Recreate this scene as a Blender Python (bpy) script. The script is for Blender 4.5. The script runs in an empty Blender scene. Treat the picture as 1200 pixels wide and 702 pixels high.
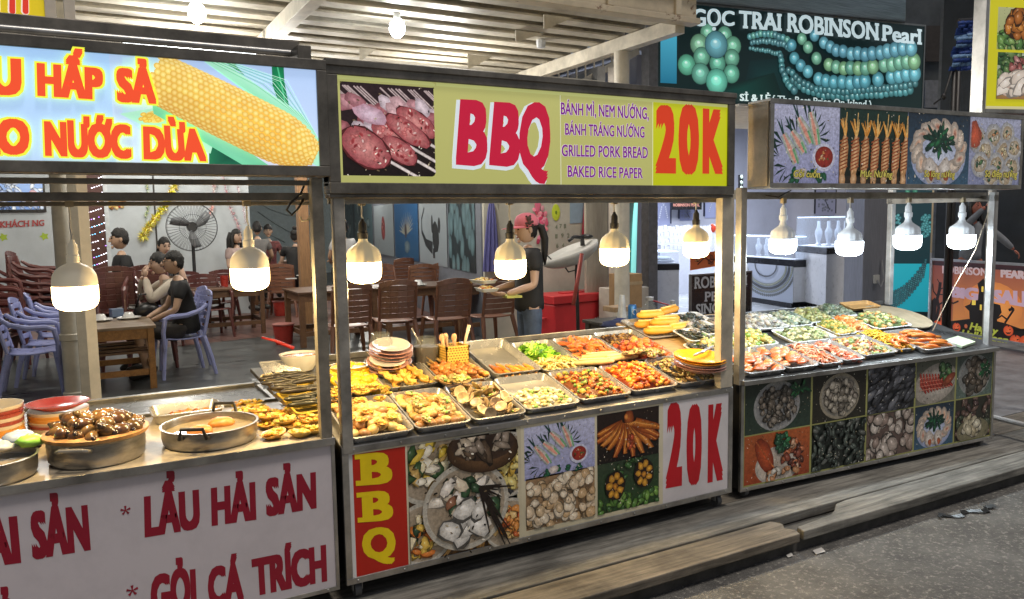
import bpy, bmesh, math, random
from mathutils import Vector, Matrix, Euler
R = math.radians
sc = bpy.context.scene
col = sc.collection

# ------------------------------------------------------------------ camera
FPX, YAW, PITCH, ROLL = 922.2, R(28.95), R(5.736), R(-0.916)
CAM = Vector((-0.910, -3.123, 1.7214))
_f = Vector((math.sin(YAW)*math.cos(PITCH), math.cos(YAW)*math.cos(PITCH), -math.sin(PITCH)))
_r = Vector((math.cos(YAW), -math.sin(YAW), 0)); _u = _r.cross(_f)
_c, _s = math.cos(ROLL), math.sin(ROLL)
CR, CU = _c*_r + _s*_u, -_s*_r + _c*_u
cd = bpy.data.cameras.new('camera'); cam = bpy.data.objects.new('camera', cd); col.objects.link(cam)
cd.sensor_width = 36; cd.lens = 36*FPX/1200; cd.clip_start = .05; cd.clip_end = 400
m = Matrix((CR, CU, -_f)).transposed().to_4x4(); m.translation = CAM
cam.matrix_world = m
sc.camera = cam

# ------------------------------------------------------------------ world, night sky, overhead street light, exposure
SUN_EL, SUN_ROT = R(72), R(165)
w = bpy.data.worlds.new('World'); sc.world = w; w.use_nodes = True
nt = w.node_tree; bg = nt.nodes['Background']
sky = nt.nodes.new('ShaderNodeTexSky'); sky.sky_type = 'NISHITA'; sky.sun_disc = False
sky.sun_elevation = SUN_EL; sky.sun_rotation = SUN_ROT
tn = nt.nodes.new('ShaderNodeMix'); tn.data_type = 'RGBA'; tn.blend_type = 'MULTIPLY'; tn.inputs[0].default_value = 1; tn.inputs[7].default_value = (1, .80, .64, 1)
nt.links.new(sky.outputs[0], tn.inputs[6]); nt.links.new(tn.outputs[2], bg.inputs[0]); bg.inputs[1].default_value = 0.078
sd = bpy.data.lights.new('street_light', 'SUN'); sd.energy = 1.7; sd.angle = R(12); sd.color = (1, .93, .84)
so = bpy.data.objects.new('street_light', sd); col.objects.link(so)
_dir = Vector((math.sin(SUN_ROT)*math.cos(SUN_EL), math.cos(SUN_ROT)*math.cos(SUN_EL), math.sin(SUN_EL)))
so.rotation_euler = _dir.to_track_quat('Z', 'Y').to_euler()
sc.view_settings.view_transform = 'Standard'; sc.view_settings.look = 'None'
sc.view_settings.exposure = 0; sc.view_settings.gamma = 1
cy = sc.cycles
cy.use_denoising = True; cy.max_bounces = 6; cy.diffuse_bounces = 3; cy.glossy_bounces = 3
cy.transmission_bounces = 5; cy.transparent_max_bounces = 8; cy.sample_clamp_indirect = 3
cy.caustics_reflective = False; cy.caustics_refractive = False
try: cy.use_light_tree = True
except Exception: pass

# ------------------------------------------------------------------ places seen in the photo, as rays to real planes
def ray(u, v): return CR*((u-600)/FPX) - CU*((v-351)/FPX) + _f
def PL(u, v, p, n):                       # ray meets plane through p with normal n
    d = ray(u, v); n = Vector(n); t = (Vector(p)-CAM).dot(n)/d.dot(n); return CAM + d*t
def PZ(u, v, z): return PL(u, v, (0,0,z), (0,0,1))
def PY(u, v, y): return PL(u, v, (0,y,0), (0,1,0))
def PX(u, v, x): return PL(u, v, (x,0,0), (1,0,0))
def PD(u, v, d): return CAM + ray(u, v)*d

# ------------------------------------------------------------------ materials
def lin(c):
    if isinstance(c, str):
        c = c.lstrip('#'); c = [int(c[i:i+2], 16)/255 for i in (0, 2, 4)]
        return tuple(x/12.92 if x <= .04045 else ((x+.055)/1.055)**2.4 for x in c)
    return tuple(c)
_mats = {}
def grime(n, l, tc, src, k):
    """large soft stains of dirt worn into a surface"""
    if not k: return src
    t = n.new('ShaderNodeTexNoise'); t.inputs['Scale'].default_value = 1.7; t.inputs['Detail'].default_value = 9; t.inputs['Roughness'].default_value = .68; t.inputs['Distortion'].default_value = .4
    l.new(tc.outputs['Object'], t.inputs['Vector'])
    mr = n.new('ShaderNodeMapRange'); mr.inputs[1].default_value = .46; mr.inputs[2].default_value = .66; mr.inputs[3].default_value = 1; mr.inputs[4].default_value = 1-k
    l.new(t.outputs[0], mr.inputs[0]); m = n.new('ShaderNodeVectorMath'); m.operation = 'SCALE'; l.new(src, m.inputs[0]); l.new(mr.outputs[0], m.inputs[3]); return m.outputs[0]
def M(name, c, rough=.5, metal=0, noise=.12, scale=12, bump=0, coat=0, spec=None, emit=0, trans=0, streak=None, dirt=0):
    if name in _mats: return _mats[name]
    m = bpy.data.materials.new(name); m.use_nodes = True; _mats[name] = m
    n = m.node_tree.nodes; l = m.node_tree.links; b = n['Principled BSDF']
    c = lin(c)
    b.inputs['Roughness'].default_value = rough; b.inputs['Metallic'].default_value = metal
    if coat: b.inputs['Coat Weight'].default_value = coat; b.inputs['Coat Roughness'].default_value = .08
    if spec is not None: b.inputs['Specular IOR Level'].default_value = spec
    if trans: b.inputs['Transmission Weight'].default_value = trans
    b.inputs['Base Color'].default_value = (*c, 1)
    if emit:
        b.inputs['Emission Color'].default_value = (*c, 1); b.inputs['Emission Strength'].default_value = emit
    if noise:
        tc = n.new('ShaderNodeTexCoord'); src = tc.outputs['Object']
        if streak:
            mp = n.new('ShaderNodeMapping'); mp.inputs['Scale'].default_value = streak
            l.new(src, mp.inputs[0]); src = mp.outputs[0]
        t = n.new('ShaderNodeTexNoise'); t.inputs['Scale'].default_value = scale; t.inputs['Detail'].default_value = 6
        t.inputs['Roughness'].default_value = .65
        l.new(src, t.inputs['Vector'])
        r = n.new('ShaderNodeValToRGB'); e = r.color_ramp.elements
        e[0].position = .3; e[1].position = .72
        e[0].color = (*[max(0, x*(1-noise*2)) for x in c], 1); e[1].color = (*[min(1, x*(1+noise)) for x in c], 1)
        l.new(t.outputs[0], r.inputs[0]); l.new(grime(n, l, tc, r.outputs[0], dirt), b.inputs['Base Color'])
        mr = n.new('ShaderNodeMapRange'); mr.inputs[3].default_value = max(0.02, rough-.12); mr.inputs[4].default_value = min(1, rough+.12)
        l.new(t.outputs[0], mr.inputs[0]); l.new(mr.outputs[0], b.inputs['Roughness'])
        if bump:
            bp = n.new('ShaderNodeBump'); bp.inputs['Strength'].default_value = bump; bp.inputs['Distance'].default_value = .01
            l.new(t.outputs[0], bp.inputs['Height']); l.new(bp.outputs[0], b.inputs['Normal'])
    return m
def attr_mat(name, rough=.45, emit=0, noise=.1, scale=60, bump=0, coat=0, gain=1, dirt=0):
    """surface coloured by the printed / food colour stored on the mesh, broken up by fine grain where its alpha says so"""
    if name in _mats: return _mats[name]
    m = bpy.data.materials.new(name); m.use_nodes = True; _mats[name] = m
    n = m.node_tree.nodes; l = m.node_tree.links; b = n['Principled BSDF']
    a = n.new('ShaderNodeAttribute'); a.attribute_name = 'Col'
    t = n.new('ShaderNodeTexNoise'); t.inputs['Scale'].default_value = scale; t.inputs['Detail'].default_value = 6; t.inputs['Roughness'].default_value = .7
    tc = n.new('ShaderNodeTexCoord'); l.new(tc.outputs['Object'], t.inputs['Vector'])
    mr = n.new('ShaderNodeMapRange'); mr.inputs[1].default_value = .3; mr.inputs[2].default_value = .7
    mr.inputs[3].default_value = -noise*gain; mr.inputs[4].default_value = noise*gain
    l.new(t.outputs[0], mr.inputs[0])
    mu = n.new('ShaderNodeMath'); mu.operation = 'MULTIPLY_ADD'; l.new(mr.outputs[0], mu.inputs[0]); l.new(a.outputs['Alpha'], mu.inputs[1]); mu.inputs[2].default_value = gain
    mx = n.new('ShaderNodeVectorMath'); mx.operation = 'SCALE'
    l.new(a.outputs['Color'], mx.inputs[0]); l.new(mu.outputs[0], mx.inputs[3])
    l.new(grime(n, l, tc, mx.outputs[0], dirt), b.inputs['Base Color']); b.inputs['Roughness'].default_value = rough
    if coat: b.inputs['Coat Weight'].default_value = coat; b.inputs['Coat Roughness'].default_value = .15
    if emit:
        l.new(mx.outputs[0], b.inputs['Emission Color']); b.inputs['Emission Strength'].default_value = emit
    if bump:
        bp = n.new('ShaderNodeBump'); bp.inputs['Strength'].default_value = bump; bp.inputs['Distance'].default_value = .004
        l.new(t.outputs[0], bp.inputs['Height']); l.new(bp.outputs[0], b.inputs['Normal'])
    return m
def glass_mat(name, c, rough=.05, alpha=.25):
    if name in _mats: return _mats[name]
    m = M(name, c, rough, noise=0); b = m.node_tree.nodes['Principled BSDF']
    b.inputs['Alpha'].default_value = alpha; b.inputs['Specular IOR Level'].default_value = .8
    return m

# ------------------------------------------------------------------ mesh builder
class MB:
    def __init__(s): s.v = []; s.f = []; s.c = []; s.mi = []; s.k = 0; s.cc = None
    def add(s, vs, fs, c=None):
        o = len(s.v); s.v += [tuple(x) for x in vs]
        for f in fs:
            s.f.append([i+o for i in f]); s.c.append(c if c is not None else s.cc); s.mi.append(s.k)
        return s
    def box(s, x0, y0, z0, x1, y1, z1, c=None):
        return s.add([(x0,y0,z0),(x1,y0,z0),(x1,y1,z0),(x0,y1,z0),(x0,y0,z1),(x1,y0,z1),(x1,y1,z1),(x0,y1,z1)],
                     [(0,3,2,1),(4,5,6,7),(0,1,5,4),(1,2,6,5),(2,3,7,6),(3,0,4,7)], c)
    def bar(s, a, b, w, h, up=(0,0,1), c=None):
        a, b = Vector(a), Vector(b); d = (b-a).normalized(); up = Vector(up)
        x = d.cross(up)
        if x.length < 1e-4: x = d.cross(Vector((0,1,0)))
        x.normalize(); y = x.cross(d); x = x*w/2; y = y*h/2
        vs = [p+q for p in (a, b) for q in (-x-y, x-y, x+y, -x+y)]
        return s.add(vs, [(0,1,2,3),(7,6,5,4),(0,4,5,1),(1,5,6,2),(2,6,7,3),(3,7,4,0)], c)
    def tube(s, pts, r, n=8, c=None, cap=True):
        pts = [Vector(p) for p in pts]; rs = r if isinstance(r, (list, tuple)) else [r]*len(pts)
        vs = []; prev = None
        for i, p in enumerate(pts):
            d = (pts[min(i+1, len(pts)-1)]-pts[max(i-1, 0)]).normalized()
            if prev is None:
                x = d.cross(Vector((0,0,1)))
                if x.length < 1e-3: x = d.cross(Vector((0,1,0)))
            else: x = prev - d*prev.dot(d)
            x.normalize(); prev = x; y = d.cross(x)
            vs += [p+(x*math.cos(2*math.pi*j/n)+y*math.sin(2*math.pi*j/n))*rs[i] for j in range(n)]
        fs = []
        for i in range(len(pts)-1):
            for j in range(n): fs.append((i*n+j, i*n+(j+1)%n, (i+1)*n+(j+1)%n, (i+1)*n+j))
        if cap: fs += [tuple(reversed(range(n))), tuple(range((len(pts)-1)*n, len(pts)*n))]
        return s.add(vs, fs, c)
    def lathe(s, prof, n=24, o=(0,0,0), c=None, fn=None):
        o = Vector(o); vs = []; fs = []
        for (r, z) in prof:
            for j in range(n):
                a = 2*math.pi*j/n; rr = r if fn is None else fn(r, a)
                vs.append(o+Vector((rr*math.cos(a), rr*math.sin(a), z)))
        for i in range(len(prof)-1):
            for j in range(n): fs.append((i*n+j, i*n+(j+1)%n, (i+1)*n+(j+1)%n, (i+1)*n+j))
        if prof[0][0] > 1e-4 and not (len(prof) == 2 and prof[0][1] == prof[1][1]): fs.append(tuple(reversed(range(n))))
        if prof[-1][0] > 1e-4: fs.append(tuple(range((len(prof)-1)*n, len(prof)*n)))
        return s.add(vs, fs, c)
    def ell(s, o, r, n=10, m=6, c=None, rot=None, jit=0, rnd=None):
        o = Vector(o); r = (r, r, r) if not hasattr(r, '__len__') else r
        rot = rot.to_matrix() if rot is not None else Matrix.Identity(3)
        J = lambda: 1+(rnd.uniform(-jit, jit) if rnd else 0)
        vs = [o+rot@Vector((0,0,-r[2]))]
        for i in range(1, m):
            t = math.pi*i/m-math.pi/2
            for j in range(n):
                a = 2*math.pi*j/n; q = J()
                vs.append(o+rot@Vector((r[0]*math.cos(t)*math.cos(a)*q, r[1]*math.cos(t)*math.sin(a)*q, r[2]*math.sin(t)*q)))
        vs.append(o+rot@Vector((0,0,r[2]))); fs = []
        for j in range(n):
            fs.append((0, 1+(j+1)%n, 1+j)); fs.append((len(vs)-1, 1+(m-2)*n+j, 1+(m-2)*n+(j+1)%n))
        for i in range(m-2):
            for j in range(n): fs.append((1+i*n+j, 1+i*n+(j+1)%n, 1+(i+1)*n+(j+1)%n, 1+(i+1)*n+j))
        return s.add(vs, fs, c)
    def prism(s, poly, a, b, axis='y', c=None):
        n = len(poly)
        T = {'y': lambda p, q: (p[0], q, p[1]), 'x': lambda p, q: (q, p[0], p[1]), 'z': lambda p, q: (p[0], p[1], q)}[axis]
        vs = [T(p, a) for p in poly]+[T(p, b) for p in poly]
        fs = [tuple(range(n)), tuple(reversed(range(n, 2*n)))]+[(i, i+n, (i+1)%n+n, (i+1)%n) for i in range(n)]
        return s.add(vs, fs, c)
    def xf(s, mat, start=0):
        for i in range(start, len(s.v)): s.v[i] = tuple(mat@Vector(s.v[i]))
        return s
    def build(s, name, mat, parent=None, smooth=False, bevel=0, weld=False, flat=None):
        me = bpy.data.meshes.new(name); me.from_pydata(s.v, [], s.f)
        if any(c is not None for c in s.c):
            at = me.color_attributes.new('Col', 'FLOAT_COLOR', 'CORNER'); buf = []
            for f, c in zip(s.f, s.c):
                if c is None: c = (.5, .5, .5)
                if isinstance(c, list):
                    for q in c: buf += [*lin(q[:3] if not isinstance(q, str) else q), q[3] if len(q) == 4 else 1]
                else: buf += [*lin(c if isinstance(c, str) else c[:3]), c[3] if len(c) == 4 else 1]*len(f)
            at.data.foreach_set('color', buf)
        bm = bmesh.new(); bm.from_mesh(me)
        if weld: bmesh.ops.remove_doubles(bm, verts=bm.verts, dist=1e-5)
        if flat is None: bmesh.ops.recalc_face_normals(bm, faces=bm.faces)
        bm.to_mesh(me); bm.free()
        for x in (mat if isinstance(mat, (list, tuple)) else [mat]): me.materials.append(x)
        if isinstance(mat, (list, tuple)):
            me.polygons.foreach_set('material_index', s.mi)
        if smooth: me.polygons.foreach_set('use_smooth', [True]*len(me.polygons))
        ob = bpy.data.objects.new(name, me); col.objects.link(ob)
        if smooth == 'auto':
            me.polygons.foreach_set('use_smooth', [True]*len(me.polygons))
            try: me.set_sharp_from_angle(angle=R(35))
            except Exception: pass
        if bevel:
            b = ob.modifiers.new('bevel', 'BEVEL'); b.width = bevel; b.segments = 2; b.limit_method = 'ANGLE'; b.angle_limit = R(50)
        if parent: ob.parent = parent
        return ob

def tag(o, label, cat, group=None, kind=None):
    if label: o['label'] = label
    if cat: o['category'] = cat
    if group: o['group'] = group
    if kind: o['kind'] = kind
    return o
def thing(name, label, cat, loc=(0,0,0), rz=0, group=None):
    o = bpy.data.objects.new(name, None); col.objects.link(o); o.empty_display_size = .05
    o.location = loc; o.rotation_euler = (0, 0, rz); return tag(o, label, cat, group)
def struct(o): o['kind'] = 'structure'; return o
def copy_tree(o, parent=None):
    c = o.copy(); col.objects.link(c)
    if parent: c.parent = parent
    for ch in [k for k in bpy.data.objects if k.parent == o]: copy_tree(ch, c)
    return c

# ------------------------------------------------------------------ lettering (built-in font turned to flat mesh)
_tc = {}
def text2d(s):
    if s in _tc: return _tc[s]
    if 'Ớ' in s:                                     # O with acute, the horn added as its own stroke
        i = s.index('Ớ'); vs, fs = text2d(s.replace('Ớ', 'Ó', 1)); xr = max(v[0] for v in text2d(s[:i]+'Ó')[0]); n = len(vs)
        vs = vs+[(xr-.13, .60), (xr-.06, .57), (xr+.05, .80), (xr-.03, .80)]; _tc[s] = (vs, fs+[(n, n+1, n+2, n+3)]); return _tc[s]
    cu = bpy.data.curves.new('t', 'FONT'); cu.body = s; cu.size = 1; cu.resolution_u = 3
    ob = bpy.data.objects.new('t', cu); col.objects.link(ob)
    dg = bpy.context.evaluated_depsgraph_get(); dg.update()
    me = bpy.data.meshes.new_from_object(ob.evaluated_get(dg))
    vs = [(v.co.x, v.co.y) for v in me.vertices]; fs = [tuple(p.vertices) for p in me.polygons]
    bpy.data.objects.remove(ob); bpy.data.curves.remove(cu); bpy.data.meshes.remove(me)
    _tc[s] = (vs, fs); return vs, fs
def caph():
    if 'cap' not in _tc: _tc['cap'] = max(v[1] for v in text2d('H')[0])
    return _tc['cap']

def serifs(s, bold, t=.09, d=.045):
    """slab feet for each upright stroke of the word s: rectangles in font units"""
    vs, fs = text2d(s); out = []; CAP = caph()
    for zz, up in ((.03, False), (CAP-.03, True)):
        iv = []
        for f in fs:
            xs = []
            for i in range(len(f)):
                a, b = vs[f[i]], vs[f[(i+1) % len(f)]]
                if (a[1]-zz)*(b[1]-zz) < 0: xs.append(a[0]+(b[0]-a[0])*(zz-a[1])/(b[1]-a[1]))
            if len(xs) >= 2: iv.append([min(xs), max(xs)])
        iv.sort(); mg = []
        for a in iv:
            if mg and a[0] <= mg[-1][1]+.01: mg[-1][1] = max(mg[-1][1], a[1])
            else: mg.append(a)
        for a, b in mg:
            z0, z1 = (CAP-t, CAP+bold*.6) if up else (-bold*.6, t)
            if b-a >= .24 and s in 'BDEFPR': out.append((a-d*2-bold, z0, a+.1, z1))
            if b-a < .24:
                out.append((a-d-bold, z0, b+d+bold, z1))
    return out
def put_text(mb, s, quad, bold=.05, shear=0, c=None, serif=False, dz=(0,0,0), nb=None):
    """word s laid so its capitals fill quad = (bottom-left, bottom-right, top-right, top-left) 3D points;
    a heavy weight is made of a few copies set side by side"""
    vs, fs = text2d(s); bold *= 1.25; b = nb*1.25 if nb is not None else bold; CAP = caph()
    sv = [x+shear*y for x, y in vs if -.05 < y < CAP*1.02]; x0, x1 = min(sv)-b, max(sv)+b
    y0, y1 = -b*.6, CAP+b*.6
    if isinstance(c, str): c = (*slin(srgb(c)), 0)
    bl, br, tr, tl = [Vector(q) for q in quad]; dz = Vector(dz); nrm = (br-bl).cross(tl-bl).normalized()
    if nrm.dot(dz) < 0: nrm = -nrm
    def mp(x, y, k):
        a = (x-x0)/(x1-x0); t = (y-y0)/(y1-y0)
        return (bl*(1-a)+br*a)*(1-t)+(tl*(1-a)+tr*a)*t+dz+nrm*k*3e-5
    offs = [(0, 0)]; v = bold*.6
    if bold > .004: offs += [(-bold, -v), (0, -v), (bold, -v), (-bold, 0), (bold, 0), (-bold, v), (0, v), (bold, v)]
    if bold > .075: offs += [(-bold*.5, -v), (bold*.5, -v), (-bold*.5, v), (bold*.5, v), (-bold, -v*.5), (bold, -v*.5), (-bold, v*.5), (bold, v*.5)]
    for k, (dx, dy) in enumerate(offs): mb.add([mp(x+shear*y+dx, y+dy, k) for x, y in vs], fs, c)
    if serif:
        for q, (a, z0, bb, z1) in enumerate(serifs(s, bold)):
            mb.add([mp(x+shear*y, y, 18+.4*q) for x, y in [(a, z0), (bb, z0), (bb, z1), (a, z1)]], [(0, 1, 2, 3)], c)

# ------------------------------------------------------------------ printed pictures: flat shapes clipped to a frame
def mixc(a, b, t):
    a, b = srgb(a), srgb(b); return tuple(x+(y-x)*t for x, y in zip(a, b))
def srgb(c):
    if isinstance(c, str):
        c = c.lstrip('#'); return tuple(int(c[i:i+2], 16)/255 for i in (0, 2, 4))
    return tuple(c)
def slin(c): return tuple(x/12.92 if x <= .04045 else ((x+.055)/1.055)**2.4 for x in c)
class Art:
    """pictures drawn in a unit square mapped on a quad (bl, br, tr, tl); n points at the viewer"""
    def __init__(s, n, step=3e-5): s.mb = MB(); s.n = Vector(n); s.step = step; s.lay = 0; s.grain = 0; s.seed = random.Random(5)
    def frame(s, bl, br, tr, tl, base=0):
        s.q = [Vector(p) for p in (bl, br, tr, tl)]; s.lay = base
        s.asp = ((s.q[1]-s.q[0]).length)/max(1e-6, (s.q[3]-s.q[0]).length); return s
    def mp(s, x, y):
        bl, br, tr, tl = s.q
        return (bl*(1-x)+br*x)*(1-y)+(tl*(1-x)+tr*x)*y+s.n*(s.lay*s.step)
    def tri(s, P):
        for ax, lim, sg in ((0, 0, 1), (0, 1, -1), (1, 0, 1), (1, 1, -1)):
            out = []
            for i in range(len(P)):
                a, b = P[i], P[(i+1) % len(P)]
                da, db = (a[ax]-lim)*sg, (b[ax]-lim)*sg
                if da >= 0: out.append(a)
                if (da > 0) != (db > 0) and da != db:
                    t = da/(da-db)
                    if 0 < t < 1: out.append(tuple(x+(y-x)*t for x, y in zip(a, b)))
            P = out
            if len(P) < 3: return
        s.mb.add([s.mp(p[0], p[1]) for p in P], [tuple(range(len(P)))], [(*slin(p[2:5]), s.grain) for p in P])
    def poly(s, pts, c, c2=None):
        s.lay += 1; c = srgb(c); c2 = srgb(c2) if c2 else c
        cx = sum(p[0] for p in pts)/len(pts); cy = sum(p[1] for p in pts)/len(pts)
        for i in range(len(pts)):
            a, b = pts[i], pts[(i+1) % len(pts)]
            s.tri([(cx, cy, *c), (*a, *c2), (*b, *c2)])
    def rect(s, x0, y0, x1, y1, c, c2=None, vert=True):
        s.lay += 1; c = srgb(c); c2 = srgb(c2) if c2 else c
        k = [c, c, c2, c2] if vert else [c, c2, c2, c]
        P = [(x0, y0, *k[0]), (x1, y0, *k[1]), (x1, y1, *k[2]), (x0, y1, *k[3])]
        s.tri(P)
    def ell(s, cx, cy, rx, ry, c, c2=None, rot=0, n=14, jit=0):
        """rx, ry in units of picture height"""
        ca, sa = math.cos(rot), math.sin(rot); pts = []
        for i in range(n):
            a = 2*math.pi*i/n; q = 1+s.seed.uniform(-jit, jit)
            x, y = rx*math.cos(a)*q, ry*math.sin(a)*q
            pts.append((cx+(x*ca-y*sa)/s.asp, cy+x*sa+y*ca))
        s.poly(pts, c, c2)
    def stroke(s, pts, w, c, c2=None):
        s.lay += 1; c = srgb(c); c2 = srgb(c2) if c2 else c
        if not hasattr(w, '__len__'): w = [w]*len(pts)
        L = []
        for i, p in enumerate(pts):
            a = pts[max(0, i-1)]; b = pts[min(len(pts)-1, i+1)]
            dx, dy = (b[0]-a[0])*s.asp, b[1]-a[1]; d = math.hypot(dx, dy) or 1
            nx, ny = -dy/d*w[i]/2, dx/d*w[i]/2
            L.append(((p[0]+nx/s.asp, p[1]+ny), (p[0]-nx/s.asp, p[1]-ny), p))
        for (a, b, m), (a2, b2, m2) in zip(L, L[1:]):
            s.tri([(*m, *c), (*m2, *c), (*a2, *c2), (*a, *c2)]); s.tri([(*m, *c), (*b, *c2), (*b2, *c2), (*m2, *c)])
    def pile(s, n, size, cols, region=(0,0,1,1), elong=1.6, dark=.45, disc=None, jit=.18, rot=None, hi=True):
        r = s.seed
        for _ in range(n):
            if disc:
                a = r.uniform(0, 6.28); q = math.sqrt(r.random()); x = disc[0]+disc[2]*q*math.cos(a)/s.asp; y = disc[1]+disc[3]*q*math.sin(a)
            else: x = r.uniform(region[0], region[2]); y = r.uniform(region[1], region[3])
            c = r.choice(cols); z = size*r.uniform(.7, 1.25); ro = r.uniform(0, 3.14) if rot is None else rot+r.uniform(-.3, .3)
            s.ell(x, y, z*elong**.5*1.12, z/elong**.5*1.12, mixc(c, (0,0,0), dark+.25), None, ro, 9, jit)
            s.ell(x, y, z*elong**.5, z/elong**.5, mixc(c, (1,1,1), .12), mixc(c, (0,0,0), dark*.6), ro, 9, jit)
            if hi: s.ell(x-z*.2/s.asp, y+z*.25, z*.3, z*.18, mixc(c, (1,1,1), .5), mixc(c, (1,1,1), .15), ro, 6)
    def specks(s, n, cols, size=.014, region=(0,0,1,1)):
        r = s.seed
        for _ in range(n): z = size*r.uniform(.4,1.3); s.ell(r.uniform(region[0],region[2]), r.uniform(region[1],region[3]), z*1.5, z*.7, r.choice(cols), None, r.uniform(0,3.14), 5, .3)
    def build(s, name, mat, parent=None):
        o = s.mb.build(name, mat, parent, flat=True); return o
# ================================================================== SETTING
rng = random.Random(11)
ART = attr_mat('printed picture', .4, 0, .06, 30)
PRINT = attr_mat('glossy print', .32, 0, .08, 14, coat=.15)
FZ = .12
# --- road
def asphalt():
    m = M('asphalt', (.14,.135,.125), .8, noise=.2, scale=5, bump=.2, dirt=.45)
    n = m.node_tree.nodes; l = m.node_tree.links; b = n['Principled BSDF']
    tc = n.new('ShaderNodeTexCoord'); v = n.new('ShaderNodeTexVoronoi'); v.inputs['Scale'].default_value = 140
    l.new(tc.outputs['Object'], v.inputs['Vector'])
    ns = n.new('ShaderNodeTexNoise'); ns.inputs['Scale'].default_value = 34; ns.inputs['Detail'].default_value = 8; ns.inputs['Roughness'].default_value = .8
    l.new(tc.outputs['Object'], ns.inputs['Vector'])
    r = n.new('ShaderNodeValToRGB'); r.color_ramp.elements[0].position = .53; r.color_ramp.elements[1].position = .62
    l.new(ns.outputs[0], r.inputs[0])
    mx = n.new('ShaderNodeMix'); mx.data_type = 'RGBA'; src = b.inputs['Base Color'].links[0].from_socket
    mf = n.new('ShaderNodeMath'); mf.operation = 'MULTIPLY'; mf.inputs[1].default_value = .8
    l.new(r.outputs[0], mf.inputs[0]); l.new(mf.outputs[0], mx.inputs[0]); l.new(src, mx.inputs[6]); mx.inputs[7].default_value = (.36,.34,.30,1)
    l.new(mx.outputs[2], b.inputs['Base Color'])
    bp = n.new('ShaderNodeBump'); bp.inputs['Strength'].default_value = .6; bp.inputs['Distance'].default_value = .008
    l.new(v.outputs['Distance'], bp.inputs['Height']); l.new(bp.outputs[0], b.inputs['Normal'])
    return m
def sheet(name, pts, z, mat, n=1):
    return struct(MB().add([(x, y, z) for x, y in pts], [tuple(range(len(pts)))]).build(name, mat))
sheet('road', [(-60,-60),(60,-60),(60,0),(-60,0)], 0, asphalt())
concrete = M('worn concrete', (.16,.165,.165), .55, noise=.3, scale=3.5, bump=.2)
p = MB(); p.box(-12, -.405, -.3, 30, 40, FZ-.055); struct(p.build('pavement_base', M('kerb concrete', (.075,.07,.063), .85, noise=.3, scale=7, bump=.3)))
def wetfloor():
    m = M('damp grey floor', (.10,.105,.105), .32, noise=.3, scale=2.2, bump=.12, streak=(1,3.5,1), dirt=.5); return m
p = MB(); p.box(-12, .34, FZ-.054, 30, 40, FZ); struct(p.build('pavement', M('pale paving', (.20,.20,.205), .6, noise=.25, scale=5, bump=.2)))
# dark damp floor of the eating area
sheet('eating_area_floor', [(-11,1.2),(4.4,1.2),(6.2,5.0),(6.2,39),(-11,39)], FZ+.004, wetfloor())
# red tiles inside
def tile():
    m = M('red floor tile', (.19,.085,.07), .35, noise=.2, scale=3)
    n = m.node_tree.nodes; l = m.node_tree.links; b = n['Principled BSDF']
    tc = n.new('ShaderNodeTexCoord'); mp = n.new('ShaderNodeMapping'); mp.inputs['Rotation'].default_value = (0,0,R(-12)); l.new(tc.outputs['Object'], mp.inputs[0])
    br = n.new('ShaderNodeTexBrick'); br.offset = 0; br.inputs['Scale'].default_value = 1; br.inputs['Brick Width'].default_value = .5; br.inputs['Row Height'].default_value = .5
    br.inputs['Mortar Size'].default_value = .012; br.inputs['Color1'].default_value = (.24,.12,.10,1); br.inputs['Color2'].default_value = (.18,.095,.08,1); br.inputs['Mortar'].default_value = (.035,.025,.022,1)
    l.new(mp.outputs[0], br.inputs['Vector']); l.new(br.outputs[0], b.inputs['Base Color']); return m
t0, t1 = PZ(120,416,FZ), PZ(345,391,FZ)
sheet('tiled_floor', [(t0.x-6,t0.y+.9),(t0.x,t0.y),(t1.x,t1.y),(5.6,8.2),(6.1,16),(-9,16)], FZ+.008, tile())
# planks along the kerb
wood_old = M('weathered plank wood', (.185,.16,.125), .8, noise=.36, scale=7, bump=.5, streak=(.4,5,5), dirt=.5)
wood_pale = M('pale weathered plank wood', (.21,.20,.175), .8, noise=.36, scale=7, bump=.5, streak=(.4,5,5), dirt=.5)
def plank(name, poly, z0, z1, mat, label):
    o = MB().prism(poly, z0, z1, 'z').build(name, mat, bevel=.006); return tag(o, label, 'plank')
q1, q2, q3 = PZ(937,622,FZ).x, PZ(935,610,FZ).x, PZ(1003,599,FZ).x
plank('wooden_plank', [(-6,-.455),(q1-.02,-.45),(q1,-.40),(q1-.03,-.36),(q1+.01,-.31),(q1-.02,-.253),(-6,-.258)], FZ-.05, FZ-.003, wood_old, 'warm brown front kerb plank whose splintered end stops at the gap')
plank('wooden_plank', [(q1+.012,-.445),(30,-.455),(30,-.256),(q3+.1,-.252),(q3,-.268),(q3-.09,-.33),(q3-.16,-.36),(q1+.03,-.385)], FZ-.05, FZ, wood_pale, 'grey front kerb plank with a broken notch at its near end')
plank('wooden_plank', [(-6,-.248),(30,-.244),(30,.05),(-6,.045)], FZ-.05, FZ+.004, wood_pale, 'unbroken back plank of the kerb running under the stall fronts')
plank('wooden_plank', [(-6,.055),(30,.06),(30,.33),(-6,.33)], FZ-.05, FZ+.001, wood_old, 'shadowed innermost plank lying right beneath the stalls')
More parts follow.
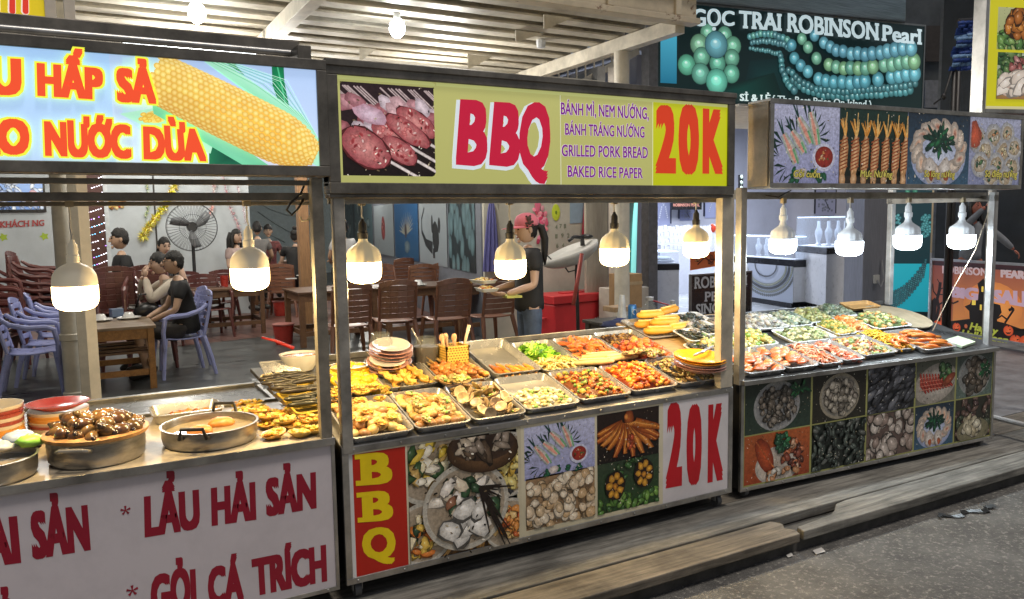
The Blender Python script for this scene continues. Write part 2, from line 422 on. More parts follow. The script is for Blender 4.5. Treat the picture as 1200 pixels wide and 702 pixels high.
# scraps on the road
p = MB(); a = PZ(1100,608,.004); b_ = PZ(1168,596,.004); rr = random.Random(3)
pts = [a.lerp(b_, i/9)+Vector((0, .03*math.sin(i*1.7), .008+.006*math.sin(i*2.3))) for i in range(10)]
for i in range(9):
    wv = Vector((.006, .010+.012*rr.random(), .003)); p.add([pts[i]-wv, pts[i+1]-wv, pts[i+1]+wv, pts[i]+wv], [(0,1,2,3)])
o = p.build('plastic_strip', M('black plastic scrap', (.02,.02,.02), .35)); sm = o.modifiers.new('t', 'SOLIDIFY'); sm.thickness = .003
tag(o, 'crumpled black plastic strip lying on the asphalt beside the kerb', 'litter')
for i, (u, v, s, lb) in enumerate([(959,647,.035,'small white scrap of paper on the road below the broken plank'), (925,652,.02,'tiny grey scrap on the road left of the white paper')]):
    c0 = PZ(u, v, .004); p = MB(); p.add([c0+Vector((-s,-s*.4,0)), c0+Vector((s*.8,-s*.6,.004)), c0+Vector((s,s*.3,.012)), c0+Vector((-s*.6,s*.5,.006))], [(0,1,2,3)])
    o = p.build('paper_scrap', M('paper', (.6,.58,.54), .8)); sm = o.modifiers.new('t', 'SOLIDIFY'); sm.thickness = .002; tag(o, lb, 'litter')

# --- canopy over the restaurant front
cream = M('rusty cream paint', (.52,.45,.33), .55, noise=.16, scale=3, bump=.05)
white_steel = M('grimy white paint', (.60,.55,.45), .5, noise=.16, scale=4, bump=.05, dirt=.3)
grey_steel = M('galvanised steel', (.42,.42,.41), .38, .75, noise=.18, scale=9)
dark_steel = M('tarnished steel', (.22,.20,.17), .42, .3, noise=.25, scale=10)
def rust():
    m = M('rust blotched cream paint', (.58,.50,.37), .6, noise=.12, scale=4)
    n = m.node_tree.nodes; l = m.node_tree.links; b = n['Principled BSDF']
    tc = n.new('ShaderNodeTexCoord'); t = n.new('ShaderNodeTexNoise'); t.inputs['Scale'].default_value = 5; t.inputs['Detail'].default_value = 9; t.inputs['Roughness'].default_value = .72
    l.new(tc.outputs['Object'], t.inputs['Vector'])
    r = n.new('ShaderNodeValToRGB'); r.color_ramp.elements[0].position = .60; r.color_ramp.elements[1].position = .66
    l.new(t.outputs[0], r.inputs[0]); mx = n.new('ShaderNodeMix'); mx.data_type = 'RGBA'
    l.new(r.outputs[0], mx.inputs[0]); l.new(b.inputs['Base Color'].links[0].from_socket, mx.inputs[6]); mx.inputs[7].default_value = (.13,.05,.02,1)
    l.new(mx.outputs[2], b.inputs['Base Color']); return m
rusty = rust()
cor = PZ(812,28,3.62); FY = cor.y; CX = cor.x
canopy = thing('canopy', 'rusty cream steel canopy with exposed joists above the restaurant front', 'canopy', (0,0,0))
p = MB(); p.box(-9, FY-.05, 3.62, CX, FY, 4.25); p.box(-9, FY-.09, 3.60, CX+.02, FY+.05, 3.655); p.box(-9, FY-.08, 3.84, CX+.01, FY-.05, 3.88)
for x in [CX-.25, CX-1.05, CX-2.2, CX-3.4]: p.box(x-.035, FY-.085, 3.66, x+.035, FY-.05, 3.84)
p.build('fascia_beam', rusty, canopy, bevel=.005)
p = MB(); p.box(-9, FY, 3.82, CX, 12, 3.86); p.box(-9, 12, 3.82, 9.5, 23, 3.86); p.build('deck', cream, canopy)
p = MB(); y = FY+.38
while y < 12: p.box(-9, y, 3.70, CX, y+.05, 3.82); p.box(-9, y-.12, 3.68, CX, y+.05, 3.70); y += .36
p.build('joists', white_steel, canopy)
p = MB()
for x in (CX-.12, .95, -3.2): p.box(x-.06, FY+.05, 3.53, x+.06, 12, 3.674)
p.build('cross_beam', white_steel, canopy, bevel=.005)
for (u, v, u1, v1) in [(637,17,670,34),(604,36,637,48),(548,64,577,80),(421,56,441,70)]:
    k = PZ(u, v, 3.67); k1 = PY(u1, v, k.y); k2 = PY(u, v1, k.y); p = MB(); p.prism([(k.x,3.672),(k1.x,3.672),(k.x+.03,k2.z),(k.x,k2.z)], k.y-.008, k.y+.008, 'y'); p.build('gusset_plate', white_steel, canopy)
# dark wall of the storey above, seen past the deck edge
# pillars
def pillar(name, x, y, r, z1, mat, label, collar=None, sq=False):
    t = thing(name, label, 'pillar', (x, y, FZ))
    p = MB()
    if sq: p.box(-r, -r, 0, r, r, z1-FZ)
    else: p.lathe([(r, 0), (r, z1-FZ)], 24)
    p.build('shaft', mat, t, smooth=not sq and 'auto', bevel=.004 if sq else 0)
    if collar:
        q = MB()
        for z in collar: q.lathe([(r+.002,z),(r+.014,z+.006),(r+.014,z+.06),(r+.002,z+.07)], 24)
        q.build('collar', mat, t, smooth='auto')
    return t
pillar_paint = M('yellowed white pillar paint', (.62,.57,.47), .5, noise=.12, scale=5)
k = PZ(88,466,FZ+.004); pillar('pillar', k.x, k.y, .082, 3.69, pillar_paint, 'round off-white pipe pillar beside the blue chairs', [.0, .55])
k2 = PZ(102,470,FZ+.004); pillar('post', k2.x, k2.y, .04, 3.69, pillar_paint, 'slim square white post close against the round pillar', sq=True)
kc = PY(732,100,PZ(735,60,3.62).y+.2); pillar('pillar', CX-.12, FY+1.0, .085, 3.53, pillar_paint, 'white round pillar holding the right end of the canopy')
kb = PZ(360,388,FZ+.008); pillar('post', kb.x, kb.y, .075, 3.69, M('brown wooden post', (.30,.16,.07), .5, noise=.2, streak=(8,8,.6)), 'brown wooden post among the tables behind the stall frame', sq=True)
k = PZ(761,383,FZ); pillar('post', k.x, k.y, .085, 4.5, M('grey shopfront post', (.24,.235,.24), .5, .3, noise=.15), 'grey square shopfront post beside the cyan tube light', sq=True)
# outside stair behind the right pillar
st = thing('stair', 'pale metal stair with balusters behind the right canopy pillar', 'stair', (0,0,0))
p = MB(); a, b_ = PD(655,112,11.5), PD(748,60,11.5); p.bar(a, b_, .05, .09); p.bar(a+Vector((0,0,.55)), b_+Vector((0,0,.55)), .04, .05); p.build('stringer', white_steel, st)
p = MB()
for i in range(10):
    c0 = a.lerp(b_, i/9); p.bar(c0, c0+Vector((0,0,.55)), .02, .02)
p.build('balusters', white_steel, st)

# --- walls of the restaurant
def wall(name, a, b, z0, z1, mat, label, th=.12):
    a, b = Vector((a[0], a[1])), Vector((b[0], b[1])); d = (b-a).normalized(); n = Vector((-d.y, d.x))*th
    o = MB().prism([tuple(a), tuple(b), tuple(b+n), tuple(a+n)], z0, z1, 'z').build(name, mat); return tag(o, label, 'wall')
plaster = M('pale blue plaster', (.50,.545,.57), .7, noise=.08, scale=2)
BWY = 11.6
xr = PY(293,260,BWY).x
wall('back_wall', (-9,BWY), (xr,BWY), FZ, 3.7, plaster, 'pale blue back wall hung with garlands behind the big fan')
wall('inner_wall', (xr-.8,22.3), (9.2,22.3), FZ, 3.7, M('pale aqua plaster', (.42,.50,.53), .7, noise=.08), 'farthest pale aqua wall seen past the brown post')
wall('side_return_wall', (xr,BWY+.121), (xr,22.3), FZ, 3.7, plaster, 'short pale wall end beside the farthest diners')
STY = 6.35
c0 = PY(567,260,STY); c1 = PY(700,260,STY)
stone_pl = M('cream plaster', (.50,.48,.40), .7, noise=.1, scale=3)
wall('sticker_wall', (c0.x,STY), (c1.x+.15,STY), FZ, 3.7, stone_pl, 'cream wall with stickers behind the woman in the pink cap')
PWD = Vector((math.sin(R(10)), math.cos(R(10)), 0)); PWN = Vector((-PWD.y, PWD.x, 0))
pa = Vector((c0.x-.02, STY+.05, 0)); pb = pa+PWD*16.5
wall('picture_wall', (pa.x,pa.y), (pb.x,pb.y), FZ, 3.7, M('slate blue wall', (.15,.165,.20), .6, noise=.1), 'slate blue side wall carrying the seafood pictures', -.12)
def on_wall(u, v, off=.012): return PL(u, v, pa+PWN*off, PWN)
wall('side_wall', (c1.x+.15,STY-.0), (c1.x+.9,STY+3.5), FZ, 3.9, M('dull grey plaster', (.34,.33,.31), .7, noise=.1), 'plain wall between the restaurant and the pearl shop')  # plaster in one even darker grey
# --- tube lamps inside the restaurant (up under the deck)
def tube_lamp(x, y, z, L, e, c, label, rz=0):
    t = thing('ceiling_lamp', label, 'lamp', (x, y, z), rz, 'tube lamps under the restaurant ceiling')
    MB().box(-L/2, -.04, .03, L/2, .04, .07).build('housing', M('white lamp housing', (.7,.7,.7), .5), t)
    MB().tube([(-L/2,0,.012), (L/2,0,.012)], .014, 8).build('tube', M('tube light %g' % e, (.9,.97,1), noise=0, emit=e), t)
    d = bpy.data.lights.new('lamp_light', 'POINT'); d.shadow_soft_size = .12; d.energy = e*(16 if y > 6 else 13); d.color = c
    lo = bpy.data.objects.new('lamp_light', d); col.objects.link(lo); lo.parent = t; lo.location = (0,0,-.16)
# ================================================================== PICTURES (printed on signs)
def pic_rolls(A):
    A.rect(0,0,1,1,'8f92b8','b3b5cf')
    for (x, y, a) in [(.08,.34,2.7),(.2,.2,3.6),(.34,.62,2.2),(.6,.7,1.0),(.66,.6,.4),(.14,.5,3.0),(.3,.14,4.2),(.5,.8,1.5)]:
        for k in (-.5,0,.5):
            A.poly([(x,y),(x+.16*math.cos(a+k-.2)/A.asp,y+.2*math.sin(a+k-.2)),(x+.24*math.cos(a+k)/A.asp,y+.26*math.sin(a+k))],'12352c','0b2420')
    for (x0,y0,x1,y1) in [(.34,.26,.14,.62),(.46,.4,.26,.66),(.56,.52,.36,.84),(.66,.5,.54,.92)]:
        for d in (-.03,0,.03): A.stroke([(x1,y1),(x1-.07+d,y1+.16+abs(d))],[.03,.008],'173a34')
        A.stroke([(x0,y0),((x0+x1)/2+.01,(y0+y1)/2),(x1,y1)],[.13,.16,.1],'d9c9c4','8f9f92')
        A.stroke([(x0-.01,y0),((x0+x1)/2,(y0+y1)/2),(x1,y1)],[.04,.07,.03],'d98f7c','c79a8c')
        A.stroke([(x0+.03,y0-.01),((x0+x1)/2+.05,(y0+y1)/2)],[.03,.04],'5f9a6c','7fae86')
    for i in range(12): A.ell(.5+A.seed.uniform(-.22,.3),.08+A.seed.uniform(-.05,.08),.06,.04,'2c6a4a','123a2c',A.seed.uniform(0,3),8,.3)
    A.ell(.76,.34,.21,.185,'e6e4ea','b9bad0',0,26); A.ell(.765,.345,.165,.14,'a5372a','7c2620',0,24)
    A.pile(9,.018,['d98a4a','e2b48a','3f6a2f'],disc=(.77,.34,.1,.08)); A.ell(.4,.12,.12,.07,'e3d6cf','b3a9a6',.2,12,.1)
def pic_squid(A):
    A.rect(0,0,1,1,'0e1513','17302a'); r = A.seed
    A.rect(0,0,1,.1,'2a2622')
    for i in range(7):
        x = .06+i*.15+r.uniform(-.01,.01)
        A.stroke([(x+.02,.6),(x+.04,.95)],.016,'d8b070')
        for k in range(9):
            a = r.uniform(-.5,.5); A.stroke([(x+.02,.62),(x+.03+a*.10,.72),(x+.02+a*.2,.8+r.uniform(0,.08))],[.03,.02,.008],r.choice(['d99a4a','c9822f','e0b066']))
        A.stroke([(x-.02,.05),(x,.25),(x+.015,.5),(x+.02,.64)],[.06,.15,.15,.06],'dcb083','9a6a40')
        for k in range(9):
            y = .2+k*.047; A.stroke([(x-.055,y-.02),(x+.06,y+.035)],.02,'8a3a24' if i%2 else '7a3a1c','a5603a')
        A.poly([(x-.05,.02),(x+.03,.02),(x,.22)],'c99a6a','a87848'); A.ell(x-.01,.06,.06,.09,'d9b48c','a87a50',0,10,.1)
def pic_white_clams(A):
    A.rect(0,0,1,1,'33526a','1d2b3a'); A.ell(.5,.4,.6,.44,'c4cadb','8d97b4',0,30); r = A.seed
    for i in range(15):
        a = i/15*6.28; x, y = .5+.36*math.cos(a), .5+.32*math.sin(a)
        A.ell(x,y,.17,.1,'d6cbbf','93857a',a+.9,12,.12); A.ell(x+.01,y,.1,.05,r.choice(['c98a68','a3543c','e2d4c4','d8a888']),'c9b4a2',a+.9,9,.2)
    for i in range(60):
        a = r.uniform(0,6.28); q = r.uniform(0,.22); A.ell(.5+q*math.cos(a),.62+q*math.sin(a),.09,.035,r.choice(['1c5a40','0f3d30','2c7a4c','0c2f28']),'0b2a24',a,7,.3)
    for x in (.36,.6): A.ell(x,.2,.13,.19,'e0d8d0','a59a92',0,14,.1); A.ell(x+.02,.12,.06,.08,'b9603a','8a4a30',0,10,.2)
def pic_scallops(A):
    A.rect(0,0,1,1,'7d82a2','a3a6be'); r = A.seed
    for (x,y,s) in [(.15,.66,.2),(.46,.72,.2),(.3,.5,.19),(.72,.78,.17),(.66,.5,.2),(.2,.3,.2),(.52,.3,.19),(.82,.26,.2),(.86,.56,.18),(.42,.12,.18),(.7,.1,.18)]:
        A.ell(x,y,s*1.05,s,'d9d6cf','8f8f93',0,18,.06); A.ell(x,y,s*.75,s*.65,r.choice(['cbb99a','bfae95','d2c4ae']),'93826c',0,14,.14)
        A.pile(8,s*.16,['3d6a3a','1f4a34','d9c79a','c98a5a','cfc9b8'],disc=(x,y,s*.5,s*.4))
    A.ell(.06,.72,.16,.2,'c95a3c','8a4030',.3,12,.2)
def pic_satay(A):
    r = A.seed; A.rect(0,0,1,1,'140a0c','2a1a1e')
    for i in range(26):
        x = r.uniform(-.1,1); A.stroke([(x,.96),(x+.28,.7)],.02,'cbb8b6','6a5558')
    for i in range(34):
        x, y = r.uniform(0,1), r.uniform(.48,.82); c = r.choice(['c98a92','b5707a','d9aab0','e2ccd6','a85a62']); A.ell(x,y,.13,.07,mixc(c,(1,1,1),.15),mixc(c,(0,0,0),.25),-.6+r.uniform(-.3,.3),10,.15)
    for (x,y,l,wd) in [(.8,.6,.26,.12),(.52,.44,.25,.13),(.7,.5,.3,.11),(.6,.28,.24,.12),(.24,.3,.3,.19)]:
        A.stroke([(x,y),(x+.75,y-.42)],.035,'e2d8d4','a89a98')
        A.ell(x,y,l*1.05,wd*1.06,'6a2a2c','4a1a1c',-.55,16,.06); A.ell(x,y,l,wd,'cf8a86','93444a',-.55,16,.06)
        for k in range(16):
            t = r.uniform(-.8,.8); q = r.uniform(-.6,.6); A.ell(x+(t*l*.8*math.cos(-.55)-q*wd*math.sin(-.55))/A.asp,y+t*l*.8*math.sin(-.55)+q*wd*math.cos(-.55),.035,.018,r.choice(['d98a86','e8b4ae','8a2c30','6a1c22','f0d6d0']),'a04448',r.uniform(0,3),7,.2)
    A.ell(.3,.66,.2,.1,'d8c0d0','b08898',-.3,12,.1)
def pic_cubes(A):
    A.rect(0,0,1,1,'8a6f52'); A.pile(75,.1,['d9c2a2','cbb08a','e2d2b8','c2a074'],elong=1.15,dark=.28,jit=.14)
def pic_octopus(A):
    r = A.seed; A.rect(0,0,1,1,'120c0c','241814')
    for i in range(60): A.ell(r.random(),r.random()*.6,.012,.03,r.choice(['54463e','3a2e28']),'2a201c',r.uniform(-.3,.3),6)
    A.ell(.5,.84,.12,.17,'a85a28','5a2410',0,16,.08); A.ell(.46,.88,.05,.06,'d9964a','a85a28',.3,9,.2)
    for i in range(12):
        a = -3.1+i*.27+r.uniform(-.06,.06); L = r.uniform(.44,.56); cx = .5+.10*math.cos(a); P = [(cx,.74),(.5+.5*L*math.cos(a),.70+.45*L*math.sin(a)),(.5+.85*L*math.cos(a),.66+.85*L*math.sin(a)),(.5+L*math.cos(a)+.06*math.cos(a),.6+1.05*L*math.sin(a)),(.5+L*math.cos(a)-.03*math.sin(i),.55+1.02*L*math.sin(a)+.05)]
        A.stroke(P,[.2,.19,.14,.09,.03],r.choice(['c9782c','b8622a','d98a3a']),'6a2c12')
        A.stroke([(p[0]-.012,p[1]+.012) for p in P[:4]],[.02,.02,.015,.008],'e8b060','c98038')
        for k in range(6): t = k/6; A.ell(.5+(.2+.75*t)*L*math.cos(a),.72+(.1+.85*t)*L*math.sin(a)-.03*t,.014,.012,'efc888','9a5424',0,6)
    A.pile(10,.05,['b8401c','8a2c14','d9702c'],disc=(.52,.34,.14,.16),elong=1.8)
def pic_stuffed(A):
    r = A.seed; A.rect(0,0,1,1,'1c3a1c','2c3a2a')
    A.pile(40,.07,['4a7a2c','2c5a24','6a9a3c'],region=(0,0,1,.3)); A.pile(14,.07,['2c5a24','24401c'],region=(.3,.6,.8,1))
    for (x,y) in [(.27,.52),(.74,.66)]:
        A.ell(x,y,.25,.3,'1c0e0a','120a08',.2,18,.05)
        for k in range(7):
            a = k/7*6.28+.4; A.ell(x+.14*math.cos(a)/A.asp,y+.19*math.sin(a),.085,.07,'d9a43a','8a5a1c',a,8,.2)
        A.ell(x,y-.02,.06,.07,'c98a2c','7a4a18',0,8,.2)
def plate(A, x, y, rx, ry, rim='d6d2c8', ins='a8a296'):
    A.ell(x,y,rx,ry,rim,mixc(rim,(0,0,0),.25),0,30); A.ell(x,y,rx*.9,ry*.88,ins,mixc(ins,(1,1,1),.2),0,28)
def pic_collage(A):
    r = A.seed; A.rect(0,0,1,1,'4a3420','2c2014')
    for i in range(14): A.stroke([(r.random(),0),(r.random()*.3+.5,.5)],.03,r.choice(['a5783c','6a4a24','c2975a']))
    for (x,y,s,cs) in [(.2,.8,.34,['d9b83a','e6d9b0','2c4a24','c9a45a','efe6cf']),(.12,.25,.28,['e0b84a','d9772c','1c3a24','efe0b8']),(.92,.7,.3,['c9a23a','e2cf7a','3a3a40','a58a4a']),(.9,.18,.24,['d98a3c','e8c07a','c25a28']),(.5,.42,.4,['e2d8c8','c9a888','1c3a20','284a2c','d9c9b0','8a5a40','efe6da'])]:
        plate(A,x,y,s,s*.95,'d9d3c4','7a6a54'); A.pile(46,s*.14,cs,disc=(x,y,s*.68,s*.62),elong=1.7,jit=.3,dark=.3)
    A.ell(.66,.88,.34,.2,'7a5a3c','2c1c10',-.1,20); A.ell(.66,.92,.3,.14,'1a100c','3a2a20',-.1,18); A.pile(16,.06,['8a7a6a','54402e','3a2a1e','c9b8a0'],disc=(.66,.93,.22,.09),elong=2.6)
    A.pile(10,.08,['e6e2da'],disc=(.47,.3,.2,.14),elong=1.4)
    for i in range(14): A.stroke([(.62,.56),(.85+r.uniform(-.15,.1),.2+r.uniform(-.2,.4))],[.03,.01],'1a1210')
def pic_plate_pile(A, bg, cols, n=60, s=.1, el=1.5, rim='c9c6bd', green=None, disc=(.5,.5,.52,.42), hi=True):
    A.rect(0,0,1,1,bg,mixc(bg,(0,0,0),.3))
    if rim: plate(A,disc[0],disc[1],disc[2]+.06,disc[3]+.06,rim,mixc(rim,(0,0,0),.45))
    A.pile(n,s,cols,disc=(disc[0],disc[1],disc[2]*.86,disc[3]*.86),elong=el,hi=hi)
    if green:
        for _ in range(26): a = A.seed.uniform(0,6.28); q = A.seed.uniform(0,.16); A.ell(green[0]+q*math.cos(a),green[1]+q*math.sin(a),.08,.035,A.seed.choice(['1f5a34','123d28','2f7a44']),'0c2a1c',a,7,.3)
def pic_pile_full(A, bg, cols, n, s, el, **k):
    A.rect(0,0,1,1,bg); A.pile(n,s,cols,elong=el,**k)
def pic_lobster(A):
    A.rect(0,0,1,1,'8a3a1c','a5562c'); plate(A,.5,.3,.6,.4,'d6cec4','a89a8c')
    A.ell(.3,.55,.2,.42,'c9582c','6a2410',.45,16,.06)
    for k in range(10): A.ell(.2+k*.025,.8-k*.055,.13,.02,'e08a4a','8a3214',-.9,8)
    A.pile(34,.07,['8a3a24','c96a3c','54241a','e2b08a'],disc=(.72,.45,.3,.34)); A.pile(26,.06,['1f6a3c','124a2c','2f8a4c'],disc=(.56,.78,.2,.18)); A.pile(12,.08,['d9d2c4','c98a5a'],disc=(.5,.12,.5,.1))
def pic_shrimp(A):
    A.rect(0,0,1,1,'6a685e','54584c'); A.ell(.5,.45,.72,.44,'cfc8bd','948c82',.2,28)
    for i in range(10):
        x = .14+i*.075; A.stroke([(x-.04,.72-i*.01),(x+.0,.45),(x+.12,.25+.01*i)],[.05,.12,.05],'b5483a','6a1c16'); 
        for k in range(4): A.stroke([(x-.05,.6-k*.09),(x+.05,.62-k*.09)],.012,'d98a74')
    A.pile(18,.07,['2c5a2c','1f4a24','5a8a4c'],disc=(.72,.7,.22,.2)); A.ell(.82,.5,.26,.1,'a5583c','6a2a1c',.5,12)

# ================================================================== STALLS
alu = M('brushed aluminium edge', (.50,.49,.47), .35, .8, noise=.2, scale=6, dirt=.4)
alu_dull = M('dull aluminium frame', (.36,.35,.33), .4, .8, noise=.25, scale=8)
sign_frame = M('dark bronze sign frame', (.21,.195,.17), .45, .3, noise=.25, scale=8, dirt=.4)
counter_steel = M('stained counter steel', (.40,.385,.36), .36, .75, noise=.3, scale=4, dirt=.4)
black_in = M('black counter body', (.018,.017,.016), .6, noise=.2)
LIT_BBQ = attr_mat('backlit sign print', .3, .62, .38, 60)
LIT_CORN = attr_mat('bright backlit sign print', .3, .95, .03, 5)
LIT_DIM = attr_mat('dim sign print', .35, .42, .42, 60, gain=.9)
PANEL = attr_mat('panel print', .42, 0, .35, 55, gain=1.55, dirt=.16)
def adopt(root, o):
    o.parent = root
    o.matrix_parent_inverse = (Matrix.Translation(root.location)@root.rotation_euler.to_matrix().to_4x4()).inverted(); return o
def pxq(y, *px): return [PY(u, v, y) for u, v in px]
class Sign:
    """a flat rectangular panel on the plane through p with normal n; draws in photo-measured places on it"""
    def __init__(s, p, n, xdir, step=3e-5):
        s.p, s.n, s.x = Vector(p), Vector(n), Vector(xdir); s.art = Art(n, step); s.lets = []
    def at(s, u, v): return PL(u, v, s.p, s.n)
    def panel(s, bl, br, tr, tl):
        P = [s.at(*q) for q in (bl, br, tr, tl)]
        xs = [(q-s.p).dot(s.x) for q in P]; zs = [q.z for q in P]
        s.x0, s.x1 = (xs[0]+xs[3])/2, (xs[1]+xs[2])/2; s.z0, s.z1 = (zs[0]+zs[1])/2, (zs[2]+zs[3])/2
        s.setp(s.x0, s.x1, s.z0, s.z1)
    def W(s, x, z): q = s.p+s.x*x; q.z = z; return q
    def setp(s, x0, x1, z0, z1):
        s.x0, s.x1, s.z0, s.z1 = x0, x1, z0, z1
        s.art.frame(s.W(x0,z0), s.W(x1,z0), s.W(x1,z1), s.W(x0,z1), s.art.lay)
    def uv(s, u, v):
        q = s.at(u, v); return ((q-s.p).dot(s.x)-s.x0)/(s.x1-s.x0), (q.z-s.z0)/(s.z1-s.z0)
    def P(s, *px): return [s.uv(*q) for q in px]
    def sub(s, u0, v0, u1, v1, fn, *a, **k):
        """picture filling the panel rectangle with top-left (u0,v0), bottom-right (u1,v1)"""
        q0, q1 = s.at(u0, v0), s.at(u1, v1); keep = (s.x0, s.x1, s.z0, s.z1)
        s.pic(((q0-s.p).dot(s.x), (q1-s.p).dot(s.x), q1.z, q0.z), lambda A: fn(A, *a, **k))
    def pic(s, rect, fn):
        keep = (s.x0, s.x1, s.z0, s.z1); l0 = s.art.lay; s.setp(*rect); s.art.grain = 1; fn(s.art); s.art.specks(70, ['14100c','2a241c','e8e0d0','6a5a44','b0a48c'], .011); s.art.grain = 0; s.top = max(getattr(s, 'top', 0), s.art.lay); s.art.lay = l0; s.setp(*keep)
    def letters(s, mat, parent=None, root=None):
        """each word its own part"""
        for m_ in s.lets:
            o = m_.build('lettering', mat, parent, flat=True)
            if root: adopt(root, o)
    def word(s, txt, bl, br, tr, tl, c, **k):
        if not k.pop('join', 0): s.lets.append(MB())
        s.let = s.lets[-1]
        put_text(s.let, txt, [s.at(*q) for q in (bl, br, tr, tl)], c=c, dz=s.n*(k.pop('off', .0006)+(max(getattr(s, 'top', 0), s.art.lay) if k.pop('over', 0) else s.art.lay)*s.art.step), **k)

# ---------------------------------------------------------------- barbecue stall (middle)
L, ZT, ZB, SL, DEP = 2.184, .80, .205, .25, .86
bbq = thing('food_stall', 'middle stall with the yellow green barbecue sign and the 20K price', 'food stall', (L/2, .4, FZ), 0)
def frame_edge(mb, x0, x1, z0, z1, y0, y1, t=.028):
    mb.box(x0,y0,z1-t,x1,y1,z1); mb.box(x0,y0,z0,x1,y1,z0+t); mb.box(x0,y0,z0+t,x0+t,y1,z1-t); mb.box(x1-t,y0,z0+t,x1,y1,z1-t)
def rivets(mb, x0, x1, zs, y, n):
    for z in zs:
        for i in range(n):
            x = x0+.05+(x1-x0-.1)*i/(n-1); mb.ell((x,y,z),(.006,.004,.006),8,4)
def counter(root, x0, x1, zt, zb, dep, slope, mat, T=None):
    xf = T or Matrix.Identity(4)
    def fin(mb, name, mt, **k):
        mb.xf(xf); return adopt(root, mb.build(name, mt, **k))
    p = MB(); p.prism([(.012,zb+.01),(dep,zb+.01),(dep,zt+slope*dep-.012),(.012,zt-.012)], x0+.004, x1-.004, 'x'); fin(p, 'counter_body', black_in)
    p = MB(); p.prism([(-.004,zt-.012),(dep+.01,zt+slope*dep-.011),(dep+.01,zt+slope*dep),(-.004,zt)], x0, x1, 'x')
    p.prism([(dep-.002,zt+slope*dep),(dep+.012,zt+slope*dep),(dep+.012,zt+slope*dep+.03),(dep-.002,zt+slope*dep+.03)], x0, x1, 'x')
    fin(p, 'counter_top', mat, bevel=.003)
    return fin
fin = counter(bbq, 0, L, ZT, ZB, DEP, SL, counter_steel)
p = MB(); frame_edge(p, 0, L, ZB, ZT-.002, -.008, .010); rivets(p, 0, L, (ZB+.014, ZT-.016), -.010, 11); fin(p, 'front_frame', alu, bevel=.002)
S = Sign((0,-.002,0),(0,-1,0),(1,0,0)); S.setp(.028, L-.028, ZB+.028, ZT-.03); A = S.art
ux = lambda u, v: S.uv(u, v)[0]
xa, xb = ux(777,520), ux(477,600)
A.rect(0,0,1,1,'b5ad94','c4bca4'); A.rect(xa,0,1,1,'b9b4b6','c6c2c4'); A.rect(0,0,.012,1,'b9b9b8')
A.rect(.008,0,xb,.985,'9c1d12','a82214')
S.sub(477,523,607,633,pic_collage)
# cream corner right of the round collage
A.poly([S.uv(570,500),S.uv(610,494),S.uv(612,640),S.uv(575,655),S.uv(598,612),S.uv(607,570),S.uv(598,530)],'b5ad94')
for (a, b_, fn) in [((614,502),(697,547.5),pic_rolls),((616,562),(697,603.5),pic_cubes),((699.5,487),(772,531),pic_octopus),((700,545),(772,587),pic_stuffed)]: S.sub(*a, *b_, fn)
fp = adopt(bbq, A.build('front_panel', PANEL))
YEL, RED = 'd3b912', 'a8131f'
for (ch, y0, y1, x0, x1) in [('B',532,569,423,460),('B',577,612,425,461),('Q',620,656,425,464)]:
    S.word(ch,(x0,y1),(x1,y1-2.5),(x1-1,y0-3.5),(x0-1.5,y0),YEL,bold=.04,serif=ch=='B')
S.word('B',(424,568),(431,567),(431,533),(423,534),YEL,bold=.03) if False else None
for (ch, q) in [('2',((780,572.5),(799,569),(800,471),(782,474))),('0',((804,569),(822,566.5),(822.5,472.5),(805,476))),('K',((829,566),(847,562),(847.5,472),(830,474.5)))]:
    S.word(ch,*q,RED,bold=.058)
S.letters(PANEL, fp)
# posts
post_m = M('scuffed aluminium post', (.44,.42,.38), .38, .35, noise=.25, scale=7, dirt=.4)
def post(x0, y0, x1, y1, z0, z1, T=None, m=post_m, root=bbq):
    p = MB(); p.box(x0,y0,z0,x1,y1,z1)
    if T: p.xf(T)
    return adopt(root, p.build('post', m, bevel=.003))
post(.004,-.012,.05,.034,ZT-.03,1.845); post(L-.095,-.01,L-.008,.04,ZT+.0,1.845,m=M('cream lit post', (.62,.56,.45), .42, .1, noise=.2, scale=6))  # right post's lighter colour carries the bulb light falling on it
# sign box
SF = -.02
sb = MB(); x0, x1, z0, z1 = -.012, 2.152, 1.838, 2.348
sb.box(x0,SF+.01,z0+.03,x1,.06,z1-.03)
frame_edge(sb, x0, x1, z0, z1, SF-.012, .062, .045); sb.box(x0-.004,SF-.02,z1-.012,x1+.004,.07,z1+.014); sb.box(x0,SF-.004,z0-.016,x1,.05,z0)
sgn = adopt(bbq, sb.build('sign_box', sign_frame, bevel=.003))
S = Sign((0,SF,0),(0,-1,0),(1,0,0)); S.setp(x0+.045, x1-.045, z0+.045, z1-.045); A = S.art
A.rect(0,0,1,1,'b2b26a','bcbb72'); d1, d2 = S.uv(656.5,160)[0], S.uv(764.5,165)[0]
A.rect(d1,0,d1+.002,1,'d8d8b8'); A.rect(d2,0,1,1,'b9bf12','c6ca1c'); A.rect(d2,0,d2+.002,1,'e0e0b0'); A.rect(0,.965,1,1,'c2c67c')
S.sub(398,95,510.5,207,pic_satay)
for (u, v, sx, sy) in [(398,95,1,1),(510.5,97,-1,1),(398,207,1,-1),(510.5,207,-1,-1)]: A.poly([S.uv(u-.5*sx,v-.5*sy),S.uv(u+5*sx,v-.5*sy),S.uv(u+1.2*sx,v+1.2*sy),S.uv(u-.5*sx,v+5*sy)],'b6b66e')
ad = A.build('sign_print', LIT_BBQ, sgn)
def outlined(S, txt, q, c, oc, bold=.05, ob=.11, shear=0, sh=(0,0), over=0):
    q2 = [(a+sh[0], b+sh[1]) for a, b in q]
    S.word(txt, *q2, oc, bold=ob, nb=bold, shear=shear, off=.0004, over=over); S.word(txt, *q, c, bold=bold, shear=shear, off=.0012, over=over, join=1)
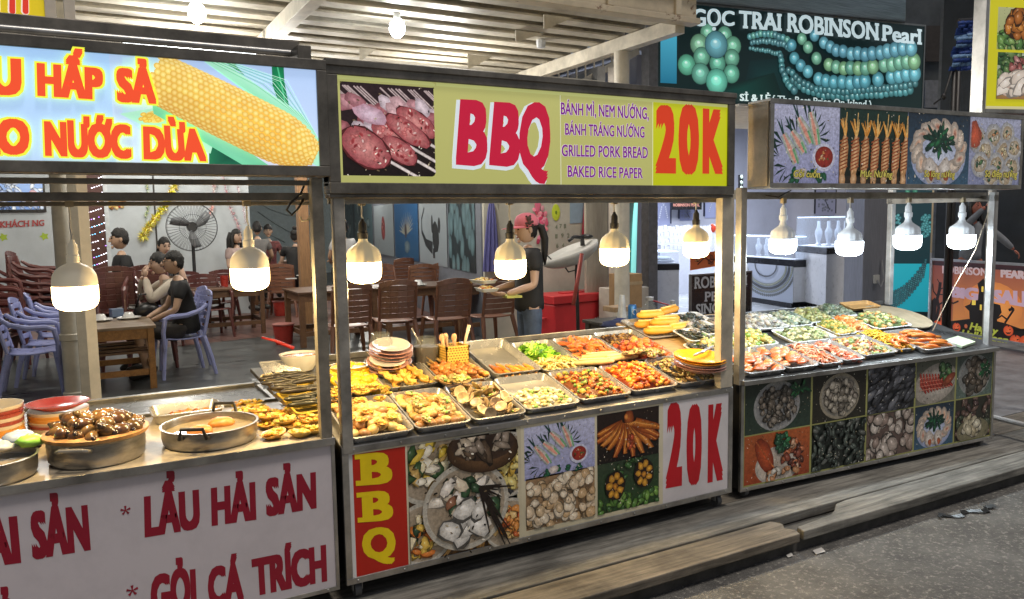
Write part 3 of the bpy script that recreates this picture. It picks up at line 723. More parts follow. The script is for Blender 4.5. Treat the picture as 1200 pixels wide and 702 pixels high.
for ch, q in [('B',((534,193),(571,196),(571,118),(534,116))),('B',((573,193.5),(609,197),(609,121),(574,119))),('Q',((608,198.5),(645,202),(644.5,121),(609,120)))]:
    outlined(S, ch, q, 'c2183c', 'd8e2ea', .042, .066, .12, (-2.5,2.5))
PUR = '7a1f8c'
for txt, q in [('BÁNH MÌ, NEM NƯỚNG,',((657,134),(760,140),(760,126),(657,120))),('BÁNH TRÁNG NƯỚNG',((662,158),(755,161.5),(755,148.5),(662,144.5))),
               ('GRILLED PORK BREAD',((658,183),(759,185.5),(759,172.5),(658,169.5))),('BAKED RICE PAPER',((665,207.3),(753,209),(753,197),(665,194)))]:
    outlined(S, txt, q, PUR, 'e8e4ee', .018, .038)
for ch, q in [('2',((768,203),(792,203.5),(792,124),(768.5,124))),('0',((795,204),(819,204),(819,123.5),(795,122.5))),('K',((823,203.5),(847,204),(846.5,129),(823.5,127)))]:
    S.word(ch,*q,'d23c1c',bold=.055)
S.letters(LIT_BBQ, sgn)
def caster(root, x, y, z1, r=.03, T=None):
    q = MB(); q.tube([(x-.014,y,FZ+.006+r),(x+.014,y,FZ+.006+r)], r, 16); p = MB()
    for s in (-1,1): p.bar((x+s*.02,y,FZ+.006+r),(x+s*.02,y,z1),.005,.03)
    p.box(x-.03,y-.03,z1-.004,x+.03,y+.03,z1)
    if T: p.xf(T); q.xf(T)
    o = adopt(root, p.build('caster', grey_steel, bevel=.002)); q.build('wheel', M('grey rubber caster', (.12,.12,.12), .5), o, smooth='auto')
for x in (.06, L-.06):
    for y in (.05, DEP-.06): caster(bbq, x, y, ZB+.012)
p = MB(); p.box(0,.04,1.800,L,.065,1.822); fin(p, 'lamp_rail', alu_dull)

zinc = M('added zinc roof', (.55,.54,.51), .45, .3, noise=.15)  # unseen roofs added over the stalls to block and bounce light
p = MB(); p.box(0,.064,2.325,L,.92,2.335); fin(p, 'unseen_roof_sheet', zinc)
# ---------------------------------------------------------------- left stall (corn sign)
LX0, LX1, LZT, LZB, LDEP = -2.25, -.03, .850, .205, 1.30
lst = thing('food_stall', 'left stall with the corn sign and red lettering on its white front', 'food stall', (-1.1, .5, FZ), 0)
def lfin(mb, name, mt, **k): return adopt(lst, mb.build(name, mt, **k))
p = MB(); p.box(LX0,.012,LZB+.01,LX1,.80,LZT-.012); p.box(LX0,.80,.45,LX1,LDEP,LZT-.04); lfin(p, 'counter_body', black_in)
ctop = M('greasy cream board', (.55,.47,.35), .38, noise=.22, scale=5, dirt=.45)
p = MB(); p.box(LX0,-.012,LZT-.012,LX1,.80,LZT); lfin(p, 'counter_top', ctop, bevel=.002)
p = MB(); p.box(LX0,-.02,LZT-.028,LX1,-.0125,LZT+.002); lfin(p, 'counter_edge', alu, bevel=.001)
p = MB()
for (a, b_) in [((LX0,.805),(LX1,.845)),((LX0,LDEP-.04),(LX1,LDEP))]: p.box(a[0],a[1],LZT-.03,b_[0],b_[1],LZT+.012)
p.box(LX1-.07,.845,LZT-.03,LX1,LDEP-.04,LZT+.012); lfin(p, 'hatch_frame', counter_steel, bevel=.003)
p = MB(); p.box(LX0,.845,LZT-.03,LX1-.07,LDEP-.04,LZT-.006); lfin(p, 'smoked_hatch', M('smoked glass hatch', (.05,.045,.036), .28, noise=.35, scale=5))
p = MB(); p.box(LX1-.012,.80,.45,LX1,LDEP,LZT-.03); lfin(p, 'end_plate', counter_steel)
S = Sign((0,-.004,0),(0,-1,0),(1,0,0)); S.setp(LX0, LX1-.012, LZB, LZT-.03); A = S.art; A.rect(0,0,1,1,'aaa4a8','b2acb0')
fp = adopt(lst, A.build('front_panel', PANEL))
p = MB(); p.box(LX0,-.008,LZB-.006,LX1,.010,LZB+.012); p.box(LX1-.014,-.010,LZB+.013,LX1,.011,LZT-.03); rivets(p, LX0, LX1, (LZB+.004,), -.009, 9); lfin(p, 'front_frame', alu, bevel=.001)
DR = '7d1026'
for txt, q in [('*',((141,607),(153,605),(153,589),(141,591))),
    ('LẨU',((169.5,630),(235,619),(233,573.5),(168.5,582))),('HẢI',((248,616.5),(300.5,609),(299,564.5),(247,572))),('SẢN',((312,605.5),(371,595.5),(370,553),(311,561))),
    ('*',((148,701),(162,699),(162,683),(148,685))),
    ('GỎI',((177,722),(231,713),(229,666.5),(176,674.5))),('CÁ',((244,711),(286,704),(284,658.5),(243,665.5))),('TRÍCH',((297,699),(383.5,681),(382,638),(294.5,655.5))),
    ('HẢI',((-52,670),(25,659.5),(20,604.5),(-55,613))),('SẢN',((38,656),(106.5,644.5),(102.5,591.5),(35,600)))]:
    if txt == '*':
        q = [(a, b_) for a, b_ in q]; bl = [S.at(*z) for z in q]; ctr = sum(bl, Vector())/4; r_ = (bl[1]-bl[0]).length*.5
        S.lets.append(MB())
        for k in range(5):
            a = math.pi/2+k*2*math.pi/5; d = Vector((math.cos(a),0,math.sin(a))); pr = Vector((-d.z,0,d.x))
            S.lets[-1].add([ctr-pr*r_*.06+Vector((0,-.0012-.00005*k,0)),ctr+pr*r_*.06+Vector((0,-.0012-.00005*k,0)),ctr+d*r_+pr*r_*.24+Vector((0,-.0012-.00005*k,0)),ctr+d*r_-pr*r_*.24+Vector((0,-.0012-.00005*k,0))],[(0,1,2,3)],DR)
    else: S.word(txt,*q,DR,bold=.052)
S.word('GỎI',(-30,762),(28,752),(26,702),(-32,710),DR,bold=.052)
S.letters(PANEL, fp)
post(LX1-.052,-.010,LX1-.006,.036,LZT,1.90,m=M('greasy aluminium post', (.30,.27,.22), .4, .35, noise=.3, scale=7),root=lst)
# upper bars and sign box
SF2 = -.03
sb = MB(); x0, x1, z0, z1 = LX0, -.012, 1.905, 2.352
sb.box(x0,SF2+.01,z0+.03,x1,.06,z1-.03); frame_edge(sb, x0, x1, z0, z1, SF2-.012, .062, .04)
sgn = adopt(lst, sb.build('sign_box', sign_frame, bevel=.003))
p = MB(); k, k_ = PY(0,23.5,.30), PY(365,57.5,.30); k0_ = k+(k-k_)*1.3; p.bar(k0_, (-.03,.30,k_.z), .05, .045); p.box(-.085,.10,2.3535,-.03,.325,k_.z-.03)
p.box(LX0,.062,2.335,-.03,.30,2.352); lfin(p, 'top_bar', dark_steel, bevel=.003)
p = MB(); k, k_ = PY(0,33,.22), PY(352,63.5,.22); p.tube([k+(k-k_)*1.3, k_], .014, 12); lfin(p, 'top_tube', grey_steel, smooth='auto')
p = MB(); p.box(LX0,.02,1.872,-.03,.045,1.892); p.box(LX0,.10,1.815,-.03,.14,1.846); p.box(LX0,.22,1.800,-.03,.24,1.816); lfin(p, 'lamp_rail', dark_steel, bevel=.002)
p = MB(); p.box(LX0,.064,2.32,-.03,1.3,2.3345); lfin(p, 'unseen_roof_sheet', zinc)  # added roof over the left stall, out of view, for the light
S = Sign((0,SF2,0),(0,-1,0),(1,0,0)); S.setp(x0+.04, x1-.04, z0+.04, z1-.04); A = S.art
A.rect(0,0,1,1,'a9c3e6','9cc0ea'); A.rect(S.uv(130,100)[0],0,1,1,'bccdea','a6bfe4')
t = lambda *q: [S.uv(a/3, b_/3) for a, b_ in q]
A.poly(t((430,200),(560,205),(600,330),(560,520),(430,400)),'c2e0dc','a9cbe4')
A.poly(t((735,480),(940,590),(735,590)),'0f4a38','1c6a4c'); A.poly(t((420,400),(600,370),(760,470),(740,540),(560,470)),'8cd6b0','a8dcc4')
A.ell(*S.uv(182,137),.10,.06,'e6c45a','d9c77a',.1,14)
for i in range(16): A.ell(*S.uv(165+A.seed.uniform(0,34),131+A.seed.uniform(0,11)),.03,.02,'efd06a','c9a03a',.3,7)
A.poly(t((955,230),(997,230),(1000,290),(1018,382),(985,376),(958,300)),'0f8a54','0a6a44'); A.stroke([S.uv(325,78),S.uv(330,100),S.uv(335,125)],.015,'4ab884')
A.poly(t((780,214),(815,214),(860,265)),'1c8a54','0f6a40')
A.poly(t((700,203),(775,212),(905,300),(1060,400),(1128,500),(1130,590),(1060,560),(900,340)),'7fd0a6','a2dcc0')
A.poly(t((525,300),(600,330),(760,455),(950,585),(870,590),(700,490),(540,400)),'8ad8b2','6cc49a')
for i in range(10): A.stroke([S.uv((720+i*6)/3,206/3),S.uv((900+i*12)/3,(300-i*2)/3),S.uv((1080+i*4)/3,(430+i*6)/3)],.006,'b6e6cf' if i%2 else '6ab890')
a0, b0 = (185,92), (370,183); dx, dy = b0[0]-a0[0], b0[1]-a0[1]; ln = math.hypot(dx, dy); nx, ny = -dy/ln, dx/ln
prof = lambda q: 31*min(1, (1-max(0,q-.72)**2/.085)**.5 if q > .72 else 1)*(.93+.07*math.sin(q*3))
ed = [(a0[0]+dx*q+nx*prof(q), a0[1]+dy*q+ny*prof(q)) for q in [i/20 for i in range(21)]]; ed2 = [(a0[0]+dx*q-nx*prof(q), a0[1]+dy*q-ny*prof(q)) for q in [i/20 for i in range(20,-1,-1)]]
A.poly([S.uv(*q) for q in ed+ed2],'e6c04c','c99e38')
ang = -math.atan2(dy, dx)
for j in range(-6,7):
    for i in range(-1,30):
        q = (i+.5*(j%2))/29; tt = j/6.4
        if q < -.04 or q > .985: continue
        wd = prof(max(0,q))*math.sin(tt*1.45)/math.sin(1.45); cs = max(.3, math.cos(tt*1.45))
        k = A.seed.uniform(0,1); c = mixc('f6da62','e6ba4a',k); c = mixc(c,'fff0b0',max(0,-tt)*.25); c = mixc(c,'a8701c',max(0,tt)*.5)
        A.ell(*S.uv(a0[0]+dx*q+nx*wd, a0[1]+dy*q+ny*wd),.034,.031*cs+.004,mixc(c,'fffbe0',.35),mixc(c,'8a5a10',.35),ang,8)
A.build('sign_print', LIT_CORN, sgn)
for txt, q in [('LẨU',((-78,110),(26,112.5),(25,70),(-80,64))),('HẤP',((44,113),(121,118),(120.5,81),(43,74.5))),('SẢ',((137,120),(183,122.5),(181,84),(135.5,80))),
    ('VÀO',((-62,180),(35,182),(34.5,141),(-64,136))),('NƯỚC',((53,183),(154,186.5),(152.5,147),(51.5,142.5))),('DỪA',((168,187),(241.5,189.5),(237,152),(167,148.5)))]:
    outlined(S, txt, q, 'dc4a28', 'dbe03c', .056, .11)
S.letters(LIT_CORN, sgn)

# ---------------------------------------------------------------- right stall (seafood photos)
RL, RZT, RZB = 2.262, .812, .165
RX, RY, RA = 2.303, .055, R(-3.0)
TR = Matrix.Translation((RX, RY, 0))@Matrix.Rotation(RA, 4, 'Z')
rst = thing('food_stall', 'right stall with rows of seafood photographs on its sign and front', 'food stall', TR@Vector((RL/2,.4,FZ)), RA)
rdx, rn = Vector((math.cos(RA), math.sin(RA), 0)), Vector((math.sin(RA), -math.cos(RA), 0))
rfin = counter(rst, 0, RL, RZT, RZB, DEP, SL, M('wet dark counter sheet', (.10,.10,.10), .3, .3, noise=.3, scale=6), TR)  # dark all over so the gaps between the dishes look black
p = MB(); frame_edge(p, 0, RL, RZB, RZT-.002, -.008, .010, .022); p.box(0,-.03,RZT-.03,RL,-.009,RZT-.004); rivets(p, 0, RL, (RZB+.011,), -.010, 9); rfin(p, 'front_frame', alu, bevel=.002)
S = Sign(TR@Vector((0,-.002,0)), rn, rdx); S.setp(.022, RL-.022, RZB+.022, RZT-.024); A = S.art
A.rect(0,0,1,1,'8a8a52','9a9a60')
lows = [lambda a: pic_plate_pile(a,'2a3a30',['6a5f52','4a443c','8a7f72','39352e'],70,.07,1.2,'b9b9b8',(.82,.78),(.48,.5,.55,.44)),
 lambda a: pic_plate_pile(a,'26241c',['8a8074','a59c8c','6a6256','c2b8a6'],64,.075,1.3,'b5aa94'),
 lambda a: pic_pile_full(a,'1c2026',['4a4c54','2c2e36','6a6c74','34363c'],80,.12,3.0,rot=.5),
 pic_shrimp,
 lambda a: pic_plate_pile(a,'5a6a62',['6a6258','4a463e','857a6c','574a3c'],30,.13,1.3,'a8aca8',(.8,.6)),
 pic_lobster,
 lambda a: pic_pile_full(a,'141c18',['26322c','38443c','1a2420','4a564e','5a5e58'],120,.07,2.4),
 lambda a: pic_pile_full(a,'5a4a44',['b5a498','c9baae','9a8478','d6cabe'],46,.14,1.2),
 pic_white_clams,
 lambda a: (pic_pile_full(a,'2a2a22',['4a3230','5a4038','35402c','6a5044'],50,.09,2.0), a.ell(.5,.2,.6,.3,'8a8468','6a654e',0,20), a.pile(20,.11,['cfc4a4','bfb08c','ddd4ba'],disc=(.45,.35,.34,.24),elong=1.5))]
cw = [0, .235, .445, .645, .825, 1]
for i in range(10):
    c0, r0 = i % 5, i//5; x0, x1 = cw[c0]+.004, cw[c0+1]-.003; z0, z1 = (.5,.985) if r0 == 0 else (.015,.487)
    W_, H_ = S.x1-S.x0, S.z1-S.z0
    S.pic((S.x0+W_*x0, S.x0+W_*x1, S.z0+H_*z0, S.z0+H_*z1), lows[i])
adopt(rst, A.build('front_panel', attr_mat('dull panel print', .45, 0, .35, 55, gain=1.35, dirt=.2)))
rpost = M('cool aluminium post', (.50,.51,.52), .34, .4, noise=.22, scale=7)
post(-.016,-.004,.026,.042,RZT-.03,1.88,TR,M('warm steel post', (.46,.43,.38), .34, .4, noise=.22, scale=7),rst)
post(RL-.050,.02,RL-.008,.06,RZT,1.86,TR,rpost,rst)
post(RL-.05,DEP-.05,RL-.008,DEP-.008,RZT+SL*DEP,1.95,TR,rpost,rst)
sb = MB(); z0, z1 = 1.872, 2.345; x0, x1, y0, y1 = .06, RL-.02, -.13, .035
sb.box(x0+.002,y0+.012,z0+.002,x1,y1,z1-.002); frame_edge(sb, x0, x1, z0, z1, y0-.004, y1+.002, .028)
sb.xf(TR); sgn = adopt(rst, sb.build('sign_box', alu_dull, bevel=.003))
p = MB(); p.box(x0-.006,y0+.01,z0+.012,x0+.001,y1-.006,z1-.012); p.xf(TR); sp = p.build('side_plate', M('yellowed side plate', (.52,.42,.26), .45, noise=.15), sgn, bevel=.002)
S = Sign(TR@Vector((0,y0,0)), rn, rdx); S.setp(x0+.028, x1-.028, z0+.028, z1-.028); A = S.art; A.rect(0,0,1,1,'8a8ca8')
for (u0, u1, fn) in [(903,983,pic_rolls),(983.5,1063,pic_squid),(1063.5,1136,pic_white_clams),(1136.5,1199,pic_scallops)]:
    xx0, xx1 = S.uv(u0,170)[0], S.uv(u1,170)[0]; W_ = S.x1-S.x0
    S.pic((S.x0+W_*max(0,xx0), S.x0+W_*min(1,xx1), S.z0, S.z1), fn)
A.build('sign_print', LIT_DIM, sgn)
for txt, u0, u1 in [('Gỏi cuốn',928,959),('Mực Nướng',1006,1044),('Sò lông nướng',1081,1117),('Sò điệp nướng',1152,1190)]:
    q = ((u0,207.5),(u1,208.5),(u1,200.5),(u0,199.5)); outlined(S, txt, q, 'c9bd5a', '1a1a10', .02, .06, .18, over=1)
S.letters(LIT_DIM, sgn)
for x in (.06, RL-.10):
    for y in (.03, DEP-.06): caster(rst, x, y, RZB+.012, .03, TR)
p = MB(); p.box(0,.11,1.820,RL,.135,1.86); p.box(-.01,.0431,1.82,.03,.11,1.87); p.box(RL-.05,.02,1.80,RL-.01,DEP,1.84); rfin(p, 'lamp_rail', alu_dull)
p = MB(); p.box(0,.04,2.325,RL,.92,2.335); rfin(p, 'unseen_roof_sheet', zinc)  # added roof over the right stall, out of view, for the light
# ================================================================== HANGING BULBS
def lamp(u, v, y, D, style, colr, e, label, plane=None):
    q = PY(u, v, y) if plane is None else PL(u, v, *plane)
    t = thing('hanging_bulb', label, 'light bulb', q, 0, 'bulbs hanging along the stalls')
    r = D/2; hd = (.60 if style != 'cool' else .56)*D; body = {'dome': M('ivory bulb housing', (.72,.64,.48), .4, noise=0, emit=.16), 'rib': M('cream ribbed housing', (.76,.64,.40), .4, noise=0, emit=.24), 'cool': M('white ribbed housing', (.66,.70,.74), .4, noise=0, emit=.22)}[style]  # housing emission stands in for bulb light scattered over the plastic
    em = M('bulb diffuser '+style, colr, .4, noise=0, emit=e)
    p = MB(); p.lathe([(0,0),(r*.3,.001*D),(r*.55,.018*D),(r*.75,.055*D),(r*.88,.105*D),(r*.96,.18*D),(r*.99,.27*D),(r,.4*D),(r,hd)], 40); p.build('diffuser', em, t, smooth='auto')
    h = MB()
    if style == 'dome':
        h.lathe([(r*1.0,hd+.0008),(r*.99,hd+.14*D),(r*.94,hd+.27*D),(r*.80,hd+.39*D),(r*.56,hd+.48*D),(r*.32,hd+.535*D),(r*.27,hd+.56*D)], 28); zt = hd+.55*D
    elif style == 'rib':
        h.lathe([(r*1.0,hd+.0008),(r*.99,hd+.14*D),(r*.94,hd+.26*D),(r*.82,hd+.37*D),(r*.58,hd+.47*D),(r*.33,hd+.55*D),(r*.26,hd+.61*D),(r*.24,hd+.68*D)], 60, fn=lambda q_, a: q_*(1-.035*(math.cos(a*12)>0))); zt = hd+.66*D
    else:
        h.lathe([(r*1.0,hd+.0008),(r*.98,hd+.02*D),(r*.90,hd+.03*D),(r*.88,hd+.24*D),(r*.80,hd+.32*D),(r*.52,hd+.42*D),(r*.30,hd+.50*D),(r*.22,hd+.6*D),(r*.22,hd+.7*D)], 48, fn=lambda q_, a: q_*(1-(.05 if q_ > r*.6 and q_ < r*.97 and math.cos(a*14) > 0 else 0))); zt = hd+.69*D
    h.build('housing', body, t, smooth='auto')
    s = MB(); sr = r*.24
    s.lathe([(sr*1.15,zt),(sr*1.25,zt+.01),(sr*1.25,zt+.18*D),(sr,zt+.2*D),(sr*.95,zt+.42*D),(sr*.5,zt+.5*D),(sr*.35,zt+.56*D)], 16)
    s.build('socket', M('black rubber socket', (.035,.033,.03), .5) if style == 'rib' else body, t, smooth='auto')
    top = 1.815-q.z
    L_ = bpy.data.lights.new('lamp_light', 'POINT'); L_.shadow_soft_size = .03; L_.energy = e*LK; L_.color = colr; lo = bpy.data.objects.new('lamp_light', L_); col.objects.link(lo); lo.parent = t; lo.location = (0,0,-.035)
    MB().tube([(0,0,zt+.5*D),(.003,0,zt+.6*D),(-.002,0,(zt+top)/2+.1*D),(0,.0,top)], .0035, 6).build('cord', M('lamp cord', (.10,.095,.09) if style == 'rib' else (.55,.53,.5), .5), t)
    c = MB(); c.box(-.014,-.012,top-.02,.014,.012,top+.012); c.build('clip', M('ivory clip', (.5,.42,.28), .5), t)
WARM, COOL, W1, C1, LK = (1,.72,.33), (.82,.93,1), 14, 12, 1.4
lamp(90,364,.16,.152,'dome',WARM,W1,'smooth domed bulb hanging in front of the off-white pipe pillar')
lamp(294,340.5,.16,.152,'dome',WARM,W1,'smooth domed bulb hanging beside the big fan, right end of the left stall')
for u, v, lb in [(427,332,'ribbed cream bulb hanging nearest the left post of the barbecue stall'),(598.5,327,'ribbed cream bulb in front of the woman in the pink cap'),(720,312,'ribbed cream bulb beside the cyan tube light'),(815.5,302,'ribbed cream bulb nearest the cream lit post')]:
    lamp(u, v, .15, .152 if u < 800 else .142, 'rib', WARM, W1, lb)
RPL = (TR@Vector((0,.11,0)), rn)
for u, v, D, lb in [(917,298,.158,'cool white bulb hanging over the pearl shop necklace panel'),(995,300,.162,'cool white bulb in front of the white corner counter'),(1063,293,.168,'cool white bulb in front of the cyan pearl banner'),(1126,292,.172,'cool white bulb hanging at the right end above the halloween banner')]:
    lamp(u, v, 0, D, 'cool', COOL, C1, lb, RPL)
# bulbs under the canopy
def canopy_bulb(u, v, d, r, lit, label):
    q = PD(u, v, d); t = thing('canopy_bulb', label, 'light bulb', q)
    if lit:
        p = MB(); p.ell((0,0,0),(r,r,r*1.25),18,12); p.build('globe', M('lit globe', (.93,.98,1), noise=0, emit=60), t, smooth=True)
        b_ = MB(); b_.lathe([(r*.5,r*1.0),(r*.45,r*1.9),(0,r*1.92)],14); b_.build('base', body_w, t)
    else:
        p = MB(); p.lathe([(0,-r*1.5),(r*.9,-r*1.4),(r,-r*.2),(r*.95,0)],16,fn=lambda q_,a:q_*(1-.08*(math.cos(a*8)>0))); p.build('globe', M('unlit ribbed tube', (.62,.64,.68), .3), t, smooth='auto')
        b_ = MB(); b_.lathe([(r*.98,.001),(r,r*.5),(r*.6,r*.8),(r*.4,r*1.9),(0,r*1.92)],14); b_.build('base', body_w, t)
    MB().tube([(0,0,r*1.9),(.01,.01,(3.64-q.z)*.6),(0,0,max(r*2,3.66-q.z))], .012, 6).build('stem', body_w, t)
body_w = M('white plastic cap', (.6,.6,.58), .45)
canopy_bulb(230.5,15,6.7,.072,True,'lit white bulb under the canopy above the corn picture')
canopy_bulb(465.5,33,7.4,.073,True,'lit white bulb under the canopy above the barbecue lettering')
canopy_bulb(634,48,8.6,.052,False,'unlit ribbed bulb hanging from the canopy joists')
def wire(name, pts, r, mat, label, cat='wire'): return tag(MB().tube(pts, r, 6).build(name, mat, smooth=True), label, cat)
wire('cable', [PD(286,6,7.7),PD(293,13,7.7),PD(300,14.5,7.7),PD(306,12,7.7),PD(308,6,7.7)], .010, body_w, 'looped white cable under the canopy near the left lit bulb')
wire('cable', [PD(474,22,8.1),PD(482,27,8.15),PD(489,23,8.2),PD(492,15,8.2)], .010, body_w, 'bent white cable beside the lit bulb above the barbecue sign')
blk = M('black cable', (.025,.022,.02), .5)
wire('cable', [PY(358,213,.1),PY(352,228,.1),PY(340,238,.1),PY(336,246,.1),PY(342,252,.1),PY(349,245,.1),PY(356,233,.1)], .005, blk, 'tangled black cable tied at the right end of the left stall')
wire('cable', [PY(363,232,.12),PY(366,246,.12),PY(361,258,.12),PY(354,259,.12),PY(352,254,.12)], .004, M('yellow white cable', (.75,.65,.42), .5), 'short pale yellow cable hooked by the stall post')
wire('cable', [PL(1163,226,*RPL),PL(1159,246,*RPL),PL(1143,293,*RPL),PL(1119,335,*RPL),PL(1103,367,*RPL),PL(1093,388,*RPL)], .0028, M('cream cable', (.4,.33,.24), .5), 'thin cream cable slanting down across the halloween banner')
wire('cable', [PL(897,229,*RPL),PL(912,231,*RPL),PL(927,223,*RPL)], .004, blk, 'short dark cable sagging under the seafood photo sign')

# ================================================================== TABLEWARE AND FOOD
steel = M('stainless tray', (.60,.59,.57), .26, .6, noise=.15, scale=6)
alu_pot = M('scratched aluminium pot', (.50,.47,.42), .34, .85, noise=.3, scale=5, streak=(1,1,4))
china = M('white china', (.72,.71,.68), .22, noise=.05, coat=.3)
FOOD = attr_mat('cooked food', .38, 0, .22, 45, .5, coat=.12)
SHELL = attr_mat('shell', .35, 0, .28, 60, .4, coat=.1)
DRY = attr_mat('bread', .6, 0, .14, 25, .3)
RX_ = Matrix.Rotation(math.atan(SL), 4, 'X')
MB_ = Matrix.Translation((0,0,ZT))@RX_
MR_ = TR@Matrix.Translation((0,0,RZT))@RX_
ML_ = Matrix.Translation((0,0,LZT))
K = math.sqrt(1+SL*SL)
def inst(me, name, mat, label, cat, group=None, kind=None):
    o = bpy.data.objects.new(name, me); col.objects.link(o); o.matrix_world = mat; return tag(o, label, cat, group, kind)
def mesh_of(mb, name, mat, **k):
    o = mb.build(name, mat, **k); me = o.data; bpy.data.objects.remove(o); return me
def rrect(w_, l_, r, n=5):
    out = []
    for cx, cy_, a0 in ((w_/2-r,l_/2-r,0),(-w_/2+r,l_/2-r,90),(-w_/2+r,-l_/2+r,180),(w_/2-r,-l_/2+r,270)):
        out += [(cx+r*math.cos(R(a0+90*i/n)), cy_+r*math.sin(R(a0+90*i/n))) for i in range(n+1)]
    return out
def dish(w_, l_, h, r=.03, lip=.006, th=.003, slope=.012):
    p = MB(); Ls = [(w_-2*slope, l_-2*slope, 0, r), (w_, l_, h-.002, r), (w_+2*lip, l_+2*lip, h-.004, r+lip), (w_+2*lip, l_+2*lip, h-.001, r+lip), (w_-.002, l_-.002, h, r), (w_-2*slope-2*th, l_-2*slope-2*th, th, r)]
    vs = []; n = 24
    for (a, b_, z, q) in Ls: vs += [(x, y, z) for x, y in rrect(a, b_, q)]
    fs = [(i*n+j, i*n+(j+1)%n, (i+1)*n+(j+1)%n, (i+1)*n+j) for i in range(len(Ls)-1) for j in range(n)]
    fs += [tuple(range(n)), tuple(range(5*n, 6*n))]
    return p.add(vs, fs)
def tray(mx, x0, x1, y0, y1, label, h=.034, mat=None, name='tray', group='steel trays on the counters', lift=.002, tilt=0):
    w_, l_ = (x1-x0)-.008, (y1-y0)*K-.010
    o = dish(w_, l_, h, .028).build(name, mat or steel, smooth='auto')
    m_ = mx@Matrix.Translation(((x0+x1)/2, (y0+y1)/2*K, lift))@Matrix.Rotation(tilt, 4, 'Z'); o.matrix_world = m_; tag(o, label, name, group)
    return m_, w_, l_
def spread(T, n, fn, seed, w_=None, l_=None, x=(-.42,.42), y=(-.42,.42), h0=.008, rise=.03):
    """n seats on a mound in the tray T=(matrix,w,l): calls fn(i, matrix, rnd)"""
    r = random.Random(seed); m_, W_, L_ = T
    nx = max(1, round(math.sqrt(n*W_*(x[1]-x[0])/(L_*(y[1]-y[0]))))); ny = math.ceil(n/nx); k = 0
    for j in range(ny):
        for i in range(nx):
            if k >= n: return
            a = x[0]+(x[1]-x[0])*(i+.5+r.uniform(-.3,.3))/nx; b_ = y[0]+(y[1]-y[0])*(j+.5+r.uniform(-.3,.3))/ny
            ca, cb = (a-(x[0]+x[1])/2)/(x[1]-x[0])*2, (b_-(y[0]+y[1])/2)/(y[1]-y[0])*2
            h = h0+rise*max(0, 1-(ca*ca+cb*cb)*.75)*r.uniform(.6,1.15)
            fn(k, m_@Matrix.Translation((a*W_, b_*L_, h)), r); k += 1
def tumble(r, a=.4): return Euler((r.uniform(-a,a), r.uniform(-a,a), r.uniform(0,6.28))).to_matrix().to_4x4()
def jig(c, r, q=.12): c = srgb(c); k = 1+r.uniform(-q,q); return tuple(min(1, max(0, x*k+r.uniform(-.02,.02))) for x in c)
def heap(T, name, label, cat, cols, n, size, shape='chunk', x=(-.47,.47), y=(-.47,.47), rise=.03, h0=.010, seed=1, base=None, mat=None, long=3):
    """a mixed dish that nobody could count: one mound of small pieces"""
    r = random.Random(seed); m_, W_, L_ = T; p = MB(); G = 12
    cx, cy_ = (x[0]+x[1])/2, (y[0]+y[1])/2; sx, sy = (x[1]-x[0])/2, (y[1]-y[0])/2
    H = lambda a, b_: h0+rise*max(0, 1-((a-cx)/sx)**4*.6-((b_-cy_)/sy)**4*.6-((a-cx)/sx)**2*.3)
    bc = base or cols[0]
    vs = [((cx+sx*(2*i/G-1))*W_, (cy_+sy*(2*j/G-1))*L_, (H(cx+sx*(2*i/G-1), cy_+sy*(2*j/G-1))*.8+r.uniform(-.004,.004)) if 0 < i < G and 0 < j < G else .004) for j in range(G+1) for i in range(G+1)]
    for j in range(G):
        for i in range(G):
            p.add([vs[j*(G+1)+i], vs[j*(G+1)+i+1], vs[(j+1)*(G+1)+i+1], vs[(j+1)*(G+1)+i]], [(0,1,2,3)], slin(mixc(jig(bc, r), (0,0,0), .25)))
    for _ in range(n):
        a = cx+sx*r.uniform(-.95,.95); b_ = cy_+sy*r.uniform(-.95,.95); z = H(a, b_)*r.uniform(.75,1.05); c = slin(jig(r.choice(cols), r)); s = size*r.uniform(.6,1.3)
        o = Vector((a*W_, b_*L_, z))
        if shape == 'chunk': p.ell(o, (s*r.uniform(.8,1.3), s, s*r.uniform(.5,.8)), 7, 4, c, Euler((r.uniform(-.6,.6), r.uniform(-.6,.6), r.uniform(0,6.3))), .2, r)
        elif shape == 'leaf':
            M3 = Euler((r.uniform(-.9,.9), r.uniform(-.9,.9), r.uniform(0,6.3))).to_matrix(); q = [o+M3@Vector(t_)*s for t_ in ((-1.3,0,0),(-.5,-.6,.35),(.6,-.5,.1),(1.3,0,.4),(.6,.6,.3),(-.5,.5,.05))]
            p.add(q, [(0,1,2),(0,2,5),(2,3,4),(2,4,5)], c)
        elif shape == 'strand':
            an = r.uniform(0,6.3); d = Vector((math.cos(an), math.sin(an), 0)); e = Vector((-d.y, d.x, 0))
            p.tube([o-d*s*long+e*r.uniform(-s,s), o-d*s+Vector((0,0,s*.8)), o+d*s+e*r.uniform(-s,s)*.6+Vector((0,0,s*.5)), o+d*s*long], s*.32, 5, c)
        elif shape == 'shrimp':
            an = r.uniform(0,6.3); rr_ = s*1.2; pts = [o+Vector((math.cos(an)*math.cos(t_)*rr_-math.sin(an)*math.sin(t_)*rr_*.9, math.sin(an)*math.cos(t_)*rr_+math.cos(an)*math.sin(t_)*rr_*.9, s*.25*math.sin(t_*2))) for t_ in (0,.8,1.6,2.4,3.1)]
            p.tube(pts, [s*.25,s*.5,s*.48,s*.3,s*.12], 6, c)
    o = p.build(name, mat or FOOD, smooth=True); o.matrix_world = m_; return tag(o, label, cat, None, 'stuff')

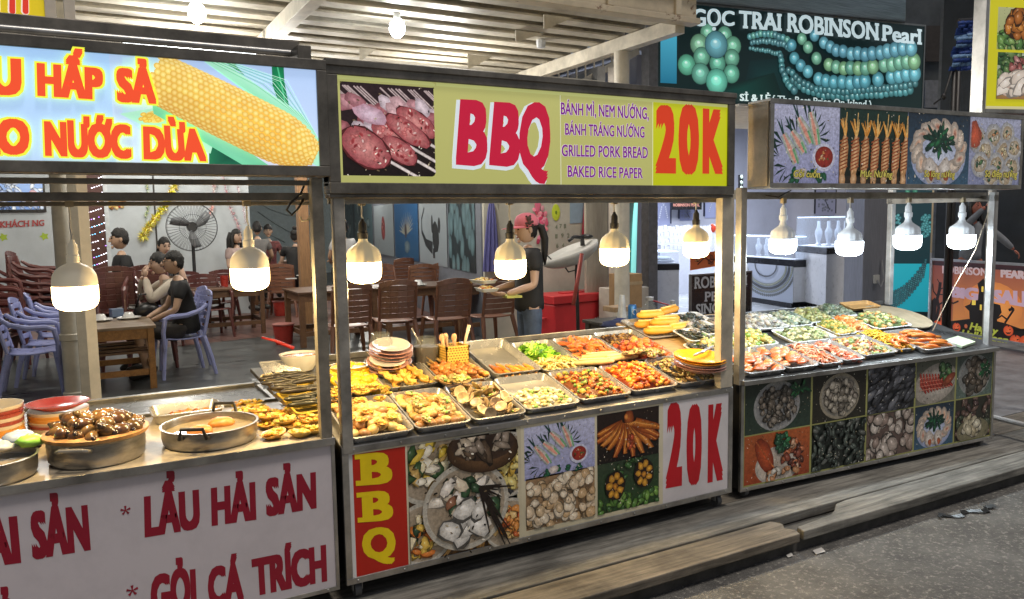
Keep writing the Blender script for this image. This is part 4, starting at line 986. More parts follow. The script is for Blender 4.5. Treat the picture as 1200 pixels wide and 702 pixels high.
# ---- piece meshes
r0 = random.Random(77)
def snail_mesh(c, seed):
    r = random.Random(seed); p = MB()
    p.ell((0,0,.016),(.030,.023,.020),14,9,slin(jig(c, r)),None)
    p.ell((.026,.006,.018),(.014,.013,.012),10,7,slin(mixc(c,(0,0,0),.2))); p.ell((.038,.009,.019),(.006,.006,.006),8,5,slin(mixc(c,(0,0,0),.35)))
    p.ell((-.016,-.012,.014),(.013,.009,.013),10,7,slin(mixc(c,'20140a',.75)),Euler((0,0,.6)))
    return mesh_of(p, 'snail', M('snail '+str(seed), 'ffffff', noise=0) if 0 else SNAIL, smooth=True)
SNAIL = attr_mat('glossy snail shell', .16, 0, .35, 70, .2, coat=.6)
snails = [snail_mesh(c, i) for i, c in enumerate(('6a5030','5a4226','4a3a26','7a5f36'))]
def cockle_mesh(c, r):
    p = MB(); s = len(p.v); n, m_ = 16, 7; vs = []
    p.ell((0,0,.012),(.029,.025,.018),16,8,slin(jig(c, r)))
    for i, q in enumerate(p.v):
        a = math.atan2(q[1], q[0]); p.v[i] = (q[0]*(1+.04*math.cos(a*9)), q[1]*(1+.04*math.cos(a*9)), q[2])
    return mesh_of(p, 'cockle', SHELL, smooth=True)
cockles = [cockle_mesh(c, r0) for c in ('dcb060','c99a4c','e6c674','b98a48')]
def topped_mesh(rim, fill, green, r, s=1.0, depth=.014):
    p = MB(); n = 18; c = slin(jig(rim, r))
    sc_ = lambda q, a: q*(1+.10*math.cos(a)+.03*math.cos(5*a))
    p.lathe([(0,0),(.016*s,.002*s),(.026*s,.010*s),(.029*s,depth*s),(.025*s,depth*s-.002*s),(0,depth*s-.004*s)], n, c=c, fn=sc_)
    for k in range(13):
        a, q = r.uniform(0,6.28), math.sqrt(r.random())*.02*s; cc = r.choice(fill) if r.random() > (.14 if green else 0) else r.choice(green)
        p.ell((q*math.cos(a)*1.1, q*math.sin(a), depth*s+r.uniform(-.002,.003)),(.008*s,.006*s,.004*s),7,4,slin(jig(cc, r)),Euler((0,0,a)),.2,r)
    return mesh_of(p, 'stuffed_shell', SHELL, smooth=True)
yel_shell = [topped_mesh('c9a050',['eabf44','e0aa34','f2d878','d9983a'],['a5a03c'],r0) for _ in range(5)]
grn_shell = [topped_mesh('a8895a',['c9b86a','a8a04a','d9c98a'],['5f9a30','86b840','4a7a28'],r0,1.15) for _ in range(4)]
brn_shell = [topped_mesh('8a7350',['c9a86a','d9c08a','8a6a3c'],['8a9a4a'],r0,1.2) for _ in range(4)]
mus_shell = [topped_mesh('3a3f40',['4a4a44','6a6250','2c302e'],['3a5238'],r0,1.25,.011) for _ in range(3)]
def openclam_mesh(r):
    p = MB(); c = slin(jig('8a7048', r)); ins = slin(jig('c2a478', r))
    for sgn_, t in ((1, .75), (-1, -.2)):
        s0 = len(p.v); n = 12
        p.lathe([(0,0),(.018,.003),(.027,.010),(.030,.016),(.026,.014),(0,.006)], n, c=c, fn=lambda q, a: q*(1+.12*math.cos(a)))
        for f in range(len(p.f)-n*2, len(p.f)): p.c[f] = ins
        p.xf(Matrix.Translation((-.028,0,0))@Matrix.Rotation(-t if sgn_ > 0 else 0, 4, 'Y')@Matrix.Translation((.03,0,0)), s0)
    for k in range(7): p.ell((r.uniform(-.012,.012), r.uniform(-.014,.014), .015),(.008,.006,.004),7,4,slin(jig(r.choice(['7aa83a','a8b85a','6a5a3a','c9a468']), r)),None,.2,r)
    return mesh_of(p, 'open_clam', SHELL, smooth=True)
oclams = [openclam_mesh(r0) for _ in range(4)]
def skewer_mesh(c, r, kind):
    p = MB(); st_ = slin(srgb('c9a468')); p.tube([(0,-.10,.012),(0,.19,.020)], .0026, 6, st_)
    if kind == 'wave': p.tube([(.008*math.sin(i*1.35), -.10+.0135*i, .013+.004*math.cos(i*1.35)) for i in range(15)], [.006]+[.0115]*13+[.007], 8, slin(jig(c, r)))
    else:
        for k in range(5):
            y = -.085+k*.036; p.ell((r.uniform(-.003,.003), y, .014),(.0155,.022,.0145),10,6,slin(jig(c, r, .18)),None,.12,r)
    return mesh_of(p, 'skewer', FOOD, smooth=True)
skA = [skewer_mesh(c, r0, 'wave') for c in ('d9a84a','e0b85c','c9963c')]
skB = [skewer_mesh(c, r0, 'lump') for c in ('b87840','a5642c','c98c48')]
def stick_mesh(c, r, L_=.05, w_=.011):
    p = MB(); p.tube([(-.002,-L_,.010),(.003,-L_*.3,.012),(-.002,L_*.4,.012),(.0,L_,.010)], [w_*.7,w_,w_*1.05,w_*.6], 8, slin(jig(c, r))); return mesh_of(p, 'fried_roll', FOOD, smooth=True)
orolls = [stick_mesh(c, r0) for c in ('d98a2c','e09a3a','c9751f')]
def shrimp_mesh(c, r, s=1):
    p = MB(); pts = [(.030*s*math.cos(t_), .030*s*math.sin(t_), .010+.002*math.sin(2*t_)) for t_ in (.0,.5,1.0,1.5,2.0,2.5,3.0)]
    p.tube(pts, [.004*s,.009*s,.0115*s,.012*s,.010*s,.007*s,.004*s], 8, slin(jig(c, r))); p.add([(-.030*s,.004*s,.010),(-.040*s,-.012*s,.014),(-.026*s,-.014*s,.014)], [(0,1,2)], slin(jig(c, r)))
    p.tube([pts[0],(.040*s,-.02*s,.016)], .001, 4, slin(srgb(c))); return mesh_of(p, 'shrimp', FOOD, smooth=True)
shr = [shrimp_mesh(c, r0, 1.15) for c in ('d97a34','e08a44','c9642a')]
def loaf_mesh(c, r, L_=.11, w_=.03):
    p = MB(); n = 12; prof = [(-1,.15),(-.92,.6),(-.7,.92),(-.3,1.02),(.2,1),(.6,.95),(.9,.65),(1,.15)]
    p.tube([(r.uniform(-.003,.003), q[0]*L_, w_*.8) for q in prof], [q[1]*w_ for q in prof], n, slin(srgb(c)))
    for i, q in enumerate(p.v): p.v[i] = (q[0]*1.1, q[1], max(.002, q[2]*.85))
    p.tube([(0,-L_*.75,w_*1.52),(0,L_*.75,w_*1.52)], [.006,.008], 6, slin(mixc(c,'fff0c0',.5))); return mesh_of(p, 'bread_loaf', DRY, smooth=True)
loaves = [loaf_mesh(c, r0) for c in ('d99a2c','e0a838','cf8c24')]
pale_loaf = [loaf_mesh(c, r0, .125, .021) for c in ('d9bd82','e2ca94')]
def fish_mesh(r):
    p = MB(); p.ell((0,0,.014),(.016,.075,.014),10,8,slin(jig('2a2620', r)),None,.05,r); p.add([(0,.07,.014),(.022,.105,.016),(0,.095,.013),(-.022,.105,.016)], [(0,1,2,3)], slin(srgb('1c1a16')))
    p.tube([(-.008,-.05,.027),(.006,-.02,.029),(-.006,.02,.029),(.004,.05,.026)], .004, 5, slin(srgb('5a5648'))); return mesh_of(p, 'grilled_fish', FOOD, smooth=True)
fishes = [fish_mesh(r0) for _ in range(3)]
def fillet_mesh(c, r, s=.055):
    p = MB(); p.ell((0,0,.012),(s,s*.55,.013),12,6,slin(jig(c, r)),None,.14,r); p.ell((s*.3,0,.018),(s*.5,s*.35,.010),9,5,slin(jig(mixc(c,'f0b060',.3), r)),None,.15,r); return mesh_of(p, 'grilled_fillet', FOOD, smooth=True)
fil = [fillet_mesh(c, r0) for c in ('c9642a','b9542a','d97f3c','c98a5a')]
def drop(T, n, meshes, name, label, cat, group, seed, tum=.35, **k):
    spread(T, n, lambda i, m_, r: inst(r.choice(meshes), name, m_@tumble(r, tum), label, cat, group), seed, **k)
def lay(T, n, meshes, name, label, cat, group, seed, ang=0, **k):
    spread(T, n, lambda i, m_, r: inst(r.choice(meshes), name, m_@Euler((r.uniform(-.1,.1), r.uniform(-.1,.1), ang+r.uniform(-.18,.18))).to_matrix().to_4x4(), label, cat, group), seed, **k)

# ---- barbecue counter: front row
T = tray(MB_, .03,.325,-0.005,0.355, 'steel tray of tan cockles at the front left corner, beside the stall posts')
drop(T, 40, cockles, 'cockle', 'tan cockle in the front left corner tray beside the posts', 'cockle', 'cockles in the corner tray', 1); drop(T, 9, yel_shell, 'stuffed_shell', 'small yellow topped shell lying on the cockles of the corner tray', 'shellfish', 'topped shells on the corner tray', 2, h0=.03, rise=.03, tum=.25)
T = tray(MB_, .335,.60,-0.005,0.355, 'steel tray of greenish flecked cockles, second from the posts in the front row')
drop(T, 44, cockles, 'cockle', 'pale cockle in the second front tray from the posts', 'cockle', 'cockles in the second front tray', 3); drop(T, 7, grn_shell, 'stuffed_shell', 'green flecked shell among the cockles of the second front tray', 'shellfish', 'green flecked shells', 4, h0=.03, tum=.3)
T = tray(MB_, .61,.885,-0.005,0.355, 'steel tray of open brown clams in the front row')
drop(T, 22, oclams, 'open_clam', 'open brown clam with green herbs', 'clam', 'open clams', 5, tum=.5, rise=.04); 
spread((MB_@Matrix.Translation((.66,.37,.032)),.2,.1), 4, lambda i, m_, r: inst(r.choice(grn_shell), 'stuffed_shell', m_@tumble(r,.3)@Matrix.Scale(1.25,4), 'large green topped half shell behind the open clams', 'shellfish', 'large green topped shells'), 6)
T = tray(MB_, .895,1.20,0.015,0.370, 'half empty steel tray with white and green slices in the front row')
heap(T, 'sliced_squid', 'white sliced squid with green herbs in the half empty front tray', 'food', ['e2d2a0','efe4c4','d9c47c','8ab04a','e8d8a8'], 120, .013, 'chunk', y=(-.48,.1), rise=.03, seed=7, base='c9b37a')
T = tray(MB_, 1.21,1.525,0.030,0.365, 'steel tray of orange and green stir fried vegetables')
heap(T, 'stir_fry', 'orange and green stir fry with mushrooms', 'food', ['d9862c','c25a1c','9a9a38','e0b24a','6a8a30','b86a2c','5a3018'], 190, .012, 'chunk', rise=.042, seed=8, base='8a4a1c')
T = tray(MB_, 1.535,1.84,0.040,0.365, 'steel tray of bright red orange sweet and sour pieces')
heap(T, 'sweet_sour', 'bright red orange sweet and sour dish heaped in its tray', 'food', ['e07a24','d9641c','e8942c','c9501a','f0b040'], 170, .015, 'chunk', y=(-.42,.46), rise=.06, seed=9, base='b8400f')
T = tray(MB_, 1.85,2.15,0.045,0.370, 'steel tray of brown stuffed shells beside the orange plates')
drop(T, 24, brn_shell, 'stuffed_shell', 'brown topped half shell in the tray beside the orange plates', 'shellfish', 'brown topped shells', 10, rise=.03); spread((MB_@Matrix.Translation((1.86,.395,.035)),.3,.06), 5, lambda i, m_, r: inst(r.choice(brn_shell), 'stuffed_shell', m_@tumble(r,.3)@Matrix.Scale(1.2,4), 'large brown half shell lying in a row behind its tray', 'shellfish', 'large brown shells'), 11)
# ---- barbecue counter: back row
p = MB(); p.prism([(-.002,.10*K),(-.002,DEP*K),(-.19,DEP*K),(-.15,.60*K),(-.045,.12*K)], -.02, 0, 'z'); p.xf(MB_); o = adopt(bbq, p.build('side_shelf', counter_steel, bevel=.002))
T = tray(MB_, -.145,.05,.28,.73, 'narrow yellow edged tray of black grilled fish beside the stall posts', mat=M('yellow enamel tray', (.62,.42,.06), .35, noise=.15), h=.03, tilt=.16)
lay(T, 14, fishes, 'grilled_fish', 'charred black grilled fish in the yellow tray', 'fish', 'charred fish', 12, ang=1.35, rise=.045, h0=.012)
def gridmesh(w_, l_, n, m_):
    p = MB()
    for i in range(n+1): p.tube([(-w_/2+w_*i/n,-l_/2,0),(-w_/2+w_*i/n,l_/2,0)], .0011, 4)
    for j in range(m_+1): p.tube([(-w_/2,-l_/2+l_*j/m_,.002),(w_/2,-l_/2+l_*j/m_,.002)], .0011, 4)
    for a, b_ in (((-w_/2,-l_/2),(w_/2,-l_/2)),((w_/2,-l_/2),(w_/2,l_/2)),((w_/2,l_/2),(-w_/2,l_/2)),((-w_/2,l_/2),(-w_/2,-l_/2))): p.tube([(*a,0),(*b_,0)], .003, 6)
    return p
o = gridmesh(.17,.16,18,14).build('grill_rack', steel); o.matrix_world = MB_@Matrix.Translation((-.07,.76,.040))@Matrix.Rotation(R(5),4,'X'); tag(o, 'fine wire grill rack resting over the black fish', 'rack')
T = tray(MB_, .14,.345,.40,.73, 'tray of bright yellow omelette blocks behind the stall post')
heap(T, 'omelette', 'bright yellow omelette slabs in a shallow heap', 'food', ['efb81c','f2c42a','e8a814','f5cf4a'], 60, .030, 'chunk', rise=.04, seed=13, base='e8ac14')
drop((MB_@Matrix.Translation((.2,.40,.012)),.34,.12), 14, yel_shell, 'stuffed_shell', 'yellow topped shell heaped in front of the omelette', 'shellfish', 'yellow shells before the omelette', 14, rise=.05, tum=.3)
T = tray(MB_, .345,.62,.40,.755, 'steel tray of golden wavy squid skewers')
lay(T, 9, skA, 'skewer', 'golden wavy squid skewer', 'skewer', 'golden squid skewers', 15, ang=.12, y=(-.25,.2), rise=.012); lay(T, 5, skA, 'skewer', 'golden wavy squid skewer', 'skewer', 'golden squid skewers', 16, ang=.15, y=(-.3,.1), h0=.03, rise=.01)
T = tray(MB_, .63,.905,.385,.68, 'steel tray of brown meat skewers before the yellow basket')
lay(T, 9, skB, 'skewer', 'brown grilled meat skewer', 'skewer', 'brown meat skewers', 17, ang=.35, x=(-.46,.46), y=(-.2,.1), rise=.008); lay(T, 7, skB, 'skewer', 'brown grilled meat skewer', 'skewer', 'brown meat skewers', 18, ang=.35, x=(-.36,.36), y=(-.2,.0), h0=.03, rise=.01)
T = tray(MB_, .925,1.205,.385,.82, 'deep nearly empty steel tray with a few orange rolls at its front', h=.045)
lay(T, 12, orolls, 'fried_roll', 'orange fried roll at the front of the nearly empty tray', 'fried roll', 'orange fried rolls', 19, ang=.25, x=(-.42,.42), y=(-.46,-.2), rise=.012)
T = tray(MB_, 1.215,1.48,.375,.775, 'steel tray of bright green lettuce and rolls')
heap(T, 'lettuce', 'bright green chopped lettuce strewn along the steel tray', 'vegetables', ['8ac23a','a8d84a','6aa82c','c2e06a','5a9a28'], 190, .020, 'leaf', y=(-.2,.4), x=(-.46,.3), rise=.035, seed=20, base='7aa83a')
heap(T, 'shredded_roll', 'pale shredded rolls in front of the lettuce', 'food', ['d9bd6a','e8d48a','c9a450','efe0a8'], 110, .014, 'strand', y=(-.47,-.1), rise=.03, seed=21, base='c9a858', long=2)
T = tray(MB_, 1.49,1.79,.39,.775, 'steel tray of orange fried shrimp below the red cooler')
drop(T, 36, shr, 'shrimp', 'orange fried shrimp in the tray below the red cooler', 'shrimp', 'orange shrimp', 22, rise=.035, y=(-.3,.42))
for i, (x_, y_, a) in enumerate([(1.53,.385,1.45),(1.72,.40,1.62),(1.60,.425,1.5)]): inst(pale_loaf[i % 2], 'bread_loaf', MB_@Matrix.Translation((x_,y_*K,.036+.012*(i == 2)))@Matrix.Rotation(a,4,'Z'), ['pale baguette lying leftmost on the rims of the front trays','pale baguette lying rightmost below the shrimp tray','pale baguette lying on top of the other two'][i], 'bread')
T = tray(MB_, 1.80,2.11,.375,.80, 'steel tray half of dark mince and half of red glazed ribs')
heap(T, 'dark_mince', 'dark brown peppery mince at the back of its tray', 'food', ['5a3818','7a5228','3a2410','8a6a38','a58048'], 200, .009, 'chunk', y=(.05,.47), rise=.018, seed=23, base='4a2c12')
heap(T, 'glazed_ribs', 'red orange glazed ribs piled before the dark mince', 'food', ['c25a24','b04a1c','d07a34','9a3e14','d99048'], 110, .020, 'chunk', y=(-.45,.1), x=(-.4,.47), rise=.05, seed=24, base='a5340f')
# ---- behind the barbecue trays
def at_plane(u, v, mx, lift=0):
    p0 = mx@Vector((0,0,lift)); n = (mx.to_3x3()@Vector((0,0,1))); return PL(u, v, p0, n)
def plate_mesh(r, h, mat_, rimc=None):
    p = MB(); p.lathe([(0,.003),(r*.55,.003),(r*.6,0),(r*.66,.004),(r,h-.004),(r+.003,h),(r-.004,h),(r*.66,.009),(0,.007)], 36); return mesh_of(p, 'plate', mat_, smooth='auto')
red_china = M('red glazed china', (.50,.035,.03), .2, noise=.08, coat=.4); org_china = M('orange banded china', (.75,.30,.03), .22, noise=.08, coat=.3)
wht_plate, red_plate, org_plate = plate_mesh(.098,.022,china), plate_mesh(.115,.026,red_china), plate_mesh(.115,.024,M('yellow orange melamine', (.85,.38,.02), .25, noise=.06, coat=.3))
rim_plate = plate_mesh(.115,.026,M('rose rimmed china', (.55,.30,.26), .25, noise=.1, coat=.3))
def stack(u, v, mx, meshes, dz, labels, cat='plate', group=None, upright=True, s=1):
    q = at_plane(u, v, mx)
    for i, me in enumerate(meshes):
        z = Matrix.Translation(q+Vector((0,0,.004+i*dz))) if upright else Matrix.Translation(q)@RX_@Matrix.Translation((0,0,.004+i*dz))
        inst(me, 'plate', z@Matrix.Rotation(i*.7,4,'Z')@Matrix.Scale(s,4), labels(i), cat, group)
NTH = ['bottom','second','third','fourth','fifth','sixth','seventh','eighth','ninth']
stack(453,438,MB_,[wht_plate,rim_plate,wht_plate,rim_plate,wht_plate],.014,lambda i: ['bottom plate','second plate','middle plate','rose rimmed fourth plate','white top plate'][i]+' of the near low stack behind the squid skewers',upright=False,s=.9)
stack(457,431,MB_,[wht_plate,rim_plate,wht_plate,rim_plate,rim_plate,rim_plate,wht_plate],.018,lambda i: NTH[i]+' plate from below in the taller stack beside the glass jar',upright=False,s=.95)
def jar(u, v, mx, r, h, label, fill=None, fh=.6):
    q = at_plane(u, v, mx); t = thing('glass_jar', label, 'jar', q)
    p = MB(); p.lathe([(r*.9,.0),(r,.012),(r,h*.72),(r*.78,h*.86),(r*.76,h),(r*.73,h),(r*.75,h*.85),(r*.96,h*.7),(r*.96,.014),(0,.01)], 24); p.build('glass', glass_mat('jar glass', (.30,.32,.31), .06, .13), t, smooth='auto')
    if fill: q_ = MB(); q_.lathe([(r*.9,.014),(r*.93,h*.7*fh),(r*.5,h*.7*fh+.006),(0,h*.7*fh)], 20); q_.build('contents', fill, t, smooth='auto')
    return t
jar(447,428,MB_,.065,.17,'tall clear glass jar behind the stacked plates'); jar(500,428,MB_,.072,.15,'glass jar of dark brown chilli sauce with a spoon beside the yellow basket',M('dark chilli sauce', (.045,.016,.007), .5, noise=.4, scale=60),.98)
jar(527,424,MB_,.04,.12,'small drinking glass jar behind the yellow basket')
wire('spoon', [at_plane(497,428,MB_)+Vector((.0,0,.08)), at_plane(497,428,MB_)+Vector((-.06,.01,.20))], .004, steel, 'thin steel spoon leaning out of the chilli sauce jar', 'spoon')
q = at_plane(531,431,MB_); t = thing('basket', 'square yellow woven basket holding spoons', 'basket', q)
def weave():
    m = M('yellow woven plastic', (.72,.44,.08), .5, noise=.1); n = m.node_tree.nodes; l = m.node_tree.links; b = n['Principled BSDF']
    tc = n.new('ShaderNodeTexCoord'); br = n.new('ShaderNodeTexBrick'); br.inputs['Scale'].default_value = 1; br.inputs['Brick Width'].default_value = .016; br.inputs['Row Height'].default_value = .0135; br.inputs['Mortar Size'].default_value = .0036
    br.inputs['Color1'].default_value = (.10,.05,.01,1); br.inputs['Color2'].default_value = (.20,.10,.02,1); br.inputs['Mortar'].default_value = (.74,.46,.09,1)
    cx = n.new('ShaderNodeSeparateXYZ'); cb = n.new('ShaderNodeCombineXYZ'); ad = n.new('ShaderNodeMath'); l.new(tc.outputs['Object'], cx.inputs[0]); l.new(cx.outputs[0], ad.inputs[0]); l.new(cx.outputs[1], ad.inputs[1]); l.new(ad.outputs[0], cb.inputs[0]); l.new(cx.outputs[2], cb.inputs[1])
    l.new(cb.outputs[0], br.inputs['Vector']); l.new(br.outputs[0], b.inputs['Base Color']); return m
p = MB(); w_ = .065; h_ = .12
for a in range(4):
    s0 = len(p.v); p.box(-w_,-w_,0,w_,-w_+.005,h_); p.box(-w_-.003,-w_-.003,h_-.008,w_+.003,-w_+.007,h_+.004); p.xf(Matrix.Rotation(a*math.pi/2,4,'Z'), s0)
p.box(-w_+.006,-w_+.006,.001,w_-.006,w_-.006,.005); p.build('woven_sides', weave(), t)
for i, (dx_, dy_, c, lb) in enumerate([(-.03,.0,(.62,.36,.2),'pinkish wooden spoon upright at the left of the yellow basket'),(-.012,.01,(.68,.40,.24),'second wooden spoon leaning in the basket'),(.008,-.01,(.60,.33,.18),'third wooden spoon leaning in the basket'),(.04,.0,(.72,.55,.42),'long pale ladle handle sticking out at the right of the basket')]):
    a0 = q+Vector((dx_,dy_,.02)); a1 = q+Vector((dx_*1.6+(.035 if i == 3 else -.012), dy_*2, .165 if i < 3 else .22)); p = MB(); p.tube([a0, a0.lerp(a1,.75), a1], [.007,.009,.013 if i < 3 else .01], 8)
    if i < 3: p.ell(a1,(.017,.012,.022),10,6)
    tag(p.build('spoon', M('spoon %d' % i, c, .5), smooth=True), lb, 'spoon', 'spoons in the yellow basket')
def bowl(u, v, mx, r, h, mat_, label, fill=None, fz=.8):
    q = at_plane(u, v, mx); t = thing('bowl', label, 'bowl', q); p = MB(); p.lathe([(r*.45,0),(r*.55,.004),(r*.85,h*.6),(r,h),(r-.005,h),(r*.8,h*.58),(r*.45,.01),(0,.008)], 32); p.build('bowl_wall', mat_, t, smooth='auto')
    if fill: f = MB(); f.lathe([(r*(.5+.45*fz),h*fz),(r*.4,h*fz+.006),(0,h*fz+.005)], 24); f.build('contents', fill, t, smooth=True)
bowl(353,434,MB_,.105,.085,china,'white bowl of orange sauce with a red spoon',M('orange sauce', (.62,.25,.04), .25, noise=.3, scale=20),.88)
q = at_plane(345,424,MB_); wire('spoon', [q+Vector((.0,0,.07)), q+Vector((-.09,.02,.115)), q+Vector((-.15,.03,.135))], [.011,.008,.006], M('red plastic', (.35,.02,.02), .35), 'red plastic spoon resting in the white sauce bowl', 'spoon')
bowl(408,441,MB_,.10,.055,M('yellow melamine bowl', (.70,.50,.05), .3),'yellow bowl covered with blue white film beside the sauce bowl',M('blue white film', (.50,.55,.66), .2, noise=.25, scale=14),.95)
# bread tray, board, white plates, orange plates
o = MB().box(0,0,0,.84,.56,.014).build('wooden_board', M('tan board', (.50,.33,.16), .55, noise=.2, streak=(1,8,8)), bevel=.004); o.matrix_world = MB_@Matrix.Translation((2.10,.42,.004)); tag(o, 'tan wooden board bridging the barbecue and seafood stalls', 'board')
T = tray(MB_, 2.12,2.50,.63,.945, 'shallow tray of yellow bread loaves at the back right', lift=.020, h=.02)
for i, (x_, y_, z_, a) in enumerate([(2.24,.70,.026,1.45),(2.42,.72,.026,1.65),(2.25,.81,.026,1.5),(2.43,.85,.028,1.6),(2.33,.90,.052,1.55),(2.50,.93,.058,1.85),(2.33,.76,.052,1.5)]):
    inst(loaves[i % 3], 'bread_loaf', MB_@Matrix.Translation((x_,y_*K,z_+.005))@Matrix.Rotation(a,4,'Z'), ['front left loaf in the bread tray','front right loaf in the bread tray','left loaf of the middle layer of bread','right loaf at the back of the bread tray','top loaf near the blue can','loaf sticking out at the far right of the bread tray','loaf lying on the two front loaves'][i], 'bread', 'yellow bread loaves')
white_tray = M('white plastic dish', (.74,.75,.76), .3, noise=.04)
mus = []
for i, (x0, x1, y0, y1, lb, l_) in enumerate([(2.30,2.50,.47,.66,'white square dish of dark shells tilted beside the bread',.05),(2.48,2.68,.55,.76,'white square dish of dark shells behind the cream lit post',.045),(2.24,2.42,.36,.49,'low white dish of dark shells behind the orange plates',.03),(2.44,2.62,.40,.56,'white dish of mussels next to the lit post',.028),(2.56,2.80,.80,.98,'farthest white dish with one dark fish, beside the bread',.02)]):
    T = tray(MB_, x0, x1, y0, y1, lb, h=.016, mat=white_tray, name='dish', group='white dishes of dark shells', lift=l_)
    drop(T, 7 if i < 4 else 4, mus_shell, 'mussel', 'dark mussel on a white dish by the bread tray', 'mussel', 'dark mussels on white dishes', 30+i, rise=.004, h0=.006, x=(-.36,.36), y=(-.36,.36), tum=.25)
q0 = PZ(820,431,.90)
for i in range(5): inst(rim_plate if i < 2 else org_plate if i > 2 else wht_plate, 'plate', Matrix.Translation(q0+Vector((0,0,-.012+.013*i)))@Matrix.Rotation(.12,4,'X')@Matrix.Scale(1.22,4), NTH[i]+' plate from below in the stack topped by an orange plate', 'plate', 'plates in the orange topped stack')
wire('tongs', [q0+Vector((-.06,-.02,.078)), q0+Vector((.03,.01,.085)), q0+Vector((.15,.06,.098))], [.006,.009,.007], steel, 'steel tongs lying on the orange plate', 'tongs')

# ---- left counter
def pot(u, v, r, h, label, handles, z0=LZT, wood=None, fill=None):
    q = PZ(u, v, z0+.001); t = thing('cooking_pot', label, 'pot', q)
    p = MB(); p.lathe([(r*.93,0),(r*.98,.012),(r,h*.5),(r,h-.006),(r+.006,h),(r-.004,h),(r-.006,h-.01),(r*.96,.012),(0,.008)], 48); p.build('pot_wall', alu_pot, t, smooth='auto')
    for a, black in handles:
        s0 = MB(); d = .05
        s0.tube([(r-.004,-d,h*.78),(r+.030,-d,h*.86),(r+.036,-d*.8,h*.92 if not black else h+.028),(r+.036,d*.8,h*.92 if not black else h+.028),(r+.030,d,h*.86),(r-.004,d,h*.78)], .0075, 10)
        s0.xf(Matrix.Rotation(a,4,'Z')); s0.build('handle', M('black bakelite', (.02,.018,.016), .35) if black else alu_pot, t, smooth='auto')
    if fill:
        f = MB(); f.lathe([(r-.007,h*.62),(0,h*.62)], 40); f.build('broth', fill, t)
    if wood:
        f = MB(); f.lathe([(r*.70,h-.004),(r+.012,h+.003),(r+.014,h+.016),(r*.98,h+.022),(0,h+.012)], 48); f.build('wooden_ring', wood, t, smooth='auto')
    return q
P1 = pot(115,536,.168,.092,'large aluminium pot heaped with brown snails under a wooden ring',[(-2.0,False)],wood=M('tan wooden ring', (.52,.27,.10), .45, noise=.25, scale=18))
TP = (Matrix.Translation(P1+Vector((0,0,.112))), .30, .30)
def snail_place(i, m_, r): inst(r.choice(snails), 'sea_snail', m_@tumble(r,.7)@Matrix.Scale(1.2*r.uniform(.85,1.15),4), 'glossy brown sea snail in the heap on the large pot', 'snail', 'brown sea snails heaped on the pot')
rs = random.Random(5)
for ring, n, z, rad in [(0,15,-.012,.135),(1,11,-.008,.09),(2,5,-.004,.045),(3,9,.018,.088),(4,4,.026,.04)]:
    for i in range(n):
        a = 2*math.pi*i/n+ring*.5+rs.uniform(-.15,.15); q = rad*rs.uniform(.9,1.08)
        snail_place(i, TP[0]@Matrix.Translation((q*math.cos(a), q*math.sin(a), z+rs.uniform(-.004,.006))), rs)
P2 = pot(247,516,.183,.075,'wide shallow aluminium pot of broth with two black handles',[(-2.0,True),(1.15,True)],fill=M('pale broth', (.34,.27,.17), .12, noise=.3, scale=9))
for i, (dx_, dy_, s, lb) in enumerate([(-.045,-.045,.05,'orange brown lump floating at the left in the wide pot'),(.05,.05,.055,'rounded orange lump rising at the right of the wide pot')]):
    p = MB(); p.ell((0,0,0),(s,s*.8,.028),16,8,slin(srgb('c9803a')),None,.06,random.Random(i)); o = p.build('fish_cake', FOOD, smooth=True); o.location = P2+Vector((dx_,dy_,.052)); tag(o, lb, 'fish cake')
P3 = pot(-12,560,.150,.075,'aluminium pot cut off at the left edge, with a black handle',[(.9,True),(-2.2,True)],fill=M('pale broth', (.34,.27,.17)))
q = PZ(29,522,LZT+.08); p = MB(); r = random.Random(9)
for c, o_, s in (((.30,.62,.10),(.02,-.02,.02),(.05,.035,.022)),((.42,.50,.62),(-.02,.02,.025),(.06,.04,.03)),((.62,.62,.60),(-.07,-.02,.015),(.045,.04,.02))): p.ell(o_, s, 12, 8, c, Euler((.2,.1,.4)), .14, r)
o = p.build('plastic_bag', attr_mat('thin plastic bag', .22, 0, .2, 20, .5), smooth=True); o.location = q; tag(o, 'crumpled green and blue plastic bag between the pots at the left', 'bag')
# stacks of plates on the left
band = M('orange banded bowl', (.72,.34,.07), .3, noise=.1)
def cup_bowl(r, h, mat_): p = MB(); p.lathe([(r*.7,0),(r*.95,h*.5),(r,h),(r-.005,h),(r*.6,.01),(0,.01)], 36); return mesh_of(p, 'plate', mat_, smooth='auto')
ivory = cup_bowl(.118,.030,M('ivory stoneware', (.66,.58,.46), .3, noise=.08, coat=.2)); bandm = cup_bowl(.118,.030,band); redm = cup_bowl(.120,.028,red_china); deepred = cup_bowl(.119,.030,M('maroon rim china', (.30,.05,.04), .25, coat=.3))
q = PZ(70,505,LZT)
for i, me in enumerate([ivory,deepred,ivory,bandm,bandm,ivory]): inst(me, 'bowl', Matrix.Translation(q+Vector((0,0,.002+.0135*i)))@Matrix.Rotation(i,4,'Z'), NTH[i]+' bowl from below in the stack under the red plate', 'bowl', 'bowls stacked under the red plate')
inst(red_plate, 'plate', Matrix.Translation(q+Vector((0,0,.100)))@Matrix.Scale(1.05,4), 'shiny red plate topping the stack behind the snail pot', 'plate')
q = PZ(-8,518,LZT)
for i, me in enumerate([bandm,bandm,bandm,ivory,deepred,ivory,deepred,deepred,ivory]): inst(me, 'bowl', Matrix.Translation(q+Vector((0,0,.002+.0155*i)))@Matrix.Rotation(i,4,'Z'), NTH[i]+' bowl from below in the tall stack at the left edge', 'bowl', 'bowls stacked at the left edge')
